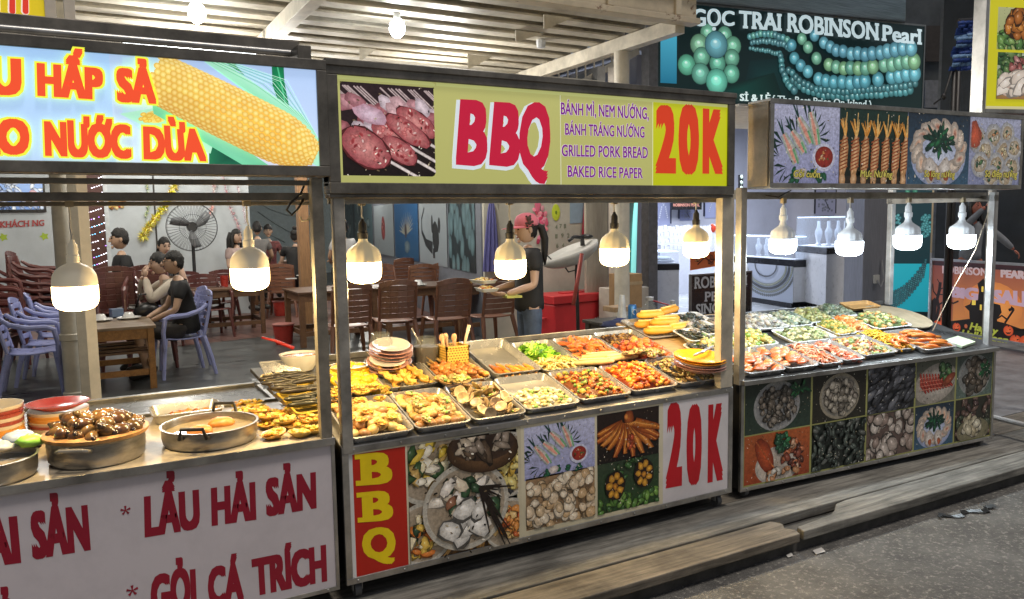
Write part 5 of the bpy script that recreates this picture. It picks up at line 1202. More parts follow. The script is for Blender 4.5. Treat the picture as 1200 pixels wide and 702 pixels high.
# tray behind the pots
T = tray(Matrix.Translation((0,0,LZT)), -.66, -.36, .56, .785, 'long steel tray behind the wide pot', h=.045)
heap(T, 'fried_cake', 'orange brown fried crumbs left in the long tray', 'food', ['c9803a','b86a2c','d9a058'], 40, .014, 'chunk', x=(-.3,.45), y=(-.4,.3), rise=.012, seed=31)
# small stuffed shells at the right end of the left counter
i = 0; rs = random.Random(12); lbs = ['yellow topped little shell beside the wide pot','small stuffed shell heaped at the right end of the left counter']
for (u, v, z) in [(282,478,0),(300,482,0),(318,487,0),(335,488,0),(352,490,0),(298,495,0),(314,501,0),(332,503,0),(350,503,0),(322,513,0),(352,512,0),(368,508,0),(303,486,.02),(326,492,.024),(316,494,.022),(336,497,.022),(296,476,.012),(345,484,.016),(364,496,.01),(283,487,0)]:
    q = PZ(u, v, LZT+.002+z); s = rs.uniform(1.6,1.95)
    inst(rs.choice(yel_shell), 'stuffed_shell', Matrix.Translation(q)@tumble(rs,.12)@Matrix.Scale(s,4), lbs[1], 'shellfish', 'yellow stuffed shells on the left counter')

# ---- right counter: front row
grp = 'white dishes on the seafood counter'
T = tray(MR_, .05,.34,-0.005,0.320, 'steel tray of orange grilled fillets nearest the warm lit steel post'); lay(T, 17, fil, 'grilled_fillet', 'orange grilled fillet in the tray nearest the post', 'fish', 'orange fillets nearest the post', 40, ang=.3, rise=.03)
T = tray(MR_, .35,.60,-0.005,0.320, 'steel tray of orange fillets with a bare corner'); lay(T, 13, fil, 'grilled_fillet', 'orange fillet in the second tray', 'fish', 'orange fillets in the second tray', 41, ang=.4, rise=.03, y=(-.3,.42))
T = tray(MR_, .61,.80,-0.005,0.310, 'narrow steel tray of red crayfish strips'); heap(T, 'crayfish', 'pinkish red crayfish strips in the narrow tray', 'food', ['c9704a','b5603c','d9906a','e0b090'], 90, .016, 'strand', rise=.022, seed=42, base='a5603c')
T = tray(MR_, .81,1.0,0.005,0.310, 'narrow steel tray of red prawns in clear film'); heap(T, 'red_prawns', 'red prawns heaped in the narrow film covered tray', 'food', ['c96a48','d98060','b85a3c','e0b8a0'], 70, .020, 'shrimp', rise=.02, seed=43, base='a5603c')
T = tray(MR_, 1.01,1.335,0.035,0.330, 'steel tray of mixed seafood salad with red and green bits'); heap(T, 'seafood_salad', 'mixed seafood salad of red, white and green pieces', 'food', ['c98a4a','a5603c','d9c8a0','7a8a50','c9a868','5a4028','d9b888'], 170, .014, 'chunk', rise=.03, seed=44, base='b89460')
T = tray(MR_, 1.345,1.53,0.055,0.380, 'steel tray of yellow noodles'); heap(T, 'noodles', 'yellow noodles in a long heap', 'food', ['e0b02c','efc64a','d99c1c'], 140, .014, 'strand', rise=.035, seed=45, base='c99a24')
T = tray(MR_, 1.54,1.87,0.005,0.340, 'steel tray of orange battered prawns near the halloween banner'); lay(T, 26, [stick_mesh(c, r0, .05, .013) for c in ('d9792c','e08a3c','cf6a20')], 'battered_prawn', 'orange battered prawn in the last tray', 'prawn', 'orange battered prawns', 46, ang=1.2, rise=.05)
lay((MR_@Matrix.Translation((1.44,.10,.03)),.16,.1), 5, shr, 'shrimp', 'orange shrimp spilling at the front of the noodles', 'shrimp', 'shrimp before the noodles', 47, ang=.8)
o = MB().box(-.10,-.06,0,.10,.06,.018).build('menu_card', M('pale green card', (.60,.72,.50), .5), bevel=.002); o.matrix_world = MR_@Matrix.Translation((2.02,.10,.004))@Matrix.Rotation(.2,4,'Z'); tag(o, 'pale green card pad at the right end of the seafood counter', 'card')
GREENS = ['7a8a4a','a59a58','5f7a3c','c9b87a','8a7a4a','d9cfa0']; GREY = ['8a847a','a59e90','6a665e','c2b8a6','55534c']
dishes = [(.02,.20,.33,.53,GREENS,'leaf green clams'),(.21,.39,.33,.53,GREENS,'green herb clams'),(.40,.60,.34,.54,['9a9048','b8a85a','6a8a3c','d9c98a'],'yellow green clams'),
 (1.17,1.33,.37,.56,['b89a4a','8a8a3c','d9b86a','6a7a38'],'golden clams'),(1.34,1.50,.39,.60,['d9803c','c96a2c','e0a05a','d9c08a'],'orange crab pieces'),(1.52,1.86,.36,.60,['7a8a50','6a7a4c','c98a4c','98a060','c9bc8a','8a7a4a'],'green salad'),
 (.04,.34,.55,.76,GREY,'grey shells at the back left'),(.35,.66,.56,.78,['9a8f84','7a7268','b8aea0','5f5a54'],'brownish grey shells'),(.68,.92,.57,.78,['a8a49a','8a8a84','c9c4b8'],'pale squid'),
 (.93,1.14,.57,.78,['7f8a7a','a5a890','5f6a5a'],'grey green clams'),(1.15,1.38,.60,.80,['8a8a58','6a7048','a8a070'],'olive clams'),(1.40,1.66,.63,.83,['6a7260','8a8e78','4f5a48'],'dark olive shells')]
for i, (x0, x1, y0, y1, cs, nm) in enumerate(dishes):
    T = tray(MR_, x0-.012, x1+.012, y0-.012, y1+.012, 'white plastic dish of '+nm+' on the seafood counter', h=.022, mat=white_tray, name='dish', group=grp, lift=.012 if i != 5 else .03, tilt=(i*37 % 7-3)*.015)
    heap(T, 'shellfish_mix', nm+' heaped in a white dish', 'shellfish', cs, 150, .018, 'chunk', rise=.042, seed=50+i, mat=SHELL)
T = tray(MR_, .74,1.14,.33,.555, 'wide grey rimmed dish of pale green clams in the middle of the seafood counter', h=.024, mat=white_tray, name='dish', group=grp); heap(T, 'shellfish_mix', 'pale green clams heaped in the wide middle dish', 'shellfish', ['8f9468','a8a878','6f7a4c','c2bc94'], 130, .016, 'chunk', rise=.03, seed=70, mat=SHELL)
o = dish(.30,.13,.025,.02).build('wooden_tray', M('orange tan wood', (.55,.32,.12), .5, noise=.2, streak=(1,8,8)), smooth='auto'); o.matrix_world = MR_@Matrix.Translation((1.86,.79*K,.024)); tag(o, 'shallow tan wooden tray at the far back of the seafood counter', 'tray')
p = MB(); p.lathe([(0,0),(.23,0),(.235,.012),(0,.014)], 40); o = p.build('round_board', M('pale round board', (.44,.36,.24), .55, noise=.15), smooth='auto'); o.matrix_world = MR_@Matrix.Translation((1.98,.56*K,.02)); tag(o, 'pale round wooden board right of the green salad', 'board')
bowl(1013,384,MR_,.07,.04,M('brown clay bowl', (.20,.09,.04), .4),'small brown clay bowl on the round wooden board')
# ================================================================== EATING AREA FURNITURE
blue_pl = M('lilac blue plastic', (.29,.32,.58), .3, noise=.06, coat=.2)
brown_pl = M('brown plastic', (.20,.085,.048), .38, noise=.12, coat=.1)
maroon_pl = M('maroon plastic', (.105,.032,.028), .35, noise=.12, coat=.15)
def chair_protos(mat, slat_n, arms=True):
    """plastic armchair facing -Y: seat .43, back top .86"""
    t = thing('plastic_chair', 'x', 'chair')
    p = MB(); pts = []
    for j in range(7):
        y = -.23+.42*j/6; z = .43-.03*math.sin(j/6*math.pi)*.8-.015*j/6; ww = .21 if j else .20
        pts += [(x*ww, y, z+.012*abs(x)**3-(.02 if j == 0 else 0)) for x in (-1,-.66,-.33,0,.33,.66,1)]
    n = 7; fs = [(j*n+i, j*n+i+1, (j+1)*n+i+1, (j+1)*n+i) for j in range(6) for i in range(6)]
    p.add(pts, fs); o = p.build('seat', mat, t, smooth=True); sm = o.modifiers.new('t', 'SOLIDIFY'); sm.thickness = .014
    # back: slats between curved uprights
    def bk(x, s): return (x, .19+.10*s+.035*(1-(x/.22)**2), .43+.43*s)
    p = MB()
    for sx in (-1,1): p.tube([bk(sx*.205,s) for s in (0,.25,.5,.75,.93)], [.018,.019,.02,.02,.018], 8)
    top = [(x, bk(x,1)[1], .43+.43*(.93+.09*(1-(x/.215)**2))) for x in (-.215,-.15,-.08,0,.08,.15,.215)]
    for a, b_ in zip(top, top[1:]): p.bar(a, b_, .018, .06)
    for k in range(slat_n):
        s = .12+.74*k/max(1, slat_n-1); rowp = [bk(x, s) for x in (-.2,-.1,0,.1,.2)]
        for a, b_ in zip(rowp, rowp[1:]): p.bar(a, b_, .010, .43*.74/max(1, slat_n-1)*(.9 if arms != 2 else .68))
    p.build('backrest', mat, t, smooth='auto', bevel=.003)
    for sx in (-1,1):
        p = MB(); p.tube([(sx*.20,-.20,.42),(sx*.225,-.225,.22),(sx*.245,-.245,0)], [.028,.024,.019], 8); p.build('leg', mat, t, smooth='auto')
        p = MB(); p.tube([(sx*.20,.19,.42),(sx*.225,.25,.2),(sx*.24,.29,0)], [.028,.024,.019], 8); p.build('leg', mat, t, smooth='auto')
        if arms:
            p = MB(); A_ = [(sx*.235,-.215,.30),(sx*.25,-.225,.50),(sx*.25,-.20,.635),(sx*.252,-.14,.655),(sx*.25,.02,.66),(sx*.238,.16,.70),(sx*.21,.235,.76)]
            p.tube(A_, [.022,.023,.026,.028,.027,.024,.018], 8); p.build('armrest', mat, t, smooth='auto')
    return t
protos = {}
def chair(kind, x, y, rz, label, group, z=FZ, s=1):
    if kind not in protos:
        protos[kind] = chair_protos({'blue': blue_pl, 'brown': brown_pl, 'maroon': maroon_pl}[kind], {'blue': 5, 'brown': 6, 'maroon': 6}[kind], 2 if kind == 'blue' else kind == 'maroon'); c = protos[kind]
    else: c = copy_tree(protos[kind])
    c.location = (x, y, z); c.rotation_euler = (0,0,rz); c.scale = (s,s,s); c['label'] = label; c['group'] = group; return c
F2 = FZ+.004
def fl(u, v): return PZ(u, v, F2)
# blue chairs: facing -Y at rz 0; the man's chair faces left (-X): rz = -90deg
a = fl(215,440); MANX, MANY = a.x, a.y+.10
chair('blue', MANX, MANY, R(-82), 'lilac blue chair the man in black sits on', 'blue plastic chairs', F2)
chair('blue', MANX+.04, MANY+.62, R(-84), 'lilac blue chair the woman in the beige shirt sits on', 'blue plastic chairs', F2)
a = fl(42,465); b_ = fl(46,447)
chair('blue', a.x, a.y+.22, R(88), 'nearest blue chair at the left, empty, before the table', 'blue plastic chairs', F2)
chair('blue', a.x+.12, a.y+.82, R(84), 'middle of the three empty blue chairs at the left', 'blue plastic chairs', F2)
chair('blue', a.x+.22, a.y+1.45, R(92), 'farthest empty blue chair at the left, half behind the pillar', 'blue plastic chairs', F2)
oak = M('honey brown wood', (.33,.155,.045), .42, noise=.22, scale=6, streak=(6,1,6)); oak_top = M('worn table top', (.24,.17,.11), .35, noise=.25, scale=6, streak=(1,6,6))
dkwood = M('dark brown wood', (.12,.06,.03), .45, noise=.2, streak=(1,6,6))
def table(name, x0, x1, y0, y1, h, top, leg, label, z=F2, shelf=True, lw=.06, group=None):
    t = thing(name, label, 'table', ((x0+x1)/2,(y0+y1)/2,z), 0, group); w_, d_ = (x1-x0)/2, (y1-y0)/2
    p = MB(); nb = 5
    for k in range(nb): p.box(-w_-.02,-d_-.02+(2*d_+.04)*k/nb+.002,h-.028,w_+.02,-d_-.02+(2*d_+.04)*(k+1)/nb-.002,h)
    p.build('tabletop', top, t, bevel=.003)
    for sx in (-1,1):
        for sy in (-1,1): p = MB(); xx, yy = sx*(w_-lw/2), sy*(d_-lw/2); p.box(xx-lw/2,yy-lw/2,0,xx+lw/2,yy+lw/2,h-.029); p.build('leg', leg, t, bevel=.003)
    p = MB()
    for sy in (-1,1): p.box(-w_+lw+.001,sy*(d_-.03)-.012,h-.13,w_-lw-.001,sy*(d_-.03)+.012,h-.03); p.box(-w_+lw+.001,sy*(d_-.03)-.015,.14,w_-lw-.001,sy*(d_-.03)+.015,.20)
    for sx in (-1,1): p.box(sx*(w_-.03)-.012,-d_+lw+.001,h-.13,sx*(w_-.03)+.012,d_-lw-.001,h-.03); p.box(sx*(w_-.03)-.015,-d_+lw+.001,.16,sx*(w_-.03)+.015,d_-lw-.001,.22)
    p.build('apron', leg, t, bevel=.003)
    if shelf:
        p = MB()
        for k in range(4): yy = -d_+.06+(2*d_-.12)*k/3; p.box(-w_+.05,yy-.05,.36,w_-.05,yy+.05,.38)
        p.build('shelf', dkwood, t)
    return t
a = fl(182,455)
TX1, TY0, TH = a.x+.02, a.y, .63
table('wooden_table', TX1-.72, TX1, TY0, TY0+.85, TH, oak_top, oak, 'honey brown table set with white bowls between the blue chairs')
TZ = F2+TH
bmesh_ = MB(); bmesh_.lathe([(.03,0),(.035,.004),(.058,.045),(.062,.055),(.058,.055),(.03,.008),(0,.008)], 24); bowl_me = mesh_of(bmesh_, 'bowl', china, smooth='auto')
sauc = MB(); sauc.lathe([(.05,0),(.055,.004),(.095,.016),(.093,.019),(.05,.008),(0,.008)], 28); sauc_me = mesh_of(sauc, 'plate', china, smooth='auto')
cupm = MB(); cupm.lathe([(.03,0),(.036,.07),(.033,.07),(.028,.006),(0,.006)], 18); cup_me = mesh_of(cupm, 'cup', china, smooth='auto')
def tt(u, v, z=TZ): return PZ(u, v, z)
for (u, v, lb) in [(118,376.5,'at the front left of the honey brown table'),(151,374,'at the front right of the honey brown table')]:
    q = tt(u, v); inst(sauc_me, 'plate', Matrix.Translation(q+Vector((0,0,.001)))@Matrix.Scale(1.25,4), 'white saucer '+lb, 'plate'); inst(bowl_me, 'bowl', Matrix.Translation(q+Vector((0,0,.075)))@Matrix.Rotation(math.pi,4,'X')@Matrix.Scale(1.1,4), 'white bowl turned upside down '+lb, 'bowl')
for i, (u, v) in enumerate([(146,366),(152,364),(160,366)]):
    for k in range(3 if i != 1 else 4): inst(sauc_me, 'plate', Matrix.Translation(tt(u, v)+Vector((.01*k,0,.002+.018*k)))@Matrix.Rotation(k,4,'Z'), 'white plate in the cluttered stack at the back of the honey brown table', 'plate', 'stacked plates on the honey brown table')
for i, (u, v) in enumerate([(135,364),(140,361),(150,357)]): inst(cup_me, 'cup', Matrix.Translation(tt(u, v)+Vector((0,0,.002 if i < 2 else .06))), ['white cup at the left of the cluttered plates','white cup behind the cluttered plates','white cup standing on the stacked plates'][i], 'cup')
o = MB().box(-.06,-.045,0,.06,.045,.09).build('tissue_box', M('blue grey carton', (.16,.22,.34), .5), bevel=.004); o.location = tt(137,372)+Vector((0,.05,.001)); o.rotation_euler = (0,0,.3); tag(o, 'small blue grey tissue carton on the honey brown table', 'box')
p = MB(); rr = random.Random(4)
for i in range(7): p.add([Vector((rr.uniform(-.06,.06),rr.uniform(-.05,.05),rr.uniform(.0,.07))) for _ in range(4)], [(0,1,2),(0,2,3)])
o = p.build('napkin', M('white napkin', (.68,.69,.72), .8)); o.location = tt(133,360)+Vector((0,0,.01)); tag(o, 'crumpled white napkins at the back of the honey brown table', 'napkin')

# maroon chairs in stacks between the tables
def cstack(x, y, rz, n, label, g, z=F2):
    for k in range(n): chair('maroon', x, y+.012*k, rz, label, g, z+.085*k)
def at_d(u, d): q = PD(u, 300, d); return q.x, q.y
for u, d, n, rz, g in [(137,8.7,4,R(5),'maroon chairs stacked behind the table with bowls, near the pillar'),(172,8.9,4,R(-4),'maroon chairs stacked behind the table with bowls, beside the diner in beige'),(10,9.3,5,R(70),'maroon chairs stacked at the far left'),(44,9.8,6,R(80),'maroon chairs stacked left of the pillar'),(-20,8.6,4,R(60),'maroon chairs stacked at the left edge')]:
    x, y = at_d(u, d); cstack(x, y, rz, n, 'maroon chair in the stack '+{137:'nearest the round pillar behind the table',172:'directly behind the beige shirted diner',10:'under the red wall letters',44:'just left of the round pillar',-20:'cut off at the left edge'}[u], g)
for u, d, rz, lb in [(188,10.6,R(170),'maroon chair of the woman in the black top'),(243,11.2,R(10),'maroon chair standing before the big fan'),(256,12.2,R(-20),'maroon chair right of the big fan'),(232,12.0,R(30),'maroon chair half hidden under the big fan')]:
    x, y = at_d(u, d); chair('maroon', x, y, rz, lb, 'loose maroon chairs near the fan', F2)
# brown chairs and tables in the middle
for u, d, rz, lb in [(404,9.0,R(176),'brown chair half behind the stall post'),(459,9.4,R(172),'brown chair behind the leftmost ribbed bulb'),(521,9.5,R(178),'brown slatted chair facing away, left of the woman with the cap'),(572,9.7,R(184),'brown slatted chair just left of the woman with the cap'),
        (455,12.5,R(2),'brown chair under the red clam picture'),(490,12.8,R(170),'brown chair before the blue shell picture'),(515,13.3,R(175),'brown chair before the black shell picture'),(541,12.6,R(180),'brown chair under the grey pebble picture'),(592,11.6,R(188),'brown chair behind the plates the woman carries'),(468,15,R(180),'far brown chair seen between the bulbs'),(330,13.6,R(160),'brown chair of the diner with the hair bun')]:
    x, y = at_d(u, d); chair('brown', x, y, rz, lb, 'brown chairs round the inner tables', F2+.004, 1.04)
def tbl(u, d, w_, dd, label): x, y = at_d(u, d); return table('wooden_table', x-w_/2, x+w_/2, y-dd/2, y+dd/2, .72, dkwood, M('brown table leg', (.17,.085,.04), .5, noise=.2), label, F2+.004, False, .07, 'brown tables in the eating area')
t1 = table('wooden_table', 1.56, 2.6, 6.95, 7.8, .72, dkwood, M('brown table leg', (.17,.085,.04), .5, noise=.2), 'brown table with a white plate beside the brown wooden post', F2+.004, False, .07, 'brown tables in the eating area'); t2 = tbl(484,11.0,1.1,.8,'brown table with an upturned bowl among the brown chairs'); t3 = tbl(330,14.6,1.2,.8,'far brown table where four people sit'); t4 = tbl(560,11.2,1.0,.8,'brown table hidden behind the slatted chairs')
for (u, d, lb) in [(357,10.35,'on the table by the brown post'),(489,10.75,'on the table among the brown chairs')]:
    q = PD(u, 300, d) if u > 400 else PZ(356, 324, F2+.725); q.z = F2+.725; inst(sauc_me, 'plate', Matrix.Translation(q)@Matrix.Scale(1.3,4), 'white saucer under an upturned bowl '+lb, 'plate'); inst(bowl_me, 'bowl', Matrix.Translation(q+Vector((0,0,.085)))@Matrix.Rotation(math.pi,4,'X')@Matrix.Scale(1.25,4), 'upturned white bowl '+lb, 'bowl')
q = PZ(341, 327, F2+.73); q.z = F2+.73; o = MB().box(-.08,-.05,0,.08,.05,.015).build('napkin_pack', china, bevel=.002); o.location = q; tag(o, 'flat white napkin pack at the table edge by the brown post', 'napkin')
def bucket(u, v, r, h, mat, label, rim=True):
    q = fl(u, v); t = thing('bucket', label, 'bucket', q); p = MB(); p.lathe([(r*.78,0),(r,h),(r*.96,h),(r*.74,.012),(0,.012)], 28); p.build('bucket_wall', mat, t, smooth='auto')
    m_ = MB(); m_.lathe([(r*1.0,h-.012),(r*1.07,h-.006),(r*1.07,h+.006),(r*.97,h+.008)], 28); m_.build('rim', M('pinkish bag rim', (.42,.16,.14), .4), t, smooth='auto'); return t
redp = M('red translucent plastic', (.36,.035,.025), .3, noise=.12)
bucket(333,403,.14,.27,redp,'red bin bucket on the damp floor beside the brown table'); bucket(329,370,.13,.26,redp,'second red bucket farther back by the table legs'); 
q = PD(262,312,11.5); q.z = F2+.74; o = MB(); o.lathe([(.05,0),(.06,.16),(.056,.16),(.046,.01),(0,.01)],20); o = o.build('plastic_cup', redp, smooth='auto'); q.z = F2+.7; o.location = q; tag(o, 'red plastic jug right of the big fan', 'jug')
tb = table('wooden_table', q.x-.5, q.x+.5, q.y-.3, q.y+.5, .69, dkwood, dkwood, 'dark table right of the big fan under the red jug', F2+.004, False, .06, 'brown tables in the eating area')

# big pedestal fan
q = PD(225,266,12.6); t = thing('pedestal_fan', 'large black pedestal fan with a wire cage before the back wall', 'fan', (q.x,q.y,F2+.004)); hz = q.z-F2-.004; blackm = M('black fan metal', (.02,.02,.022), .4)
p = MB(); p.lathe([(.26,0),(.26,.03),(.05,.05),(.03,.07),(.025,hz-.05),(0,hz-.045)], 24); p.build('stand', blackm, t, smooth='auto')
p = MB(); R1 = .385
for k in range(44):
    a = 2*math.pi*k/44; d = Vector((math.cos(a),0,math.sin(a)))
    p.tube([Vector((0,-.09,hz))+d*.07, Vector((0,-.10,hz))+d*.2, Vector((0,-.06,hz))+d*(R1-.02), Vector((0,-.0,hz))+d*R1], .0022, 4, cap=False)
    p.tube([Vector((0,.09,hz))+d*.10, Vector((0,.07,hz))+d*(R1-.03), Vector((0,0,hz))+d*R1], .0022, 4, cap=False)
for rr_, yy in ((R1,0),(R1*.97,-.03),(.2,-.1),(.07,-.09)): p.tube([(rr_*math.cos(2*math.pi*k/40),yy,hz+rr_*math.sin(2*math.pi*k/40)) for k in range(41)], .006 if yy == 0 else .003, 6, cap=False)
p.build('cage', blackm, t)
p = MB(); p.lathe([(0,-.05),(.075,-.05),(.085,0),(.06,.16),(0,.17)], 20); p.xf(Matrix.Translation((0,0,hz))@Matrix.Rotation(R(-90),4,'X')); p.build('motor', blackm, t, smooth='auto')
for k in range(3):
    a = 2*math.pi*k/3+.4; p = MB(); n = 6; vs = []
    for i in range(n+1):
        f = i/n; rr_ = .06+.28*f; wdt = .05+.10*math.sin(f*2.6); 
        for s in (-1,1): an = a+s*wdt/rr_*.5+f*.35; vs.append((rr_*math.cos(an), -.045+s*.022, hz+rr_*math.sin(an)))
    p.add(vs, [(2*i,2*i+1,2*i+3,2*i+2) for i in range(n)]); o = p.build('blade', M('grey fan blade', (.16,.17,.18), .35), t, smooth=True); sm = o.modifiers.new('t','SOLIDIFY'); sm.thickness = .003

# wall things on the back wall
YB = BWY-.012
o_ = lambda u, v, off=.0: PY(u, v, BWY-.004-off)
a, b_ = o_(90,330), o_(120.5,215)
t = thing('led_panel', 'dark brown panel hung with rows of white and violet fairy lights', 'light curtain', ((a.x+b_.x)/2,BWY-.03,1.0))
p = MB(); p.box(a.x,BWY-.03,.6,b_.x,BWY-.001,2.6); adopt(t, p.build('brown_board', M('dark brown board', (.085,.025,.018), .5, noise=.2, scale=4)))
led = M('white fairy light', (.9,.88,1), noise=0, emit=4.5); ledv = M('violet fairy light', (.45,.2,.9), noise=0, emit=3); ledb = M('cyan fairy light', (.2,.6,.9), noise=0, emit=3)
p = [MB(), MB(), MB()]; rr = random.Random(8)
for k in range(13):
    z = .95+k*.125
    for i in range(13):
        f = i/12; x = a.x+.02+(b_.x-a.x-.04)*f; m_ = p[0 if rr.random() < .7 else rr.choice((1,2))]
        if rr.random() < .85: m_.ell((x,BWY-.040,z+.09*f-.03*math.sin(f*3.1)),(.011,.005,.007),6,4)
for m_, mt, nm in zip(p, (led,ledv,ledb), ('white','violet','cyan')): adopt(t, m_.build('fairy_lights', mt))
p = MB(); p.box(o_(121,230).x,BWY-.05,FZ+.01,o_(126,230).x,BWY-.0005,3.6); tag(p.build('wall_batten', M('white batten', (.60,.64,.66), .5)), 'narrow white batten right of the fairy light panel', 'batten')
p = MB(); p.box(o_(179.5,230).x,BWY-.02,1.0,o_(181.5,230).x,BWY-.0005,3.6); tag(p.build('cable_strip', blk), 'thin black vertical strip behind the gold garland', 'strip')
a, b_ = o_(-30,249), o_(52,212)
t = thing('television', 'wall television showing a bluish picture above the red letters', 'television', ((a.x+b_.x)/2,BWY-.06,a.z))
p = MB(); p.box(a.x,BWY-.06,a.z,b_.x,BWY-.002,b_.z); adopt(t, p.build('screen_case', M('black plastic case', (.012,.012,.014), .3), bevel=.004))
SN = (0,-1,0); A = Art(SN, 6e-5); A.frame(*[Vector((x,BWY-.0605,z)) for x, z in ((a.x+.03,a.z+.04),(b_.x-.03,a.z+.04),(b_.x-.03,b_.z-.03),(a.x+.03,b_.z-.03))])
A.rect(0,0,1,1,'6a8ac0','8aa8d8'); A.pile(90,.09,['8aa0c8','c2d2ea','4a6294','a9bce0','2c3c5c','e2ecf8'],elong=2); A.ell(.86,.5,.16,.24,'d9c9cc','b08a90',.3,12,.1); A.ell(.78,.3,.1,.14,'14161c','22262e',.5,10,.2); A.ell(.95,.35,.1,.2,'12141a','22262e',.2,10,.2)
adopt(t, A.build('screen', attr_mat('tv picture', .3, .55, .05)))
lt = MB(); put_text(lt, 'QUÝ KHÁCH NG', [o_(-25,268,.01), o_(52,264.5,.01), o_(52,257.5,.01), o_(-25,260.5,.01)], bold=.02, serif=True, dz=(0,-.004,0)); o = lt.build('wall_lettering', M('red foil letters', (.42,.05,.05), .4), flat=True); sm = o.modifiers.new('t','SOLIDIFY'); sm.thickness = .006; tag(o, 'red foil capital letters under the television on the pale wall', 'lettering')
for u, v, lb in [(4,278,'lime paper star left of the pillar at the picture edge'),(52,277,'lime paper star just left of the pillar')]:
    q = o_(u, v); p = MB(); p.prism([(.07*(1 if i % 2 else .55)*math.cos(i*math.pi/5), .07*(1 if i % 2 else .55)*math.sin(i*math.pi/5)) for i in range(10)], -.004, 0, 'y'); o = p.build('paper_star', M('lime paper', (.38,.52,.05), .7)); o.location = q; tag(o, lb, 'decoration')
p = MB(); rr = random.Random(6)
for i in range(26): p.ell(o_(126+rr.uniform(0,19), 232+rr.uniform(-2,12), .02),(.035,.01,.03),7,5,slin(srgb(rr.choice(['b8a06a','d9c48a','8a5a2c','a53a24','c9a858']))),None,.25,rr)
tag(p.build('wall_hanging', attr_mat('paper hanging', .6, 0, .2, 30)), 'small tan and red paper hanging above the man in the black polo', 'decoration')
def garland(name, pts, r, cols, n, label, seed):
    rr = random.Random(seed); p = MB()
    for i in range(n):
        f = rr.random()*(len(pts)-1); k = int(f); o = Vector(pts[k]).lerp(Vector(pts[k+1]), f-k); d = Vector((rr.gauss(0,1),rr.gauss(0,.5),rr.gauss(0,1))).normalized()*r*rr.uniform(.6,1.2); e = d.cross(Vector((0,1,0)))*.12
        p.add([o-e, o+e, o+d], [(0,1,2)], slin(jig(rr.choice(cols), rr, .3)))
    return tag(p.build(name, attr_mat('tinsel', .25, 0, .2, 30)), label, 'garland')
garland('garland', [o_(206,214,.08),o_(196,238,.08),o_(182,256,.08),o_(171,270,.08),o_(167,279,.08)], .10, ['e0c82a','c9b01c','f0e06a','a58a14','8a9a2c'], 520, 'thick gold tinsel garland drooping left of the big fan', 1)
garland('garland', [o_(172,212,.06),o_(174,240,.06),o_(170,255,.06)], .05, ['9aa88a','c9c48a','5a7a4a'], 140, 'thin greenish tinsel strand beside the gold garland', 2)
garland('garland', [o_(262,205,.08),o_(268,240,.08),o_(278,262,.08),o_(281,275,.08)], .06, ['c9a0a4','d9c4c4','8a6a78','b8848a'], 240, 'pink silver streamer hanging right of the big fan', 3)
garland('garland', [o_(252,210,.08),o_(249,240,.08),o_(246,252,.08)], .05, ['d99a94','e8c8c0','c97a74'], 160, 'short pink streamer above the big fan', 4)
garland('garland', [o_(276,210,.08),o_(284,238,.08),o_(288,262,.08)], .05, ['b89aa0','d9ccd0'], 160, 'pale streamer left of the doorway to the inner room', 5)
wl = lambda u, v: PY(u, v, 22.25)
for i, pts in enumerate([[(300,236),(318,246),(336,252),(352,254)],[(302,248),(322,262),(340,272),(352,276)],[(304,262),(318,276),(334,284)]]): wire('cable', [wl(*q) for q in pts], .012, M('dusty cable', (.28,.32,.33), .6), ['upper','middle','lower'][i]+' drooping cable on the farthest aqua wall')

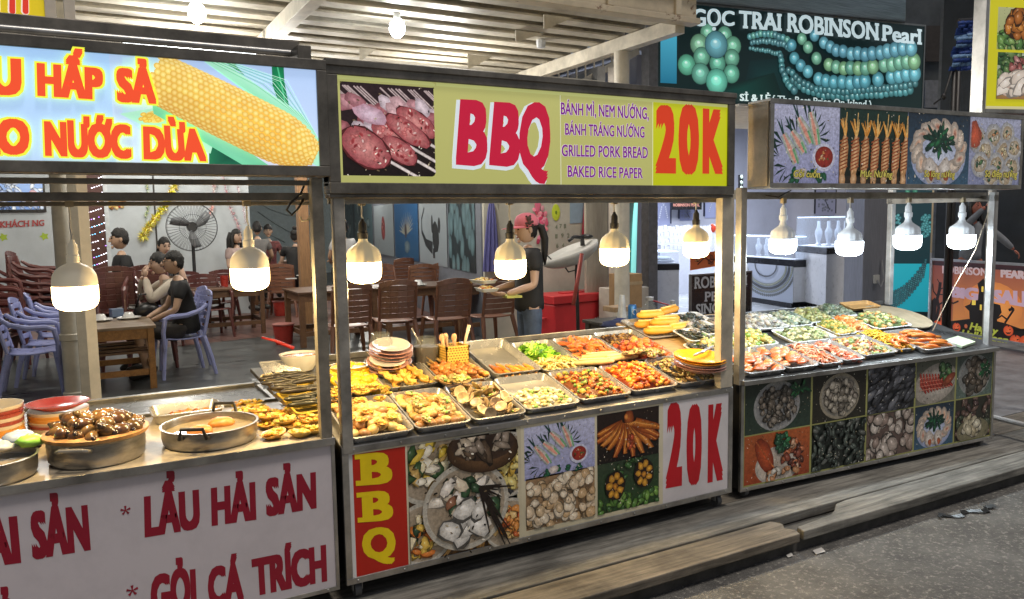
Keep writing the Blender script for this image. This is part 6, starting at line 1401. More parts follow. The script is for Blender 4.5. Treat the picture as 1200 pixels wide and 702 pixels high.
# seafood pictures on the slate side wall
pics = [(398,436,226,300,'pale blue shellfish picture at the far end of the slate wall'),(438,460.5,240,310,'white picture of a red clam on the slate wall'),(462,489.5,237,310,'deep blue picture of a shell figure on the slate wall'),(491,523,233,312,'white picture of a black curved shell on the slate wall'),(525,556,229,316,'picture of grey pebble like shells on the slate wall')]
for i, (u0, u1, vt, vb, lb) in enumerate(pics):
    P = [on_wall(u0, 250), on_wall(u1, 250)]; zt = on_wall((u0+u1)/2, vt).z; zb = 1.0
    q = [Vector((P[0].x,P[0].y,zb)), Vector((P[1].x,P[1].y,zb)), Vector((P[1].x,P[1].y,zt)), Vector((P[0].x,P[0].y,zt))]
    m_ = MB(); m_.add([x-PWN*.001 for x in q]+[x-PWN*.011 for x in q], [(0,1,2,3),(7,6,5,4),(0,4,5,1),(1,5,6,2),(2,6,7,3),(3,7,4,0)]); bo = m_.build('wall_picture', M('picture board', (.03,.035,.04), .6)); tag(bo, lb, 'picture', 'seafood pictures on the slate wall')
    A = Art(PWN, 6e-5); A.frame(*q); r = A.seed
    if i == 0: A.rect(0,0,1,1,'5a7078','46606a'); A.pile(20,.12,['8aa0a4','a9bcc0','4a626c','6a8288'],elong=2); A.rect(.47,0,.53,1,'2c3440')
    if i == 1: A.rect(0,0,1,1,'8a949a','9aa4aa'); A.ell(.5,.52,.22,.24,'a84a48','7a3034',.2,16,.1); A.pile(14,.05,['b85a54','8a3a3c'],disc=(.5,.52,.16,.16)); A.stroke([(.3,.3),(.2,.1)],.02,'6a7076')
    if i == 2:
        A.rect(0,0,1,1,'1c4a70','24588a')
        for k in range(12): A.stroke([(.5,.45),(.5+.3*math.cos(k*.3-.3),.55+.28*math.sin(k*.3))],[.07,.01],'a9a08a','7a8488')
        A.ell(.5,.5,.1,.13,'2c2830','4a4044'); A.ell(.55,.22,.24,.12,'7a8a94','4a6070',.1,14,.15)
    if i == 3:
        A.rect(0,0,1,1,'8a949c','98a2a8'); A.stroke([(.22,.88),(.1,.7),(.1,.5),(.25,.33),(.5,.25)],[.05,.06,.08,.12,.2],'24262a'); A.ell(.62,.42,.2,.24,'2a2c2e','1c1e20',.5,16,.06); A.ell(.5,.62,.06,.14,'24262a'); A.ell(.75,.6,.08,.12,'2a2c30'); A.stroke([(.55,.25),(.55,.1)],.14,'24262a')
    if i == 4:
        A.rect(0,0,1,1,'1c2a30')
        for k in range(26): A.ell(r.random(),r.random(),.10,.17,'6a8890','4a646c',r.uniform(-.3,.3),12,.08)
    A.build('print', ART, bo)
# cream wall stickers, umbrella, aprons
sy_ = lambda u, v, off=.006: PY(u, v, STY-off)
def flat_thing(name, pts, col_, label, cat, th=.006, mat=None):
    p = MB(); p.prism([(q.x, q.z) for q in pts], STY-th, STY-.0008, 'y'); return tag(p.build(name, mat or M(name+label[:12], col_, .65, noise=.06)), label, cat)
c0_ = sy_(632,258); p = MB(); rr = random.Random(2)
for k in range(34):
    a = rr.uniform(0,6.28); q = rr.random()**.6; p.ell(c0_+Vector((.16*q*math.cos(a)*.7+.06*(rr.random()-.5), -.006, .26*q*math.sin(a)-.05)),(.045,.006,.03),7,4,slin(jig(rr.choice(['d9607a','e88a9a','c94a64','f0a8b0']), rr)),Euler((0,rr.uniform(0,3),0)),.2,rr)
p.ell(c0_+Vector((-.03,-.012,.24)),(.05,.006,.13),10,5,slin(srgb('e0708a'))); p.ell(c0_+Vector((-.1,-.01,.30)),(.06,.006,.035),10,5,slin(srgb('c92c3c')))
tag(p.build('wall_sticker', attr_mat('sticker print', .5)), 'large pink blossom sticker right behind the pink cap', 'sticker')
p = MB(); q = sy_(651.5,249); p.ell(q,(.07,.005,.12),12,6,slin(srgb('c2d23c'))); p.ell(q+Vector((0,-.004,0)),(.02,.004,.03),8,4,slin(srgb('6a8a2c'))); tag(p.build('wall_sticker', attr_mat('sticker print', .5)), 'lime green flower sticker on the cream wall', 'sticker')
lt = MB()
for i, (u, v, ch) in enumerate([(645,235,'2'),(648,236,'9'),(656,233,'3'),(652,266,'4'),(657,265,'7'),(662,265,'8'),(652,277,'1'),(659,276,'9'),(666,276,'2'),(653,288,'6'),(660,287.5,'4')]):
    q = sy_(u, v, .003); h = .06; put_text(lt, ch, [q+Vector((-.02,0,-h/2)), q+Vector((.02,0,-h/2)), q+Vector((.02,0,h/2)), q+Vector((-.02,0,h/2))], bold=.02)
tag(lt.build('wall_lettering', M('faint green grey marks', (.22,.25,.17), .7), flat=True), 'rows of small grey green numerals on the cream wall', 'lettering')
flat_thing('blue_poster', [sy_(668,262), sy_(684,261), sy_(684,215), sy_(668,215)], (.28,.38,.47), 'pale blue sheet on the cream wall beside the red apron', 'poster')
def hung(name, u, vt, vb, w0, w1, mat, label, cat, seed, y=STY-.03, fold=9):
    rr = random.Random(seed); a, b_ = PY(u, vt, y), PY(u, vb, y); p = MB(); n = 54; rows = 7; vs = []
    for j in range(rows):
        f = j/(rows-1); z = a.z+(b_.z-a.z)*f; w_ = w0+(w1-w0)*f**.7
        for i in range(n):
            an = 2*math.pi*i/n; rr_ = 1+.38*math.cos(an*fold+f); vs.append((a.x+(b_.x-a.x)*f+w_*math.cos(an)*(1+.10*math.cos(an*fold)), y+min(.028,w_*.45*math.sin(an)*rr_), z))
    p.add(vs, [(j*n+i, j*n+(i+1)%n, (j+1)*n+(i+1)%n, (j+1)*n+i) for j in range(rows-1) for i in range(n)]+[tuple(range(n)), tuple(range((rows-1)*n, rows*n))])
    o = p.build(name, mat, smooth='auto'); return tag(o, label, cat)
o = hung('umbrella', 576, 235, 318, .03, .12, M('violet blue cloth', (.10,.10,.28), .6, noise=.15, streak=(9,9,1)), 'folded violet blue umbrella hanging on the cream wall', 'umbrella', 1, y=STY-.06)
a = PY(581,236,STY-.06); p = MB(); p.tube([a+Vector((0,0,-.02)), a+Vector((0,0,.14)), a+Vector((.02,0,.18)), a+Vector((.04,0,.15))], .008, 6); p.build('handle', blk, None).parent = o
hung('apron', 687.5, 228, 276, .015, .075, M('red cloth', (.38,.02,.05), .65, noise=.15, streak=(9,9,1)), 'red apron hanging at the right end of the cream wall', 'apron', 2, y=STY-.05)
hung('jacket', 705, 222, 246, .09, .10, M('dark olive cloth', (.06,.055,.035), .8, noise=.2), 'dark olive jacket hanging beside the red apron', 'jacket', 3, y=STY-.05)
# wash basin with black tap and hoses behind the cooler
q = PD(668,293,9.6); t = thing('wash_basin', 'white wash basin with a black tap and hanging hoses behind the red cooler', 'basin', q, -YAW); whitep = M('greyish white plastic', (.58,.57,.54), .35, noise=.06)
p = MB(); p.ell((0,0,0),(.36,.26,.19),28,12)
for i, (x, y, z) in enumerate(p.v): p.v[i] = (x*(1+.12*(x < 0)), y*(1-.35*max(0,-x)/.36), z if z < 0 else -.2*z*(1 if x*x/.115+y*y/.058 < .8 else 0))
p.xf(Matrix.Rotation(R(-20),4,'Y')@Matrix.Rotation(R(10),4,'X')); p.build('bowl', whitep, t, smooth=True)
p = MB(); p.tube([(.16,.05,.05),(.15,.04,.15),(.05,.0,.16),(-.02,-.03,.11)], [.03,.028,.024,.022], 8); p.ell((.20,.05,.16),(.09,.03,.03),10,6); p.build('tap', M('black tap', (.02,.02,.022), .3), t, smooth=True)
p = MB(); p.tube([(-.32,0,-.02),(-.18,.02,-.16),(.0,.03,-.14),(.10,.04,-.20)], .010, 6); p.tube([(-.12,.02,-.12),(-.02,.03,-.27),(.10,.03,-.24),(.07,.05,-.10)], .011, 6); p.tube([(.10,.04,-.08),(.08,.04,-.26),(.10,.06,F2-q.z)], .022, 8); p.build('hoses', M('dark basin hose', (.05,.05,.048), .5), t, smooth=True)
# red cooler box with mop handle
a, b_ = fl(650,401), fl(722,392); d = (b_-a); d.z = 0; Lc = d.length; ang = math.atan2(d.y, d.x)
t = thing('cooler_box', 'red cooler box with a flat lid and white lettering behind the counter', 'cooler', (a+b_)/2+Vector((-d.y,d.x,0)).normalized()*.28, ang); red_pl = M('red cooler plastic', (.52,.028,.035), .38, noise=.1, scale=3)
p = MB(); p.prism([(-Lc*.47,0),(Lc*.47,0),(Lc*.5,.49),(-Lc*.5,.49)], -.28, .28, 'y'); p.build('box', red_pl, t, bevel=.02)
p = MB(); p.box(-Lc*.515,-.295,.495,Lc*.515,.295,.60); p.box(-Lc*.2,-.06,.601,Lc*.2,.06,.615); p.build('lid', red_pl, t, bevel=.02)
lt = MB(); put_text(lt, 'ICE', [Vector((-Lc*.12,-.289,.40)),Vector((Lc*.25,-.289,.40)),Vector((Lc*.25,-.289,.425)),Vector((-Lc*.12,-.289,.425))]) if 0 else None
A = Art((0,-1,0), 6e-5); A.frame(Vector((Lc*.02,-.288,.13)),Vector((Lc*.42,-.289,.13)),Vector((Lc*.42,-.2905,.30)),Vector((Lc*.02,-.290,.30)))
A.pile(16,.15,['d9d0cc','c9b8b4','e2dcd8','a58a88'],region=(.05,.15,.95,.8),hi=False,dark=.1); A.stroke([(.1,1.5),(.5,1.52),(.9,1.5)],.05,'d9c8c4'); A.rect(.0,0,1,.12,'c9bcb8'); A.build('sticker', ART, t)
p = MB(); p.tube([(-Lc*.515,-.12,.30),(-Lc*.54,-.12,.30),(-Lc*.54,.12,.30),(-Lc*.515,.12,.30)], .014, 8); p.build('handle', red_pl, t)
a_ = PD(672,362,9.0); b2 = PD(682,297,9.0); a_.z = F2+.62; wire('mop_handle', [a_, b2], .024, M('faded red plastic', (.42,.08,.06), .45), 'faded red handle standing up from the cooler lid', 'handle')
# dark side table behind the counter, with cans and jars
q0, q1 = PZ(694,379,.80), PZ(775,372,.80)
t = table('side_table', q0.x+.10, q0.x+1.05, q0.y-.02, q0.y+.26, .80-F2, M('scratched dark table', (.055,.048,.04), .4, noise=.25), M('dark table leg', (.05,.042,.036), .5, noise=.2), 'dark table behind the barbecue counter holding the blue can', F2, False)
p = MB(); p.box(-.46,-.145,.25,.46,-.125,.66); p.build('front_board', M('dark table board', (.06,.05,.042), .5, noise=.25), t)
def st_(u, v, z=.80): q = PZ(u, v, z); return q
q = st_(741,379); t = thing('can', 'blue drink can with a white emblem beside the bread', 'can', q); p = MB(); p.lathe([(.032,0),(.038,.008),(.038,.15),(.033,.165),(.031,.16),(0,.16)], 24); p.build('can_body', M('blue can paint', (.05,.20,.48), .3, .3), t, smooth='auto')
p = MB(); p.tube([(.022*math.cos(k*.3)-.004,-.0385-.001*0,.105+.022*math.sin(k*.3)) for k in range(16)], .004, 6); p.build('emblem', M('white emblem', (.7,.72,.75), .4), t)
def sj(u, v, r, h, label): q = st_(u, v); t = thing('glass_jar', label, 'jar', q); p = MB(); p.lathe([(r*.9,0),(r,.01),(r,h*.6),(r*.5,h*.85),(r*.4,h),(r*.36,h),(r*.46,h*.84),(r*.95,h*.59),(r*.95,.012),(0,.01)], 24); p.build('glass', glass_mat('jar glass', (.75,.78,.76)), t, smooth='auto'); p = MB(); p.lathe([(r*.42,h+.001),(r*.42,h+.03),(0,h+.035)], 16); p.build('stopper', M('grey stopper', (.3,.3,.3), .4), t, smooth='auto')
sj(761,382,.085,.22,'round glass jar with a stopper between the blue can and the sign board'); sj(788,377,.05,.16,'low clear glass pot behind the bread loaves')
o = MB(); [o.lathe([(.045-.002*k,.0+.02*k),(.03-.001*k,.11+.02*k),(.028-.001*k,.11+.02*k),(0,.105+.02*k)], 18) for k in range(6)]; o = o.build('cup_stack', M('clear white cups', (.62,.64,.64), .25), smooth='auto'); o.location = st_(729,372); tag(o, 'stack of upside down clear cups beside the blue can', 'cups')
p = MB(); rr = random.Random(3); p.ell((0,0,.03),(.14,.08,.035),12,7,slin(srgb('20284a')),None,.2,rr); p.ell((.05,.02,.05),(.07,.05,.03),10,6,slin(srgb('2a3460')),None,.2,rr); o = p.build('cloth', attr_mat('rag', .8, 0, .2, 20), smooth=True); o.location = st_(722,384); tag(o, 'crumpled dark blue cloth on the dark table', 'cloth')
a = st_(726,366); o = MB().box(-.11,-.10,0,.11,.10,.05).build('crate', M('tan crate wood', (.36,.24,.13), .6, noise=.2), bevel=.004); o.location = a+Vector((.05,.1,.001)); tag(o, 'flat tan crate under the clear cups on the dark table', 'crate')
q = fl(733,386); t = thing('cardboard_box', 'brown cardboard box on a white ledge under the tube light', 'box', PD(733,375,10.2))
zb = PD(733,360,10.2).z-t.location.z; p = MB(); p.box(-.16,-.14,zb,.16,.14,zb+.44); p.build('carton', M('brown cardboard', (.40,.25,.12), .7, noise=.1), t, bevel=.004); p = MB(); p.box(-.17,-.142,zb+.30,.17,-.1405,zb+.34); p.build('tape', M('tan tape', (.46,.34,.2), .3), t)
a = PD(716,340,10.4); o = MB().box(-.02,-.1,FZ,.55,.25,a.z+.02).build('ledge', M('cream ledge', (.55,.50,.43), .6, noise=.08), bevel=.006); o.location = (a.x,a.y,0); tag(o, 'cream masonry ledge below the cyan tube light', 'ledge')
# cyan tube light and glass strip
a = PD(742,326,10.4); b_ = PD(745,215,10.4); t = thing('tube_light', 'tall cyan glowing tube light beside the grey shopfront post', 'lamp', a)
p = MB(); p.tube([a, b_], .035, 12); adopt(t, p.build('tube', M('cyan tube glow', (.28,.80,.78), noise=0, emit=.75), smooth=True)); p = MB(); p.box(a.x-.16,a.y+.05,a.z-.05,a.x+.1,a.y+.09,b_.z+.1); adopt(t, p.build('backing', M('teal metal backing', (.16,.30,.29), .35, .4)))
for z_, nm in ((a.z-.05,'lower'),(b_.z,'upper')): p = MB(); p.lathe([(.042,0),(.042,.08),(0,.085)],12,(a.x,a.y,z_-.04)); adopt(t, p.build('end_cap', whitep, smooth='auto'))
k = PD(722,330,10.6); pillar('pillar', k.x, k.y, .10, 3.69, M('cream render pillar', (.56,.50,.43), .6, noise=.1), 'cream round pillar left of the cyan tube light')
k = PD(700,330,10.8); o = MB().box(-.18,0,0,.18,.05,2.0).build('shutter_panel', M('ribbed cream shutter', (.42,.38,.31), .55, noise=.2, streak=(14,1,.3)), bevel=.003); o.location = (k.x,k.y,FZ+.3); tag(o, 'narrow cream shutter panel below the olive jacket', 'panel')
wire('hook_rod', [PD(757,350,9.6), PD(786,358,9.4), PD(787,370,9.4)], .010, M('dark red rod', (.28,.02,.03), .4), 'thin rod with a dark red grip near the glass jar', 'rod')
# interior lamps; the two front tubes are added, unseen, to brighten the canopy
for i, (x, y, z, L_, e) in enumerate([(-1.5,7.2,3.45,1.2,7),(1.6,7.4,3.45,1.2,7),(.3,9.9,3.45,1.2,7),(3.2,10.5,3.45,1.2,7),(5.0,14.5,3.45,1.2,14),(.2,5.2,3.42,1.2,7),(3.0,5.4,3.42,1.2,7)]): tube_lamp(x, y, z, L_, e, (1,.96,.88), ['white tube lamp high above the honey brown table','white tube lamp above the brown tables','white tube lamp above the fan','white tube lamp above the inner doorway','white tube lamp above the far diners','added tube lamp at the front of the eating area, left','added tube lamp at the front of the eating area near the right pillar'][i])
# ================================================================== PEARL SHOP
lav = M('lavender white wall', (.47,.48,.57), .6, noise=.05, scale=2)
shop_white = M('white laminate', (.70,.71,.74), .3, noise=.04); shop_black = M('black laminate', (.018,.018,.022), .25, noise=.1)
sheet('shop_floor', [(6.9,4.6),(9.3,3.9),(17,3.4),(17,13.5),(7.6,13.5)], FZ+.006, M('pale shop floor tile', (.40,.42,.45), .25, noise=.08, scale=2))
SY = 12.6
a = PY(752,260,SY).x; b_ = PY(1012,260,SY).x
wall('shop_back_wall', (a-1.6,SY), (b_+3,SY), FZ, 4.2, lav, 'lavender white back wall of the pearl shop')
struct(MB().box(6.3,6.6,4.25,17,13,4.32).build('shop_ceiling', M('white shop ceiling', (.6,.6,.62), .6)))
o = MB().box(c1.x+.95,6.65,FZ,c1.x+1.05,SY,4.2).build('shop_side_wall', lav); tag(o, 'lavender side wall of the pearl shop beside the grey post', 'wall')
# counters
def counter_box(name, pts, z0, z1, label, top=True, band=.10):
    t = thing(name, label, 'shop counter', (sum(q[0] for q in pts)/4, sum(q[1] for q in pts)/4, FZ+.006))
    cx = sum(q[0] for q in pts)/4; cy_ = sum(q[1] for q in pts)/4
    gro = lambda s: [(cx+(q[0]-cx)*s, cy_+(q[1]-cy_)*s) for q in pts]
    p = MB(); p.prism(gro(.96), z0, z0+.11, 'z'); adopt(t, p.build('plinth', shop_black))
    p = MB(); p.prism(pts, z0+.1105, z1-band, 'z'); adopt(t, p.build('counter_body', shop_white, bevel=.004))
    p = MB(); p.prism(gro(1.02), z1-band+.0005, z1, 'z'); adopt(t, p.build('counter_band', shop_black, bevel=.004))
    return t
def lightcase(t, pts, z0, z1, e=1.2):
    cx = sum(q[0] for q in pts)/4; cy_ = sum(q[1] for q in pts)/4; gro = lambda s: [(cx+(q[0]-cx)*s, cy_+(q[1]-cy_)*s) for q in pts]
    p = MB(); p.prism(gro(.985), z0+.001, z1, 'z'); adopt(t, p.build('glass_case', glass_mat('case glass', (.72,.82,.95), .04, .13)))
    p = MB(); p.prism(gro(.95), z1-.03, z1-.015, 'z'); adopt(t, p.build('case_light', M('case light', (.70,.84,1), noise=0, emit=1.6)))
    p = MB(); p.prism(gro(.95), z0+.003, z0+.012, 'z'); adopt(t, p.build('case_bed', M('white velvet', (.70,.72,.80), .8, noise=.05)))
def bust(q, s, label, rz=0):
    t = MB(); t.lathe([(.085,0),(.09,.02),(.05,.05),(.075,.12),(.11,.20),(.105,.26),(.055,.32),(.045,.40),(.042,.44),(0,.445)], 20, fn=lambda r_, a: r_*(1 if math.cos(a) > -.3 else .75))
    for i, v_ in enumerate(t.v): t.v[i] = (v_[0]*s*1.1, v_[1]*s*.6, v_[2]*s)
    o = t.build('necklace_bust', M('white bust', (.72,.74,.80), .5, noise=.03), smooth='auto'); o.location = q; o.rotation_euler = (0,0,rz); return tag(o, label, 'display bust', 'white necklace busts')
# corner counter
zc = 1.02
c0, cA, cB = PZ(967,367.5,FZ+.006), PZ(931,358,FZ+.006), PZ(1007,361.5,FZ+.006); cC = cA+cB-c0
P4 = [(q.x, q.y) for q in (c0, cB, cC, cA)]
zt_ = PL(967,291,c0,(-.6,-.8,0)).z
t = counter_box('display_counter', P4, FZ+.006, zt_, 'white corner counter with a black rim behind the cool bulbs'); zcase = PL(967,253,c0,(-.6,-.8,0)).z; lightcase(t, P4, zt_, zcase)
for i, (u, f) in enumerate([(951,.5),(968,.45),(984,.55),(996,.4)]):
    g = c0.lerp(cC, f)+(cB-cA)*((u-967)/110); g.z = zt_+.014; bust(g, .95, ['white necklace bust farthest left in the lit glass case','white necklace bust second from left in the lit glass case','white necklace bust third from left in the lit glass case','white necklace bust at the right in the lit glass case'][i], .5)
# necklace counter
n0, n1 = PZ(876,353,FZ+.006), PZ(930,362,FZ+.006); dv = (n1-n0).normalized(); nv = Vector((-dv.y, dv.x, 0)); 
if nv.dot(n0-CAM) < 0: nv = -nv
P4 = [(q.x, q.y) for q in (n0-dv*1.0, n1-dv*.02, n1-dv*.02+nv*.3, n0-dv*1.0+nv*.3)]
zt2 = PL(900,303,n0,nv).z
t = counter_box('display_counter', P4, FZ+.006, zt2, 'low counter faced with a printed pearl necklace', band=.12)
na, nb = PL(876,350,n0-nv*.006,nv), PL(929,350,n0-nv*.006,nv); zl, zh = PL(900,351,n0,nv).z, PL(900,310,n0,nv).z
A = Art(-nv, 6e-5); A.frame(Vector((na.x,na.y,zl)),Vector((nb.x,nb.y,zl)),Vector((nb.x,nb.y,zh)),Vector((na.x,na.y,zh))); A.rect(0,0,1,1,'a9b0be','b4bac8')
for ring, (rx, ry, s, cs) in enumerate([(.62,.86,.042,['141614','4a4e48']),(.56,.76,.042,['5a5e4c','959885']),(.50,.66,.042,['101214','35383a']),(.44,.56,.042,['6a6e5a','a2a490']),(.24,.32,.024,['1a1c24','40424a'])]):
    for k in range(46):
        a = math.pi+math.pi*k/45*1.0
        x, y = .42+rx*math.cos(a), .98+ry*math.sin(a); A.ell(x,y,s,s,mixc(cs[1],(1,1,1),.35),cs[0],0,8)
adopt(t, A.build('necklace_print', PRINT))
lightcase(t, P4, zt2, zt2+.42)
for i, (u, v) in enumerate([(868,290),(884,286)]):
    g = n0+dv*((u-880)/60)+nv*.35; g.z = zt2+.014; bust(g, .75, ['small white bust beside the lit post','second small white bust over the necklace counter'][i])
# left white counter with display trays
l0, l1 = PZ(769,371,FZ+.006), PZ(876,382,FZ+.006); l1 = Vector((l1.x, l0.y-.15, l1.z)); dv = (l1-l0).normalized(); nv2 = Vector((-dv.y, dv.x, 0))
P4 = [(q.x, q.y) for q in (l0, l1, l1+nv2*.75, l0+nv2*.75)]
zt3 = PL(800,309,l0,nv2).z
t = counter_box('display_counter', P4, FZ+.006, zt3, 'long bluish white counter with jewellery trays behind the sign board', band=.10)
lightcase(t, P4, zt3, zt3+.22)
rr = random.Random(14)
for i in range(16):
    f = (i % 8+.5)/8*.62; g = l0+dv*(l1-l0).length*f+nv2*(.22+.25*(i//8)); p = MB(); p.box(-.11,-.08,0,.11,.08,.035)
    for k in range(5): p.ell((-.08+.04*k, 0, .05),(.012,.055,.012),8,5)
    p.xf(Matrix.Rotation(R(18),4,'X')); o = p.build('jewellery_tray', M('white jewellery tray', (.70,.72,.78), .4, noise=.04), smooth='auto'); o.location = (g.x,g.y,zt3+.045); o.rotation_euler = (0,0,math.atan2(dv.y,dv.x)+rr.uniform(-.2,.2)); tag(o, 'small white jewellery tray in the long counter case', 'jewellery tray', 'jewellery trays in the long counter')
# shelf of white boxes behind
a, b_ = PY(770,292,9.6), PY(835,262,9.6)
t = thing('box_shelf', 'stepped rack of white jewellery boxes behind the long counter', 'shelf', ((a.x+b_.x)/2,9.7,FZ+.006)); p = MB()
for k in range(4): p.box(a.x,9.5+.14*k,FZ+.006 if k == 0 else .6,b_.x+.5,9.635+.14*k,a.z+.13*k)
adopt(t, p.build('steps', M('white rack', (.62,.64,.72), .5, noise=.04))); p = MB()
for k in range(4):
    x = a.x+.03
    while x < b_.x+.42: w_ = rr.uniform(.07,.13); p.box(x,9.52+.14*k,a.z+.13*k+.001,x+w_,9.60+.14*k,a.z+.13*k+rr.uniform(.05,.10)); x += w_+.02
adopt(t, p.build('boxes', M('white gift box', (.70,.71,.78), .5, noise=.1, scale=8)))
o = MB(); o.ell((0,0,0),(.055,.04,.08),10,7,slin(srgb('c93a1c'))); o.ell((-.03,0,.07),(.03,.03,.03),8,5,slin(srgb('d9501c'))); o.ell((.05,0,-.06),(.05,.03,.04),8,5,slin(srgb('e8d4c8'))); o = o.build('rooster_figure', attr_mat('figure paint', .4), smooth=True); q = PY(836,268,9.0); o.location = q; tag(o, 'small red ornament beside the lit post in the pearl shop', 'ornament')
MB().tube([(0,0,-.08),(0,0,zt3-q.z)], .02, 8).build('stand', shop_white, o)
# framed pictures on the back wall
def frame(u0, v0, u1, v1, label, bgc, fr, fn, y=SY-.02):
    a, b_ = PY(u0, v1, y), PY(u1, v0, y); t = MB(); t.box(a.x,y,a.z,b_.x,y+.018,b_.z); o = t.build('framed_picture', M('frame '+fr, fr, .35)); tag(o, label, 'picture', 'framed pictures on the pearl shop wall')
    A = Art((0,-1,0), 6e-5); m_ = .05; A.frame(Vector((a.x+m_,y-.001,a.z+m_)),Vector((b_.x-m_,y-.001,a.z+m_)),Vector((b_.x-m_,y-.001,b_.z-m_)),Vector((a.x+m_,y-.001,b_.z-m_))); A.rect(0,0,1,1,bgc); fn(A); A.build('print', ART, o); return o
def pv(A): 
    for k in range(11): A.ell(.2+.03*k,.8-.05*k if k < 6 else .3+.02*k,.035,.035,'d9dce8','7a80a0'); A.ell(.8-.03*k,.8-.05*k if k < 6 else .3+.02*k,.035,.035,'d9dce8','7a80a0')
def ptree(A):
    for k in range(26): A.ell(A.seed.uniform(.15,.85),A.seed.uniform(.3,.85),.06,.05,'55586a','8a8ea0'); 
    A.stroke([(.5,.05),(.5,.5),(.7,.8)],.05,'3a3c4a')
frame(768,262,787,218,'dark edged picture of a pearl string left of the black sign','8e93b2','3a3e52',pv); frame(825,253,851,217,'framed pearl necklace picture right of the black sign','9aa0c2','2c3044',pv); frame(955,250,980,222,'framed picture of a pearl tree above the lit glass case','9a9db8','20222e',ptree); frame(795,256,815,244,'small framed picture below the black sign','7a80a4','3a3e52',ptree)
a, b_ = PY(787,246,SY-.4), PY(822,214,SY-.4); o = MB().box(a.x,SY-.42,a.z,b_.x,SY-.40,b_.z).build('hanging_sign', shop_black); tag(o, 'black hanging sign with a pale shell emblem and pearl lettering', 'sign')
S_ = Sign((0,SY-.422,0),(0,-1,0),(1,0,0)); S_.word('ROBINSON PEARL',(789,242),(820,242),(820,238.5),(789,238.5),'c98a7a',bold=.03); S_.letters(ART, o)
A = Art((0,-1,0), 6e-5); A.frame(Vector((a.x,SY-.421,a.z)),Vector((b_.x,SY-.421,a.z)),Vector((b_.x,SY-.421,b_.z)),Vector((a.x,SY-.421,b_.z))); A.ell(.28,.62,.16,.16,'c9ccd8','8a8ea8',0,12,.1); A.ell(.28,.55,.06,.05,'14161c'); A.stroke([(.55,.8),(.7,.6),(.85,.8)],.07,'b0b4c4'); A.build('emblem', ART, o)
# vertical bead strips
for u, lb in ((868,'vertical strip of round light discs beside the lit stall post'),(1003.5,'vertical strip of round light discs left of the grey shop pillar')):
    a, b_ = PY(u,262,10.2), PY(u,205,10.2); t = thing('bead_strip', lb, 'strip', (a.x,10.2,a.z)); p = MB(); p.box(a.x-.06,10.2,a.z,a.x+.06,10.24,b_.z); adopt(t, p.build('strip', shop_black)); p = MB(); z = a.z+.06
    while z < b_.z: p.ell((a.x,10.19,z),(.045,.012,.045),10,6); z += .125
    adopt(t, p.build('discs', M('pale disc', (.50,.60,.50), .4), smooth=True))
# black board ROBINSON PEARL SINCE
bp = PZ(811,401,FZ+.006); S_ = Sign((0,bp.y,0),(0,-1,0),(1,0,0)); a, b_ = S_.at(810,398), S_.at(880,319); a.z = FZ+.25
t = thing('sign_board', 'black sign board with white lettering about pearls behind the bread', 'sign', ((a.x+b_.x)/2,bp.y,FZ+.006)); p = MB(); p.box(a.x,bp.y+.001,a.z,b_.x,bp.y+.03,b_.z); adopt(t, p.build('board', shop_black))
p = MB(); frame_edge(p, a.x-.02, b_.x+.02, a.z-.02, b_.z+.02, bp.y-.006, bp.y+.032, .02); adopt(t, p.build('board_frame', M('grey board frame', (.22,.22,.23), .4, .5)))
p = MB(); p.box(a.x+.02,bp.y+.04,FZ+.006,a.x+.05,bp.y+.07,b_.z); p.box(b_.x-.05,bp.y+.04,FZ+.006,b_.x-.02,bp.y+.07,b_.z); adopt(t, p.build('stand', shop_black))
S_.p = Vector((0,bp.y-.004,0))
for txt, q in [('ROBINSON',((814,338.5),(875,334),(875,322.5),(814,324.5))),('PEARL',((826,353.5),(866,351),(866,340.5),(826,342))),('SINCE 1',((815.5,368.5),(856,365),(856,354),(815.5,356.5)))]: S_.word(txt,*q,'b9bcc2',bold=.02,serif=True,off=.002)
S_.letters(ART, None, t)
a, b_ = PY(809,317,bp.y-.05), PY(850,297,bp.y-.05); A = Art((0,-1,0), 6e-5); A.frame(a, Vector((b_.x,a.y,a.z+.05)), Vector((b_.x,a.y,b_.z+.05)), Vector((a.x,a.y,b_.z))); A.rect(0,0,1,1,'c96a3c','b5542c'); A.pile(12,.14,['5a2414','e09a5a','8a3a1c'],region=(.1,.2,.9,.8),hi=False); A.stroke([(.2,.3),(.4,.7),(.6,.3),(.8,.7)],.1,'4a1c10')
o = A.build('halloween_sticker', ART); sm = o.modifiers.new('t','SOLIDIFY'); sm.thickness = .006; tag(o, 'orange halloween sign resting on top of the black sign board', 'sign')
# shop lamps
shop_lamp_pos = [(9.2,8.2,3.9),(11.2,8.0,3.9),(11.0,10.6,3.9),(13.2,9.2,3.9)]
for i, (x, y, z) in enumerate(shop_lamp_pos):
    t = thing('ceiling_lamp', ['square white ceiling lamp over the long shop counter','square white ceiling lamp over the necklace counter','square white ceiling lamp near the pearl shop back wall','square white ceiling lamp over the corner counter'][i], 'lamp', (x,y,z), 0, 'square lamps in the pearl shop'); MB().box(-.32,-.32,.02,.32,.32,.06).build('housing', body_w, t); MB().box(-.3,-.3,.005,.3,.3,.019).build('diffuser', M('square lamp glow', (.8,.86,1), noise=0, emit=3), t)
    d = bpy.data.lights.new('lamp_light', 'AREA'); d.size = .6; d.energy = 150; d.color = (.84,.90,1); lo = bpy.data.objects.new('lamp_light', d); col.objects.link(lo); lo.parent = t
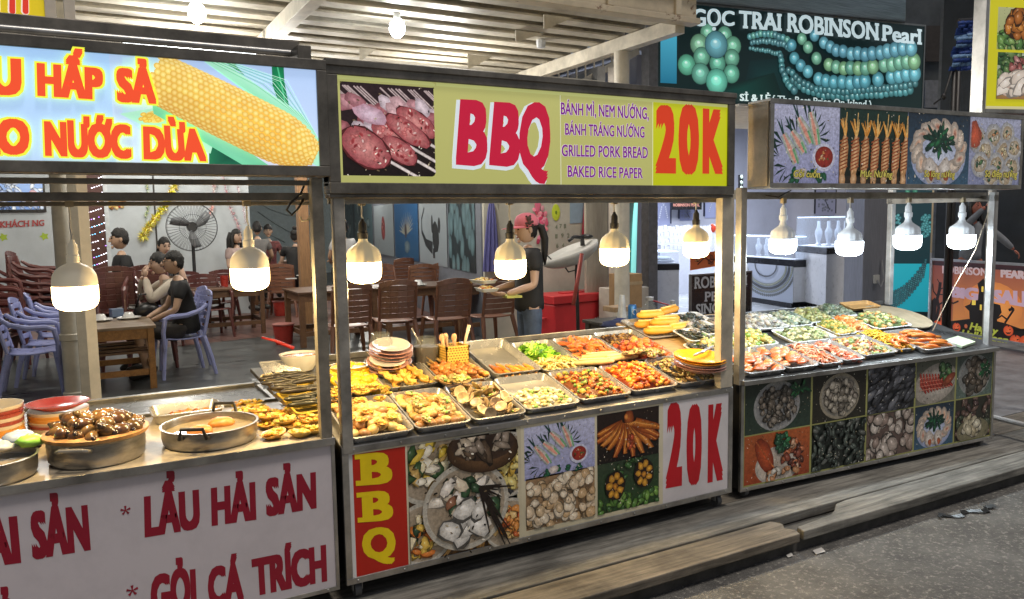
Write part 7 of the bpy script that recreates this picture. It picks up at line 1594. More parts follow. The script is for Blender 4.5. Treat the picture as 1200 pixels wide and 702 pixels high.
# big pearl sign
PS0 = PY(1082,30,5.6); PSX = Vector((math.cos(R(-8.3)), math.sin(R(-8.3)), 0)); PSN = Vector((PSX.y, -PSX.x, 0))
if PSN.y > 0: PSN = -PSN
S_ = Sign(PS0, PSN, PSX)
tl, br = S_.at(770,-4), S_.at(1079,150); xs0, xs1 = (tl-PS0).dot(PSX), (br-PS0).dot(PSX); S_.setp(xs0, xs1, br.z, S_.at(1080,31).z); A = S_.art; A.step = 6e-5
psign = thing('shop_sign', 'huge dark teal sign with glowing pearls and the pearl shop name', 'sign', (S_.W(xs0,br.z)+S_.W(xs1,br.z))/2)
p = MB(); z0, z1 = S_.z0, S_.z1
def onS(x, d, z): q = PS0+PSX*x-PSN*d; return (q.x, q.y, z)
def slab(mb, x0, x1, d0, d1, z0, z1): mb.add([onS(x0,d0,z0),onS(x1,d0,z0),onS(x1,d1,z0),onS(x0,d1,z0),onS(x0,d0,z1),onS(x1,d0,z1),onS(x1,d1,z1),onS(x0,d1,z1)], [(0,3,2,1),(4,5,6,7),(0,1,5,4),(1,2,6,5),(2,3,7,6),(3,0,4,7)])
slab(p, xs0, xs1, .003, .15, z0, z1); box_ = adopt(psign, p.build('sign_case', shop_black))
p = MB(); slab(p, xs0-.03, xs1+.03, -.01, .16, z1+.0005, z1+.03); slab(p, xs1+.0005, xs1+.03, -.01, .16, z0, z1); adopt(psign, p.build('sign_edge', M('grey sign edge', (.28,.30,.31), .4, .5)))
A.rect(0,0,1,1,'0c2222','0a1a1c'); z = lambda x, y: S_.uv(760+x/3.53, y/3.53)
A.rect(0,0,*z(40,100)[:1],1,'2c8aa0','1c5a70'); A.rect(z(50,0)[0],z(0,340)[1],z(118,0)[0],z(0,100)[1],'1c6a88','4aa8c4'); A.poly([z(420,250),z(560,240),z(580,420),z(380,420)],'0e3434','0a2224'); A.poly([z(120,400),z(300,360),z(520,300),z(560,420)],'0c3a34','08201e')
px = lambda r: r/3.53/ ((S_.at(900,100)-S_.at(900,60)).length and (abs(S_.uv(900,60)[1]-S_.uv(900,100)[1])/40)**-1)
def pearl(x, y, r, c):
    c = mixc(c, 'a8d8d8', .22)
    q = z(x, y); rr_ = px(r)*1.27; A.ell(*q, rr_*1.06, rr_*1.06, mixc(c,(0,0,0),.55), None, 0, 16); A.ell(*q, rr_, rr_, mixc(c,(1,1,1),.12), mixc(c,(0,0,0),.38), 0, 18); A.ell(*z(x-r*.05,y-r*.1), rr_*.5, rr_*.4, mixc(c,(1,1,1),.35), mixc(c,(1,1,1),.04), 0, 12); A.ell(*z(x-r*.1,y-r*.3), rr_*.2, rr_*.14, 'e2fff4', mixc(c,(1,1,1),.4), 0, 8)
for x, y, r, c in [(245,135,27,'5fae84'),(315,145,27,'5fb088'),(158,268,32,'4fc090'),(210,185,33,'6fb080'),(350,190,30,'5fb488'),(220,235,30,'58b088'),(345,240,28,'58ac84'),(285,262,30,'50b48c'),(280,185,42,'4f9fb0'),(215,305,33,'58b494'),(343,305,30,'54b890'),(282,337,40,'5fe0b8')]: pearl(x, y, r, c)
def strand(pts, r0_, r1_, cs, seed):
    r0_, r1_ = r0_*.98, r1_*.98
    rr = random.Random(seed); L_ = []; 
    for a, b_ in zip(pts, pts[1:]):
        n = max(1, int(math.dist(a, b_)/((r0_+r1_)*.60)));  L_ += [(a[0]+(b_[0]-a[0])*i/n, a[1]+(b_[1]-a[1])*i/n) for i in range(n)]
    for i, q in enumerate(L_): f = i/len(L_); pearl(q[0]+rr.uniform(-2,2), q[1]+rr.uniform(-3,3), r0_+(r1_-r0_)*f, rr.choice(cs))
strand([(420,150),(480,140),(540,150),(590,170)], 11, 13, ['3a8a90','4a9a8a','2c6a74'], 1); strand([(425,175),(500,170),(560,185),(590,210)], 9, 12, ['2c6a78','3a7a84'], 2); strand([(420,200),(500,215),(550,225)], 7, 9, ['3a8890','2a6a70'], 3)
strand([(545,235),(552,290),(575,345),(610,385)], 12, 16, ['2a7a80','1c5a64','358a90'], 4); strand([(595,330),(640,365),(720,395),(800,400),(900,392),(1000,385),(1100,372)], 15, 17, ['1f6a70','2a8088','17555c'], 5); strand([(575,290),(620,335),(690,370),(800,378),(920,370),(1020,360),(1115,345)], 13, 15, ['1f6a74','145058'], 6)
strand([(588,190),(600,240),(625,275),(655,300),(700,330),(760,340),(830,342),(890,335),(945,330),(1000,318),(1060,308),(1130,300)], 20, 30, ['3f9fb4','4fb0c4','3a94ac'], 7)
strand([(630,160),(655,200),(690,240),(740,272),(800,285),(860,285),(920,280),(970,272),(1030,262),(1125,250)], 20, 31, ['5aa884','68b48c','4f9c80','7ab878'], 8)
strand([(680,150),(720,178),(770,208),(830,222),(890,226),(950,218),(1010,206),(1080,200),(1130,195)], 20, 29, ['4a9ab4','5aacc4','4590ac'], 9)
A.rect(z(915,0)[0],z(0,440)[1],z(1010,0)[0],z(0,412)[1],'4a90b8','2c6a94')
adopt(psign, A.build('sign_print', attr_mat('glowing pearl print', .3, .85, .05, 5)))
for txt, q in [('NGỌC',((792,31.5),(859,31),(859,14),(792,9.5))),('TRAI',((864,33.5),(913,37),(913,17),(864,13))),('ROBINSON',((921,38),(1027,48),(1027,28),(921,16))),('Pearl',((1032,48.5),(1077,53),(1077,35),(1032,29.5)))]: S_.word(txt,*q,'c2d6dc',bold=.026,serif=True,off=.002)
S_.word('SỈ & LẺ',(865,118.5),(901,120),(901,112),(865,110.5),'dff2f0',bold=.025,serif=True,off=.002); S_.word('( The Best Price On Island )',(903,120),(1019,126.5),(1019,118.5),(903,112),'c8dcdc',bold=.012,serif=True,off=.002)
S_.word('Đá quý Phú Quốc',(1022,126),(1070,129),(1070,121.5),(1022,118.5),'c8dcdc',bold=.012,off=.002) if 0 else None
S_.letters(attr_mat('glowing white letters', .3, .8, 0), None, psign)
# concrete soffit of the upper floor above the sign
zs_ = S_.z1+.04; qa, qb = PL(1061,26,(0,0,zs_),(0,0,1)), PL(1064,-70,(0,0,zs_),(0,0,1))
p = MB(); p.prism([(6.2,qb.y),(qb.x,qb.y),(qa.x,qa.y),(qa.x+.2,9),(6.2,9)], zs_, zs_+.3, 'z'); o = p.build('concrete_soffit', M('board marked concrete', (.30,.31,.32), .8, noise=.3, scale=5, bump=.2, streak=(.4,9,1))); tag(o, 'grey concrete underside of the upper floor above the pearl sign', 'soffit')
# grey shop pillar, cyan roll-up banner
k = PZ(1022,372,FZ+.006); o = MB().box(-.30,-.1,FZ+.006,.22,.3,3.1).build('shop_pillar', M('grey metal cladding', (.26,.265,.30), .45, .2, noise=.1, streak=(6,6,.4)), bevel=.006); o.location = (k.x,k.y,0); o.rotation_euler = (0,0,R(-10)); tag(o, 'grey clad shop pillar with an electric outlet', 'pillar')
MB().box(-.1,-.13,FZ+.55,.0,-.101,FZ+.68).build('outlet', whitep, o); MB().tube([(-.05,-.13,FZ+.6),(-.02,-.18,FZ+.5),(.06,-.16,FZ+.62),(.04,-.12,FZ+.9)], .012, 6).build('cord', M('grey cord', (.3,.3,.32), .5), o)
rp = PZ(1062,377,FZ+.006); rn2 = Vector((-.72,-.69,0)); S_ = Sign(rp, rn2, Vector((.69,-.72,0))); S_.panel((1037.5,376),(1090,380),(1090,212),(1040,212)); A = S_.art; A.step = 6e-5
A.rect(0,0,1,1,'16343c','24424a'); zr = lambda u, v: S_.uv(u, v)
A.rect(0,zr(1060,365)[1],1,zr(1060,309)[1],'1fa0b4','2cb4c6'); A.rect(0,0,1,zr(1060,365)[1],'0c1a20'); A.rect(.05,zr(1060,250)[1],.45,zr(1060,222)[1],'3a5056','2c424a')
def pr2(u, v, r, c): q = zr(u, v); s = r*abs(zr(1060,300)[1]-zr(1060,301)[1]); A.ell(*q, s, s, mixc(c,(1,1,1),.3), mixc(c,(0,0,0),.4), 0, 9)
for i in range(8): pr2(1068+4.5*math.cos(i*.785), 224+4*math.sin(i*.785), 2.6, '3fb08a')
rr = random.Random(20)
for i in range(60): pr2(rr.uniform(1040,1056), rr.uniform(252,278), 1.8, rr.choice(['3aa8b0','2a8088','55c0c8'])); pr2(rr.uniform(1080,1090), rr.uniform(252,278), 1.8, '3aa8b0')
for j in range(9):
    for i in range(14): pr2(1040+i*3.2+j*.4, 362-j*2.5-(i**1.75)*.42, 1.55, rr.choice(['0f5a68','17707c','0c4a58']))
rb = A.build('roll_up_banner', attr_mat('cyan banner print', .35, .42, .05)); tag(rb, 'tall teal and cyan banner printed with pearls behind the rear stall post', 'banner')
m_ = MB(); P_ = [S_.W(S_.x0,S_.z0), S_.W(S_.x1,S_.z0), S_.W(S_.x1,S_.z1), S_.W(S_.x0,S_.z1)]; m_.add([q-rn2*.002 for q in P_]+[q-rn2*.03 for q in P_], [(0,1,2,3),(7,6,5,4),(0,4,5,1),(1,5,6,2),(2,6,7,3),(3,7,4,0)]); m_.build('banner_back', shop_black, rb)
# dark facade to the right
DKW = M('dark shopfront', (.045,.05,.055), .6, noise=.2, scale=3); sh_ = M('dark ribbed shutter', (.05,.056,.06), .5, .3, noise=.1)
fa, fb = PZ(1092,372,FZ), None
fa = Vector((11.6,4.9,0)); fbv = Vector((13.6,.2,0))
wall('dark_wall', (fa.x,fa.y), (fbv.x,fbv.y), FZ, 6, DKW, 'dark shopfront wall at the far right behind the halloween banner', -.15)
dvv = (fbv-fa).normalized(); nn = Vector((dvv.y, -dvv.x, 0)); 
if nn.dot(CAM-fa) < 0: nn = -nn
def onF(u, v, d=.03): return PL(u, v, fa+nn*d, nn)
p = MB(); a, b_ = onF(1166,330), onF(1215,330); 
for k in range(26): z_ = 1.2+.075*k; p.bar(Vector((a.x,a.y,z_)), Vector((b_.x,b_.y,z_)), .03, .06)
tag(p.build('roller_shutter', sh_), 'dark ribbed roller shutter at the right edge above the halloween banner', 'shutter')
for u, lb in ((1109,'first of two thin dark pipes on the wall behind the last cool bulb'),(1115,'second of two thin dark pipes on the wall behind the last cool bulb')): a, b_ = onF(u,330,.06), onF(u,170,.06); wire('wall_pipe', [a, Vector((a.x,a.y,4.6))], .05, M('dark pipe', (.03,.032,.035), .5), lb, 'pipe')
o = MB(); a, b_ = onF(1091,330,.025), onF(1107,330,.025); o.bar(Vector((a.x,a.y,2.6)), Vector((b_.x,b_.y,2.6)), .03, 4.8); tag(o.build('wall_panel', M('grey wall panel', (.22,.22,.225), .5, noise=.15)), 'grey wall panel between the rear stall post and the dark pipes', 'panel')
a, b_, c_ = onF(1178,306,.08), onF(1178,270,.08), onF(1202,253,.08); o = MB(); o.tube([a, b_, c_], .03, 6); t = thing('picture_board', 'black board with a slanting silver edge at the right margin', 'board', a); adopt(t, o.build('edge', grey_steel)); p = MB(); d_ = onF(1206,306,.07); e_ = onF(1206,250,.07); q3_ = [onF(1179,306,.07), d_, e_, onF(1179,271,.07)]; p.add(q3_+[x-nn*.03 for x in q3_], [(0,1,2,3),(7,6,5,4),(0,4,5,1),(1,5,6,2),(2,6,7,3),(3,7,4,0)]); adopt(t, p.build('board', M('black board', (.03,.028,.03), .5)))
lt = MB(); put_text(lt, 'cafe', [onF(1189,289,.085),onF(1200,282,.085),onF(1200,275,.085),onF(1189,282,.085)], shear=.2) if 0 else None
# halloween banner
h0, h1 = PZ(1090.5,391.5,FZ), PZ(1200,412,FZ); dv = (h1-h0).normalized(); hn = Vector((dv.y,-dv.x,0))
if hn.dot(CAM-h0) < 0: hn = -hn
S_ = Sign(h0, hn, dv); S_.panel((1090.5,391),(1200,412),(1200,310),(1090.5,305)); z1h = S_.at(1090.5,305).z; L_ = 2.35; S_.setp(0, L_, FZ+.10, z1h)
ban = thing('sale_banner', 'framed orange and black halloween sale banner on the pavement', 'banner', h0+dv*L_/2)
p = MB(); q_ = lambda x, z_, d: h0+dv*x+hn*d+Vector((0,0,z_-FZ))
def slab2(mb, x0, x1, d0, d1, z0, z1): mb.add([q_(x0,z0,d0),q_(x1,z0,d0),q_(x1,z0,d1),q_(x0,z0,d1),q_(x0,z1,d0),q_(x1,z1,d0),q_(x1,z1,d1),q_(x0,z1,d1)], [(0,3,2,1),(4,5,6,7),(0,1,5,4),(1,2,6,5),(2,3,7,6),(3,0,4,7)])
slab2(p, -.03, 0, -.03, .02, FZ, z1h+.03); slab2(p, L_, L_+.03, -.03, .02, FZ, z1h+.03); slab2(p, 0, L_, -.03, .02, z1h, z1h+.03); slab2(p, 0, L_, -.03, .02, FZ+.07, FZ+.10); adopt(ban, p.build('banner_frame', M('silver banner frame', (.55,.56,.58), .35, .6), bevel=.003))
p = MB(); slab2(p, 0, L_, -.012, -.002, FZ+.10, z1h); adopt(ban, p.build('banner_back', shop_black))
A = S_.art; A.step = 6e-5; zz = lambda x, y: S_.uv(1085+x/5.617, 295+y/5.617); A.rect(0,0,1,1,'b8763c','7a4038')
A.rect(0,0,.16,1,'8a5038','6a3834',vert=True); A.ell(.42,.42,.5,.34,'d08a44','b06c3a',0,24); A.ell(.9,.5,.3,.4,'cc8a48','b06c3a',0,20)
A.poly([zz(20,600),zz(20,480),zz(40,455),zz(180,455),zz(300,440),zz(420,445),zz(520,470),zz(660,520),zz(760,500),zz(1000,520),zz(1000,700),zz(20,700)],'141010'); A.rect(0,.93,1,1,'20181a','3a2024')
for pts, w_ in [([(25,480),(70,440),(85,370),(75,310),(90,250),(95,200)],.06),([(85,350),(130,320),(180,340),(215,325)],.025),([(80,300),(50,260),(45,210)],.025),([(90,250),(130,230),(120,180)],.02),([(88,280),(160,290),(200,300)],.018),([(95,215),(75,180)],.015),([(100,380),(120,410),(100,430)],.02),([(520,470),(560,410),(580,380)],.03),([(470,440),(500,420),(540,450)],.025),([(545,385),(580,372),(560,365)],.04)]: A.stroke([zz(*q) for q in pts], w_, '171010')
A.poly([zz(25,470),zz(30,330),zz(60,300),zz(75,330),zz(60,470)],'171010')
A.poly([zz(290,470),zz(285,390),zz(255,360),zz(290,345),zz(305,310),zz(340,320),zz(350,260),zz(340,210),zz(380,175),zz(395,220),zz(395,330),zz(450,340),zz(490,350),zz(500,400),zz(470,440),zz(470,500),zz(290,500)],'14100f')
for x, y in ((310,332),(373,245),(362,365),(390,410),(322,332)): A.rect(*zz(x-7,y+18),*zz(x+7,y-16),'d9b84a')
def pump(x, y, r, n=True):
    s = r*abs(zz(0,0)[1]-zz(0,1)[1]); A.ell(*zz(x,y),s*1.1,s*.95,'d9643a','a03c20',0,20)
    for sx in (-.4,.4): A.poly([zz(x+sx*r-.22*r,y-.35*r),zz(x+sx*r+.22*r,y-.1*r if sx < 0 else y-.35*r),zz(x+sx*r+(.22 if sx < 0 else -.22)*r,y-.0*r)],'1c0e0a')
    A.poly([zz(x-.6*r,y+.25*r),zz(x-.3*r,y+.4*r),zz(x,y+.3*r),zz(x+.3*r,y+.4*r),zz(x+.6*r,y+.25*r),zz(x+.3*r,y+.65*r),zz(x-.3*r,y+.65*r)],'1c0e0a'); A.rect(*zz(x-.12*r,y-.8*r),*zz(x+.12*r,y-1.15*r),'14100f')
pump(90,507,62); pump(203,497,30); pump(544,520,32); pump(592,588,38); pump(660,600,44); pump(760,560,40); A.ell(*zz(265,490),.03,.03,'a85a3c'); A.ell(*zz(200,550),.025,.025,'a85a3c')
adopt(ban, A.build('banner_print', attr_mat('banner print', .4, .25, .05, gain=1.9)))  # print glows a little in place of shop light falling on it
for txt, q, c, kw in [('ROBINSON',((110,142),(408,160),(408,108),(110,92)),'ead0d4',dict(bold=.034)),('PEARL',((494,168),(690,186),(690,128),(494,118)),'ead0d4',dict(bold=.06)),
   ('BiG',((165,298),(345,322),(350,240),(165,228)),'e6c4dc',dict(bold=.06)),('SALE',((446,330),(700,372),(700,262),(446,250)),'e6c4dc',dict(bold=.06)),
   ('Happy',((288,512),(480,548),(480,500),(288,462)),'d8e05a',dict(bold=.03,shear=.3)),('Halloween',((232,556),(545,603),(545,560),(232,510)),'d8e05a',dict(bold=.03,shear=.3))]: S_.word(txt,*[(1085+a/5.617,295+b/5.617) for a, b in q],c,off=.002,**kw)
S_.letters(attr_mat('banner letters', .4, .15, 0), None, ban)  # letters carry the same stand-in glow as the banner print
# yellow menu board top right
k0, k1, k2_ = PY(1153.5,127.5,.35), PY(1166,0,.35), None
mS = Sign(k0, Vector((-.28,-.96,0)), Vector((.96,-.28,0))); mS.panel((1158,124),(1290,135),(1290,-60),(1170,-60)); mS.setp(0, .98, k0.z, k0.z+1.05)
menu = thing('menu_board', 'yellow bordered menu board with two food photographs at the top right corner', 'sign', mS.W(.48,k0.z)); p = MB(); e_ = lambda x, d, z_: mS.p+mS.x*x-mS.n*d+Vector((0,0,z_-k0.z))
def slab3(mb, x0, x1, d0, d1, z0, z1): mb.add([e_(x0,d0,z0),e_(x1,d0,z0),e_(x1,d1,z0),e_(x0,d1,z0),e_(x0,d0,z1),e_(x1,d0,z1),e_(x1,d1,z1),e_(x0,d1,z1)], [(0,3,2,1),(4,5,6,7),(0,1,5,4),(1,2,6,5),(2,3,7,6),(3,0,4,7)])
slab3(p, .0, .98, .003, .10, k0.z, k0.z+1.05); adopt(menu, p.build('board', M('white board edge', (.6,.6,.58), .4, noise=.05))); p = MB()
slab3(p, -.028, -.0005, -.012, .11, k0.z-.03, k0.z+1.08); slab3(p, 0, 1.01, -.012, .11, k0.z-.03, k0.z-.0005); adopt(menu, p.build('board_frame', alu, bevel=.003))
p = MB(); slab3(p, .2, .24, .101, .14, -.0+FZ, k0.z+1.0); slab3(p, .74, .78, .101, .14, FZ, k0.z+1.0); adopt(menu, p.build('stand_pole', alu_dull))
A = mS.art; A.rect(0,0,1,1,'d6cf9c','e0dab0'); A.rect(.012,.02,.99,.985,'cfc81c','d6ce28'); ms = lambda u, v: mS.uv(u, v); Q = lambda x, y: ms(1060+x/5.014, y/5.014)
mS.sub(1169.5,61,1215,117,lambda a: (a.rect(0,0,1,1,'5a6a48','b5bfa8'), a.pile(30,.1,['3a6a34','2c5428','6a8a4c'],region=(0,.45,.6,1)), a.pile(26,.09,['b56a64','c98a84','a0524c'],disc=(.62,.66,.3,.2),elong=2), a.ell(.4,.15,.7,.2,'b58a5a','8a643c'), a.pile(26,.14,['e0d0c0','efe2d4','d9bfae'],disc=(.45,.34,.42,.2),elong=1.9,rot=.6,dark=.2)))
mS.sub(1170,8,1230,60,lambda a: (a.rect(0,0,1,1,'9aa468','b5b888'), a.pile(30,.12,['4a7a34','6a9a44','8ab05c'],region=(0,0,1,.35)), a.ell(.35,.6,.34,.36,'5a3a22','2c1a10',-.2,18), a.pile(14,.13,['d9862c','e89c44','b5641c'],disc=(.35,.6,.26,.28),elong=1.4)))
mS.sub(1221,61,1268,117,lambda a: pic_plate_pile(a,'4a3a2c',['c98a4a','d9a868','8a4a24'],40,.1,1.6)); mS.sub(1236,8,1284,60,lambda a: pic_plate_pile(a,'3a4a34',['c9c0a8','a59880','e0d8c4'],40,.1,1.4))
adopt(menu, A.build('board_print', attr_mat('menu print', .35, .5, .04)))
# striped awning roll and poles
a, b_ = PD(1113,82,9.5), PD(1160,66,9.5); t = thing('awning', 'dark blue awning cloth with pale stripes hanging beside the menu board', 'awning', (a+b_)/2); p = MB(); rows = 16; n = 9; vs = []
ua = [(1122,26),(1122,40),(1119,54),(1116,66),(1114,83)]
for j in range(rows):
    f = j/(rows-1); i0 = min(3, int(f*4)); g = f*4-i0; L0 = [ua[i0][k]+(ua[i0+1][k]-ua[i0][k])*g for k in (0,1)]
    for i in range(n):
        h = i/(n-1); q = PD(L0[0]+(1166-L0[0])*h, L0[1]+(-4-.0*f)*h, 9.5+.5*h); vs.append(q+Vector((-.01,-.02,0))*math.sin(j*1.1+i*.7))
for j in range(rows-1):
    f = j/(rows-1); c_ = '6f93bc' if any(abs(f-k) < .045 for k in (.30,.47,.72,.86)) else '1f3f86'
    for i in range(n-1): p.add([vs[j*n+i],vs[j*n+i+1],vs[(j+1)*n+i+1],vs[(j+1)*n+i]], [(0,1,2,3)], slin(srgb(c_)))
o = adopt(t, p.build('cloth', attr_mat('awning cloth', .7, 0, .12, 12), smooth=True)); sm = o.modifiers.new('t','SOLIDIFY'); sm.thickness = .02
p = MB(); p.tube([PD(1123,25,9.55), PD(1166,22,10.0)], .03, 8); adopt(t, p.build('roller', blk))
for u0, v0, u1, v1, lb in ((1118,82,1117,128,'left dark pole under the striped awning'),(1123,84,1122,128,'right dark pole under the striped awning')): a, b_ = PD(u0,v0,9.6), PD(u1,v1,9.6); wire('awning_pole', [a, Vector((a.x,a.y,FZ))], .028, blk, lb, 'pole')
wire('cable', [PD(1115,84,9.5), PD(1106,113,9.5), PD(1094,122,9.5)], .010, blk, 'thin cord drooping from the awning corner', 'cord'); o = MB(); o.ell((0,0,0),(.03,.03,.04),8,6); o = o.build('cord_weight', blk, smooth=True); o.location = PD(1105.5,113.5,9.5); tag(o, 'small dark weight at the end of the awning cord', 'weight')
bw = M('blue grey facade', (.10,.115,.125), .7, noise=.25, scale=2)
a = Vector((11.0,6.9,0)); b_ = Vector((21,2.2,0)); wall('upper_facade', (a.x,a.y), (b_.x,b_.y), 2.5, 8, bw, 'dark blue grey facade behind the striped awning', .2)
p0 = PL(1085,118,a,(-.42,-.9,0)); p1 = PL(1144,98,a,(-.42,-.9,0)); fdir = (b_-a).normalized(); fn_ = Vector((fdir.y,-fdir.x,0)); fn_ = fn_ if fn_.dot(CAM-a) > 0 else -fn_
def onG(u, v, d=.05): return PL(u, v, a+fn_*d, fn_)
for u0, v0, u1, v1, lb, c_ in ((1084,126,1118,94,'pale grey panel on the facade below the awning',(.25,.26,.28)),(1126,127,1141,99,'small whitish panel on the facade right of the awning poles',(.38,.40,.42)),(1085,72,1112,30,'brownish dark recess on the facade left of the awning',(.06,.05,.045))):
    P_ = [onG(u0,v0), onG(u1,v0), onG(u1,v1), onG(u0,v1)]; m_ = MB(); m_.add(P_+[q-fn_*.04 for q in P_], [(0,1,2,3),(7,6,5,4),(0,4,5,1),(1,5,6,2),(2,6,7,3),(3,7,4,0)]); tag(m_.build('facade_panel', M('panel '+lb[:8], c_, .6, noise=.15)), lb, 'panel')
p = MB(); p.tube([PZ(1158,487.5,.24), PZ(1225,504,.24)], .018, 10); t = tag(p.build('push_bar', M('white enamel pipe', (.55,.56,.56), .4, noise=.08), smooth='auto'), 'white pipe sticking out to the right below the seafood stall', 'pipe'); a = PZ(1222,503,.24); MB().tube([a, Vector((a.x,a.y,FZ))], .018, 8).build('leg', alu_dull, t)
# yellow signboard at top left
yS = Sign((0,2.4,0),(0,-1,0),(1,0,0)); yS.panel((-120,20),(50,22.5),(50,-60),(-120,-60)); ys = thing('sign_board', 'yellow signboard with fat red letters at the top left corner', 'sign', yS.W((yS.x0+yS.x1)/2, yS.z0)); A = yS.art; A.rect(0,0,1,1,'cdb820','d2bf26')
p = MB(); p.box(yS.x0-.03,2.402,yS.z0-.02,yS.x1+.02,2.5,yS.z1); p.box(yS.x1+.001,2.38,yS.z0-.03,yS.x1+.06,2.52,yS.z1); p.box(yS.x1+.10,2.40,yS.z0-.05,yS.x1+.16,2.5,yS.z1); p.box(yS.x0,2.39,yS.z0-.04,yS.x1,2.40,yS.z0-.0005); adopt(ys, p.build('sign_case', M('pale sign edge', (.55,.53,.50), .4, noise=.06), bevel=.003))
adopt(ys, A.build('sign_print', attr_mat('yellow sign print', .35, .55, .04)))
for c_, wd, off in (('e8e4dc',9.5,.003),('d23a2c',7,.006)):
    for x in (-8,14.5,30):
        p = [yS.at(x+1*(wd > 8)*-.6, y)+Vector((0,-off,0)) for y in (13.5 if x != -8 else 10,-10,-40)]; r_ = (yS.at(x+wd/2,0)-yS.at(x-wd/2,0)).length/2*(1 if x != -8 else 1.9); m_ = []
        for k in range(9): an = math.pi+math.pi*k/8; m_.append(p[0]+Vector((r_*math.cos(an),0,r_*1.05*math.sin(an))))
        m_ += [p[2]+Vector((r_*.8,0,0)), p[2]-Vector((r_*.8,0,0))]; yS.lets.append(MB()) if wd > 8 else None; yS.lets[{-8:0,14.5:1,30:2}[x]].add(m_, [tuple(range(len(m_)))], c_)
yS.letters(attr_mat('yellow sign print', .35), None, ys)
p = MB(); a = yS.W(yS.x1+.13, 0); p.box(a.x-.03,2.51,FZ,a.x+.03,2.57,yS.z1); adopt(ys, p.build('stand_pole', pillar_paint))
# ================================================================== PEOPLE
def skin(nodes, edges, sub=1):
    me = bpy.data.meshes.new('s'); me.from_pydata([n[0] for n in nodes], edges, [])
    ob = bpy.data.objects.new('s', me); col.objects.link(ob)
    md = ob.modifiers.new('s', 'SKIN'); md.use_smooth_shade = True
    for i, n in enumerate(nodes):
        sv = me.skin_vertices[0].data[i]; r = n[1]; sv.radius = (r, r); sv.use_root = i == 0
    ss = ob.modifiers.new('u', 'SUBSURF'); ss.levels = sub; ss.render_levels = sub
    dg = bpy.context.evaluated_depsgraph_get(); dg.update(); ev = ob.evaluated_get(dg); em = ev.to_mesh()
    vs = [tuple(v.co) for v in em.vertices]; fs = [tuple(p.vertices) for p in em.polygons]; ev.to_mesh_clear()
    bpy.data.objects.remove(ob); bpy.data.meshes.remove(me); return vs, fs
def chain(J, seq):
    nodes, edges, idx = [], [], {}
    for path in seq:
        prev = None
        for k, r in path:
            if k not in idx: idx[k] = len(nodes); nodes.append((tuple(J[k]), r))
            if prev is not None and (prev, idx[k]) not in edges: edges.append((prev, idx[k]))
            prev = idx[k]
    return nodes, edges
def mid(a, b, t): return tuple(x+(y-x)*t for x, y in zip(a, b))
SKIN_M = lambda c: M('skin '+str(c), c, .5, noise=.06, scale=6)
eye_m = M('eye dark', (.012,.010,.010), .2, noise=0); lip_m = M('lips', (.30,.10,.09), .45, noise=0); hair_m = M('black hair', (.012,.010,.009), .62, noise=.5, scale=70, bump=.8)
def hand(p, wrist, d, up, curl=.5, s=1.0):
    """palm with four fingers and a thumb from the wrist along d, back of the hand towards up"""
    w_, d = Vector(wrist), Vector(d).normalized(); up = Vector(up); up = (up-d*up.dot(d)).normalized(); sd = d.cross(up)
    s0 = len(p.v); p.ell((0,0,0),(.040*s,.048*s,.017*s),10,7); M3 = Matrix((sd, d, up)).transposed().to_4x4(); M3.translation = w_+d*.05*s; p.xf(M3, s0)
    for i, (o, L_) in enumerate([(-.028,.062),(-.010,.074),(.010,.070),(.027,.055)]):
        a = w_+d*.085*s+sd*o*s; c1 = curl*(.6+.1*i); b_ = a+(d*math.cos(c1)-up*math.sin(c1))*L_*.5*s; c2 = c1+curl*.9; e = b_+(d*math.cos(c2)-up*math.sin(c2))*L_*.5*s
        p.tube([a-d*.02*s, a, b_, e], [.009*s,.0092*s,.0085*s,.006*s], 7)
    a = w_+d*.03*s-sd*.036*s; b_ = a+(d*.6-sd*.7-up*.25).normalized()*.035*s; e = b_+(d*.95-up*.3*curl).normalized()*.03*s; p.tube([a, b_, e], [.012*s,.0105*s,.007*s], 7)
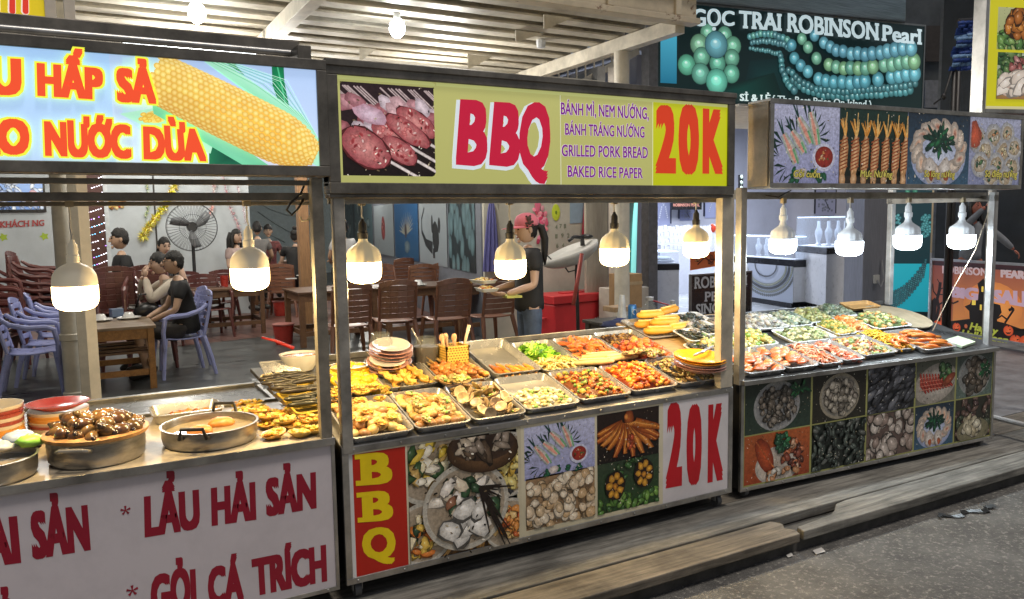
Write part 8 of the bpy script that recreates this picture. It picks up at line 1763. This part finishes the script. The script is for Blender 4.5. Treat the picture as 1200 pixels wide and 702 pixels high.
def person(label, loc, rz, J, skin_c, hair='short', top=None, bottom=None, sleeve='short', group=None, hy=0, hp=0, sit=True, shoes=None, glasses=False, hands=None, legs=True, z0=0, extra=None, hs=1.0):
    t = thing('person', label, 'person', loc, rz, group)
    D_ = dict(pel=(0,0,.50), waist=(0,-.01,.66), chest=(0,0,.88), nb=(0,0,1.02), neck=(0,-.005,1.10), shl=(.165,0,.985), shr=(-.165,0,.985), ell_=(.24,-.06,.73), elr=(-.24,-.06,.73), wrl=(.19,-.28,.66), wrr=(-.19,-.28,.66),
        hpl=(.09,-.02,.48), hpr=(-.09,-.02,.48), knl=(.11,-.42,.49), knr=(-.11,-.42,.49), anl=(.11,-.40,.09), anr=(-.11,-.40,.09), tol=(.12,-.55,.03), tor=(-.12,-.55,.03))
    if not sit: D_.update(pel=(0,0,.92), waist=(0,0,1.06), chest=(0,0,1.26), nb=(0,0,1.39), neck=(0,-.005,1.46), shl=(.155,0,1.36), shr=(-.155,0,1.36), ell_=(.21,.02,1.10), elr=(-.21,.02,1.10), wrl=(.2,-.15,.95), wrr=(-.2,-.15,.95), hpl=(.09,0,.88), hpr=(-.09,0,.88), knl=(.10,-.01,.48), knr=(-.10,.0,.48), anl=(.10,.03,.09), anr=(-.10,.03,.09), tol=(.11,-.12,.03), tor=(-.11,-.12,.03))
    D_.update(J); J = D_
    for s in 'lr': J['e2'+s] = mid(J['ell_' if s == 'l' else 'elr'], J['wr'+s], .35); J['u2'+s] = mid(J['sh'+s], J['ell_' if s == 'l' else 'elr'], .6); J['k2'+s] = mid(J['kn'+s], J['an'+s], .3); J['t2'+s] = mid(J['hp'+s], J['kn'+s], .5)
    el = {'l': 'ell_', 'r': 'elr'}
    seq = [[('pel',.10),('waist',.10),('chest',.115),('nb',.06),('neck',.048)]]
    for s in 'lr': seq.append([('chest',.115),('sh'+s,.055),('u2'+s,.045),(el[s],.037),('e2'+s,.038),('wr'+s,.025)])
    if legs:
        for s in 'lr': seq.append([('pel',.10),('hp'+s,.065),('t2'+s,.070),('kn'+s,.055),('k2'+s,.055),('an'+s,.036),('to'+s,.030)])
    p = MB(); p.add(*skin(*chain(J, seq)))
    # head with jaw, nose, ears
    hc = Vector(J['neck'])+Vector((0,-.015,.125*hs)); HM = Matrix.Translation(hc)@Matrix.Rotation(hy,4,'Z')@Matrix.Rotation(hp,4,'X')@Matrix.Scale(hs,4); s0 = len(p.v)
    p.ell((0,0,0),(.072,.092,.116),22,16)
    for i in range(s0, len(p.v)):
        x, y, z = p.v[i]; q = max(0, -z/.118)
        x *= 1-.28*q*q; y = y*(1-.12*q)-(.014*q if y < 0 else -.01*q); 
        if y < -.06 and .0 < z < .035 and .018 < abs(x) < .05: y += .010
        if y < 0 and -.05 < z < .03 and abs(x) < .02: y -= .012*(1-abs(x)/.02)*(1-(z+.02)/.06 if z > -.02 else 1)
        p.v[i] = (x, y, z)
    s1 = len(p.v); p.ell((0,-.104,-.020),(.014,.022,.014),10,7); p.ell((0,-.097,.002),(.008,.014,.026),8,6); p.ell((0,-.080,-.094),(.024,.016,.018),10,7)
    for sx in (-1,1): p.ell((sx*.077,.012,-.005),(.010,.020,.030),8,6)
    p.xf(HM, s0)
    for s in 'lr':
        if hands and s in hands: d, up, cu = hands[s]
        else: d = Vector(J['wr'+s])-Vector(J[el[s]]); up = (0,0,1); cu = .6
        hand(p, J['wr'+s], d, up, cu, .95)
    p.build('body', SKIN_M(skin_c), t, smooth=True)
    e = MB()
    for sx in (-1,1): e.ell((sx*.030,-.086,.012),(.013,.008,.0065),10,6); e.bar((sx*.012,-.095,.034),(sx*.050,-.080,.033),.007,.008)
    e.xf(HM); e.build('eyes', eye_m, t, smooth=True)
    e = MB(); e.ell((0,-.093,-.060),(.022,.008,.007),10,6); e.xf(HM); e.build('mouth', lip_m, t, smooth=True)
    if glasses:
        e = MB()
        for sx in (-1,1): e.tube([(sx*.032+.024*math.cos(k*.45),-.105,.010+.018*math.sin(k*.45)) for k in range(15)], .0022, 5); e.tube([(sx*.056,-.104,.014),(sx*.078,0,.012)], .002, 5)
        e.tube([(-.008,-.107,.014),(.008,-.107,.014)], .002, 5); e.xf(HM); e.build('glasses', M('dark wire', (.03,.028,.026), .3, .5), t)
    # hair
    h = MB(); h.ell((0,.006,.010),(.081,.100,.120),24,18)
    rr = random.Random(len(label))
    for i, (x, y, z) in enumerate(h.v):
        f = (y+.098)/.2; lim = .056*(1-min(1, max(0, f)*1.5))-.075*min(1, max(0, f-.30)*1.7)+rr.uniform(-.012,.008)
        if hair in ('long','pony','bun') and f > .45: lim -= .02
        k = 1.0+rr.uniform(-.035,.045) if z > lim else .80
        if z > .05 and hair == 'short': k += rr.uniform(.0,.10)
        h.v[i] = (x*k, y*k, z*k)
    if hair == 'long':
        for sx in (-.055,0,.055): h.tube([(sx,.06,.06),(sx*1.25,.095,-.05),(sx*1.5,.09,-.18),(sx*1.6,.085,-.30)], [.045,.05,.045,.018], 9)
        for sx in (-1,1): h.tube([(sx*.07,.0,.06),(sx*.088,.01,-.05),(sx*.092,.0,-.16),(sx*.10,-.01,-.27)], [.022,.028,.026,.010], 8)
    if hair == 'bun': h.ell((0,.03,.15),(.042,.042,.040),12,8); h.ell((0,.07,.06),(.07,.05,.06),12,8)
    if hair == 'pony': h.tube([(0,.09,.03),(0,.145,.0),(0,.165,-.10),(.0,.15,-.23),(0,.14,-.34)], [.026,.034,.036,.03,.008], 10)
    h.xf(HM); h.build('hair', hair_m, t, smooth=True)
    if top is not None:
        s_ = .016; J['pb'] = (J['pel'][0], J['pel'][1], J['pel'][2]-.09); seq = [[('pb',.155),('pel',.162),('waist',.135),('chest',.146),('nb',.080)]]
        for s in 'lr':
            if sleeve == 'none': seq.append([('chest',.146),('sh'+s,.045)])
            else:
                q = [('chest',.146),('sh'+s,.074),('u2'+s,.052+s_*.8)]
                if sleeve == 'long': q += [(el[s],.044+s_*.5),('e2'+s,.044+s_*.5),('w9'+s,.034)]; J['w9'+s] = mid(J[el[s]], J['wr'+s], .93)
                seq.append(q)
        MB().add(*skin(*chain(J, seq))).build('shirt', top, t, smooth=True)
    if bottom is not None and legs:
        mt, ln = bottom; seq = [[('pel',.142),('wt',.134)]]; J['wt'] = mid(J['pel'], J['waist'], .45)
        for s in 'lr':
            q = [('pel',.142),('hp'+s,.100),('t2'+s,.090)]
            if ln == 'long': q += [('kn'+s,.070),('k2'+s,.066),('a9'+s,.056)]; J['a9'+s] = mid(J['kn'+s], J['an'+s], .93)
            else: J['t9'+s] = mid(J['hp'+s], J['kn'+s], .85); q += [('t9'+s,.080)]
            seq.append(q)
        MB().add(*skin(*chain(J, seq))).build('trousers', mt, t, smooth=True)
    if shoes is not None and legs:
        for s in 'lr':
            a, b_ = Vector(J['an'+s]), Vector(J['to'+s]); e = MB(); e.tube([a+Vector((0,.05,-.045)), a+Vector((0,0,-.03)), b_+Vector((0,0,.008)), b_+Vector((0,-.03,0))], [.034,.045,.042,.02], 10); e.build('shoe', shoes, t, smooth=True)
    return t
blackT = M('black cotton', (.012,.012,.013), .8, noise=.25, scale=5); beige = M('beige linen', (.48,.42,.34), .75, noise=.12, scale=5); jeans = M('blue denim', (.07,.10,.16), .75, noise=.25, scale=8); whiteT = M('white cotton', (.58,.58,.58), .75, noise=.1); darkT = M('charcoal cotton', (.03,.03,.032), .8, noise=.2); shoe_m = M('dark sandal', (.02,.018,.016), .5)
TAN, FAIR = (.47,.30,.20), (.54,.36,.26)
F3 = F2
# man in front, glasses
person('young man in a black tee and glasses sitting sideways on the lilac chair', (MANX-.02, MANY, F3-.02), R(-91),
    dict(pel=(0,.09,.53), waist=(0,.085,.68), chest=(0,.05,.90), nb=(0,.035,1.03), neck=(0,.01,1.10), shl=(.175,.045,.985), shr=(-.17,.045,.985), ell_=(.235,-.03,.74), elr=(-.2,-.08,.74), wrl=(.12,-.27,.63), wrr=(-.05,-.30,.64), knl=(.14,-.40,.56), knr=(-.10,-.38,.55), anl=(.12,-.33,.12), anr=(-.1,-.27,.12), tol=(.13,-.47,.05), tor=(-.1,-.41,.05)), TAN, 'short', blackT, (M('dark shorts', (.03,.026,.024), .8), 'short'), 'short', hp=R(-4), shoes=shoe_m, glasses=True, hands={'l': ((-.3,-1,-.35),(.3,-.1,1),.8), 'r': ((.3,-1,-.3),(0,-.1,1),.8)})
# woman in beige
t = person('woman in a loose beige shirt behind the man with glasses, hands raised to her mouth', (MANX+.02, MANY+.62, F3-.02), R(-80),
    dict(pel=(0,.05,.53), chest=(0,-.05,.88), nb=(0,-.09,1.01), neck=(0,-.125,1.075), shl=(.15,-.06,.965), shr=(-.15,-.06,.965), ell_=(.20,-.30,.80), elr=(-.19,-.30,.80), wrl=(.045,-.30,1.06), wrr=(-.045,-.31,1.06), anl=(.10,-.34,.12), anr=(-.1,-.34,.12)), FAIR, 'pony', beige, (M('dark shorts', (.03,.026,.024)), 'short'), 'long', hp=R(8), shoes=shoe_m, hands={'l': ((-.25,.15,1),(.6,-.9,0),.5), 'r': ((.25,.15,1),(-.6,-.9,0),.5)})
p = MB(); p.ell((0,0,0),(.15,.09,.11),14,9); p.tube([(-.12,0,.06),(-.08,0,.2),(.08,0,.2),(.12,0,.06)], .011, 8); o = p.build('handbag', M('black leather bag', (.015,.014,.014), .35), smooth=True); o.location = (MANX-.28, MANY+.42, F3+.66); o.rotation_euler = (R(10),0,R(20)); tag(o, 'black leather handbag held on the lap of the woman in beige', 'bag')
# diners behind the stacked chairs
def seat_at(u, v_head, d, rz, **k):
    q = PD(u, v_head, d); return (q.x, q.y, q.z-1.225)
person('man in a black polo looking left behind the stacked maroon chairs', seat_at(142,281,9.9,0), R(-78), dict(wrl=(.1,-.36,.76), wrr=(-.06,-.36,.78), chest=(0,-.03,.88)), TAN, 'short', blackT, (darkT,'long'), 'short', hy=R(-14), shoes=shoe_m, hs=1.05)
person('woman in a black strapped top sitting below the gold garland', seat_at(192,288.5,10.7,0), R(6), {}, FAIR, 'bun' if 0 else 'pony', M('black straps top', (.014,.013,.014), .7), (darkT,'long'), 'none', hy=R(12), hp=R(10), shoes=shoe_m)
person('woman with long dark hair at the right of the big fan, in a pale top', seat_at(276,277,13.2,0), R(35), {}, FAIR, 'long', M('pale rose cotton', (.45,.34,.32), .8), (darkT,'long'), shoes=shoe_m)
person('diner in grey seen from behind next to the smooth domed bulb', seat_at(301,268,14.2,0), R(165), {}, TAN, 'short', M('grey cotton', (.16,.155,.15), .8), (darkT,'long'), shoes=shoe_m, group=None)
person('diner in a dark red patterned top facing the stalls, far under the garland wires', seat_at(314,271,15.0,0), R(-8), {}, TAN, 'short', M('dark red cotton', (.18,.05,.05), .8, noise=.5, scale=16), (darkT,'long'), shoes=shoe_m)
person('woman with a dark hair bun leaning on the far table in black', seat_at(343,275,14.1,0), R(150), dict(chest=(0,-.08,.86), nb=(0,-.12,.99), neck=(0,-.14,1.07), wrl=(.15,-.45,.74), wrr=(-.15,-.45,.74)), FAIR, 'bun', blackT, (darkT,'long'), shoes=shoe_m)
person('man in a white tee seen from behind below the blue pictures', seat_at(402,267,13.6,0), R(172), {}, TAN, 'short', whiteT, (darkT,'long'), shoes=shoe_m, hs=1.08)
# vendor with pink cap
q = PD(619,258,6.6); VX, VY = q.x, q.y
t = person('woman vendor in a pink cap and black tee carrying plates of food', (VX, VY, F3+.03), R(-100), dict(ell_=(.215,-.03,1.10), wrl=(.16,-.27,1.03), elr=(-.20,-.02,1.10), wrr=(-.10,-.30,1.05), chest=(0,-.02,1.26)), FAIR, 'pony', M('black tee', (.02,.02,.021), .8, noise=.2), (jeans,'long'), 'short', sit=False, hp=R(6), shoes=shoe_m, hands={'l': ((-.15,-1,.05),(.5,0,-1),.35), 'r': ((.15,-1,.05),(-.5,0,-1),.35)})
HMv = Matrix.Translation(Vector((0,-.005,1.46))+Vector((0,-.015,.125)))@Matrix.Rotation(R(6),4,'X')
p = MB(); p.lathe([(.100,.030),(.103,.05),(.098,.09),(.075,.128),(.035,.146),(0,.15)], 26); 
for i in range(len(p.v)): p.v[i] = (p.v[i][0]*.94, p.v[i][1]*1.08+.008, p.v[i][2])
vs = []; 
for k in range(11):
    a = math.pi+math.pi*k/10; vs += [(.086*math.cos(a)*1.0,.104*math.sin(a)+.0,.038),(.080*math.cos(a),.104*math.sin(a)-.125*math.sin(math.pi*k/10)+.0,.016+.012*math.sin(math.pi*k/10))]
p.add(vs, [(2*k,2*k+1,2*k+3,2*k+2) for k in range(10)]); p.xf(HMv); cap = p.build('cap', M('pink cap cotton', (.66,.18,.23), .75, noise=.1), t, smooth=True); sm = cap.modifiers.new('t','SOLIDIFY'); sm.thickness = .004
p = MB(); 
for o_3, r_ in (((.1,.0,.095),.024),((.106,.0,.060),.020),((.104,-.030,.058),.012),((.102,.030,.066),.012),((.098,-.02,.035),.012),((.098,.03,.036),.012),((.092,-.018,.118),.010),((.092,.018,.118),.010)): p.ell(o_3,(.006,r_,r_),8,6)
p.xf(HMv); p.build('cap_patch', M('dark cap patch', (.07,.035,.03), .8), cap, smooth=True)
t.scale = (.94,.94,.94)
pv_ = Matrix.Translation((VX,VY,F3+.03))@Matrix.Scale(.94,4)@Matrix.Rotation(R(-100),4,'Z')
for i, (o_3, lb, rz_) in enumerate([((.06,-.42,1.055),'clear dish of yellow noodles carried by the vendor',0),((-.10,-.40,1.115),'second clear dish of food carried behind the first',.3)]):
    T_ = pv_@Matrix.Translation(o_3)@Matrix.Rotation(rz_,4,'Z'); o = dish(.24,.16,.03,.03).build('dish', M('thin white plastic', (.62,.62,.58), .3), smooth='auto'); o.matrix_world = T_; tag(o, lb, 'dish')
    heap((T_,.22,.14), 'takeaway_food', ['yellow noodles and meat on the front carried dish','tan fried pieces on the second carried dish'][i], 'food', ['d9b04a','e8cf80','b8742c','efe0b0'], 70, .014, 'chunk', rise=.03, seed=90+i)
o = MB().box(-.10,-.07,0,.10,.07,.018).build('tray_liner', M('yellow green card', (.55,.55,.12), .6)); o.matrix_world = pv_@Matrix.Translation((.13,-.22,1.0)); tag(o, 'yellow green folded pad held under the carried dishes', 'pad')
# figure behind the banner at the right
q = PD(1139,244,11.0); t = person('person with a reddish face and one raised hand behind the halloween banner', (q.x, q.y, q.z-1.58), R(-35), dict(shl=(.155,0,1.33), ell_=(.36,-.10,1.16), wrl=(.50,-.16,1.0), elr=(-.16,-.12,1.30) , wrr=(.06,-.26,1.60), neck=(.02,-.03,1.46)), (.42,.14,.09), 'long', M('pale grey knit', (.20,.21,.23), .8), (M('orange trousers', (.45,.12,.05), .8),'long'), 'long', sit=False, hy=R(20), hp=R(-12), shoes=shoe_m)
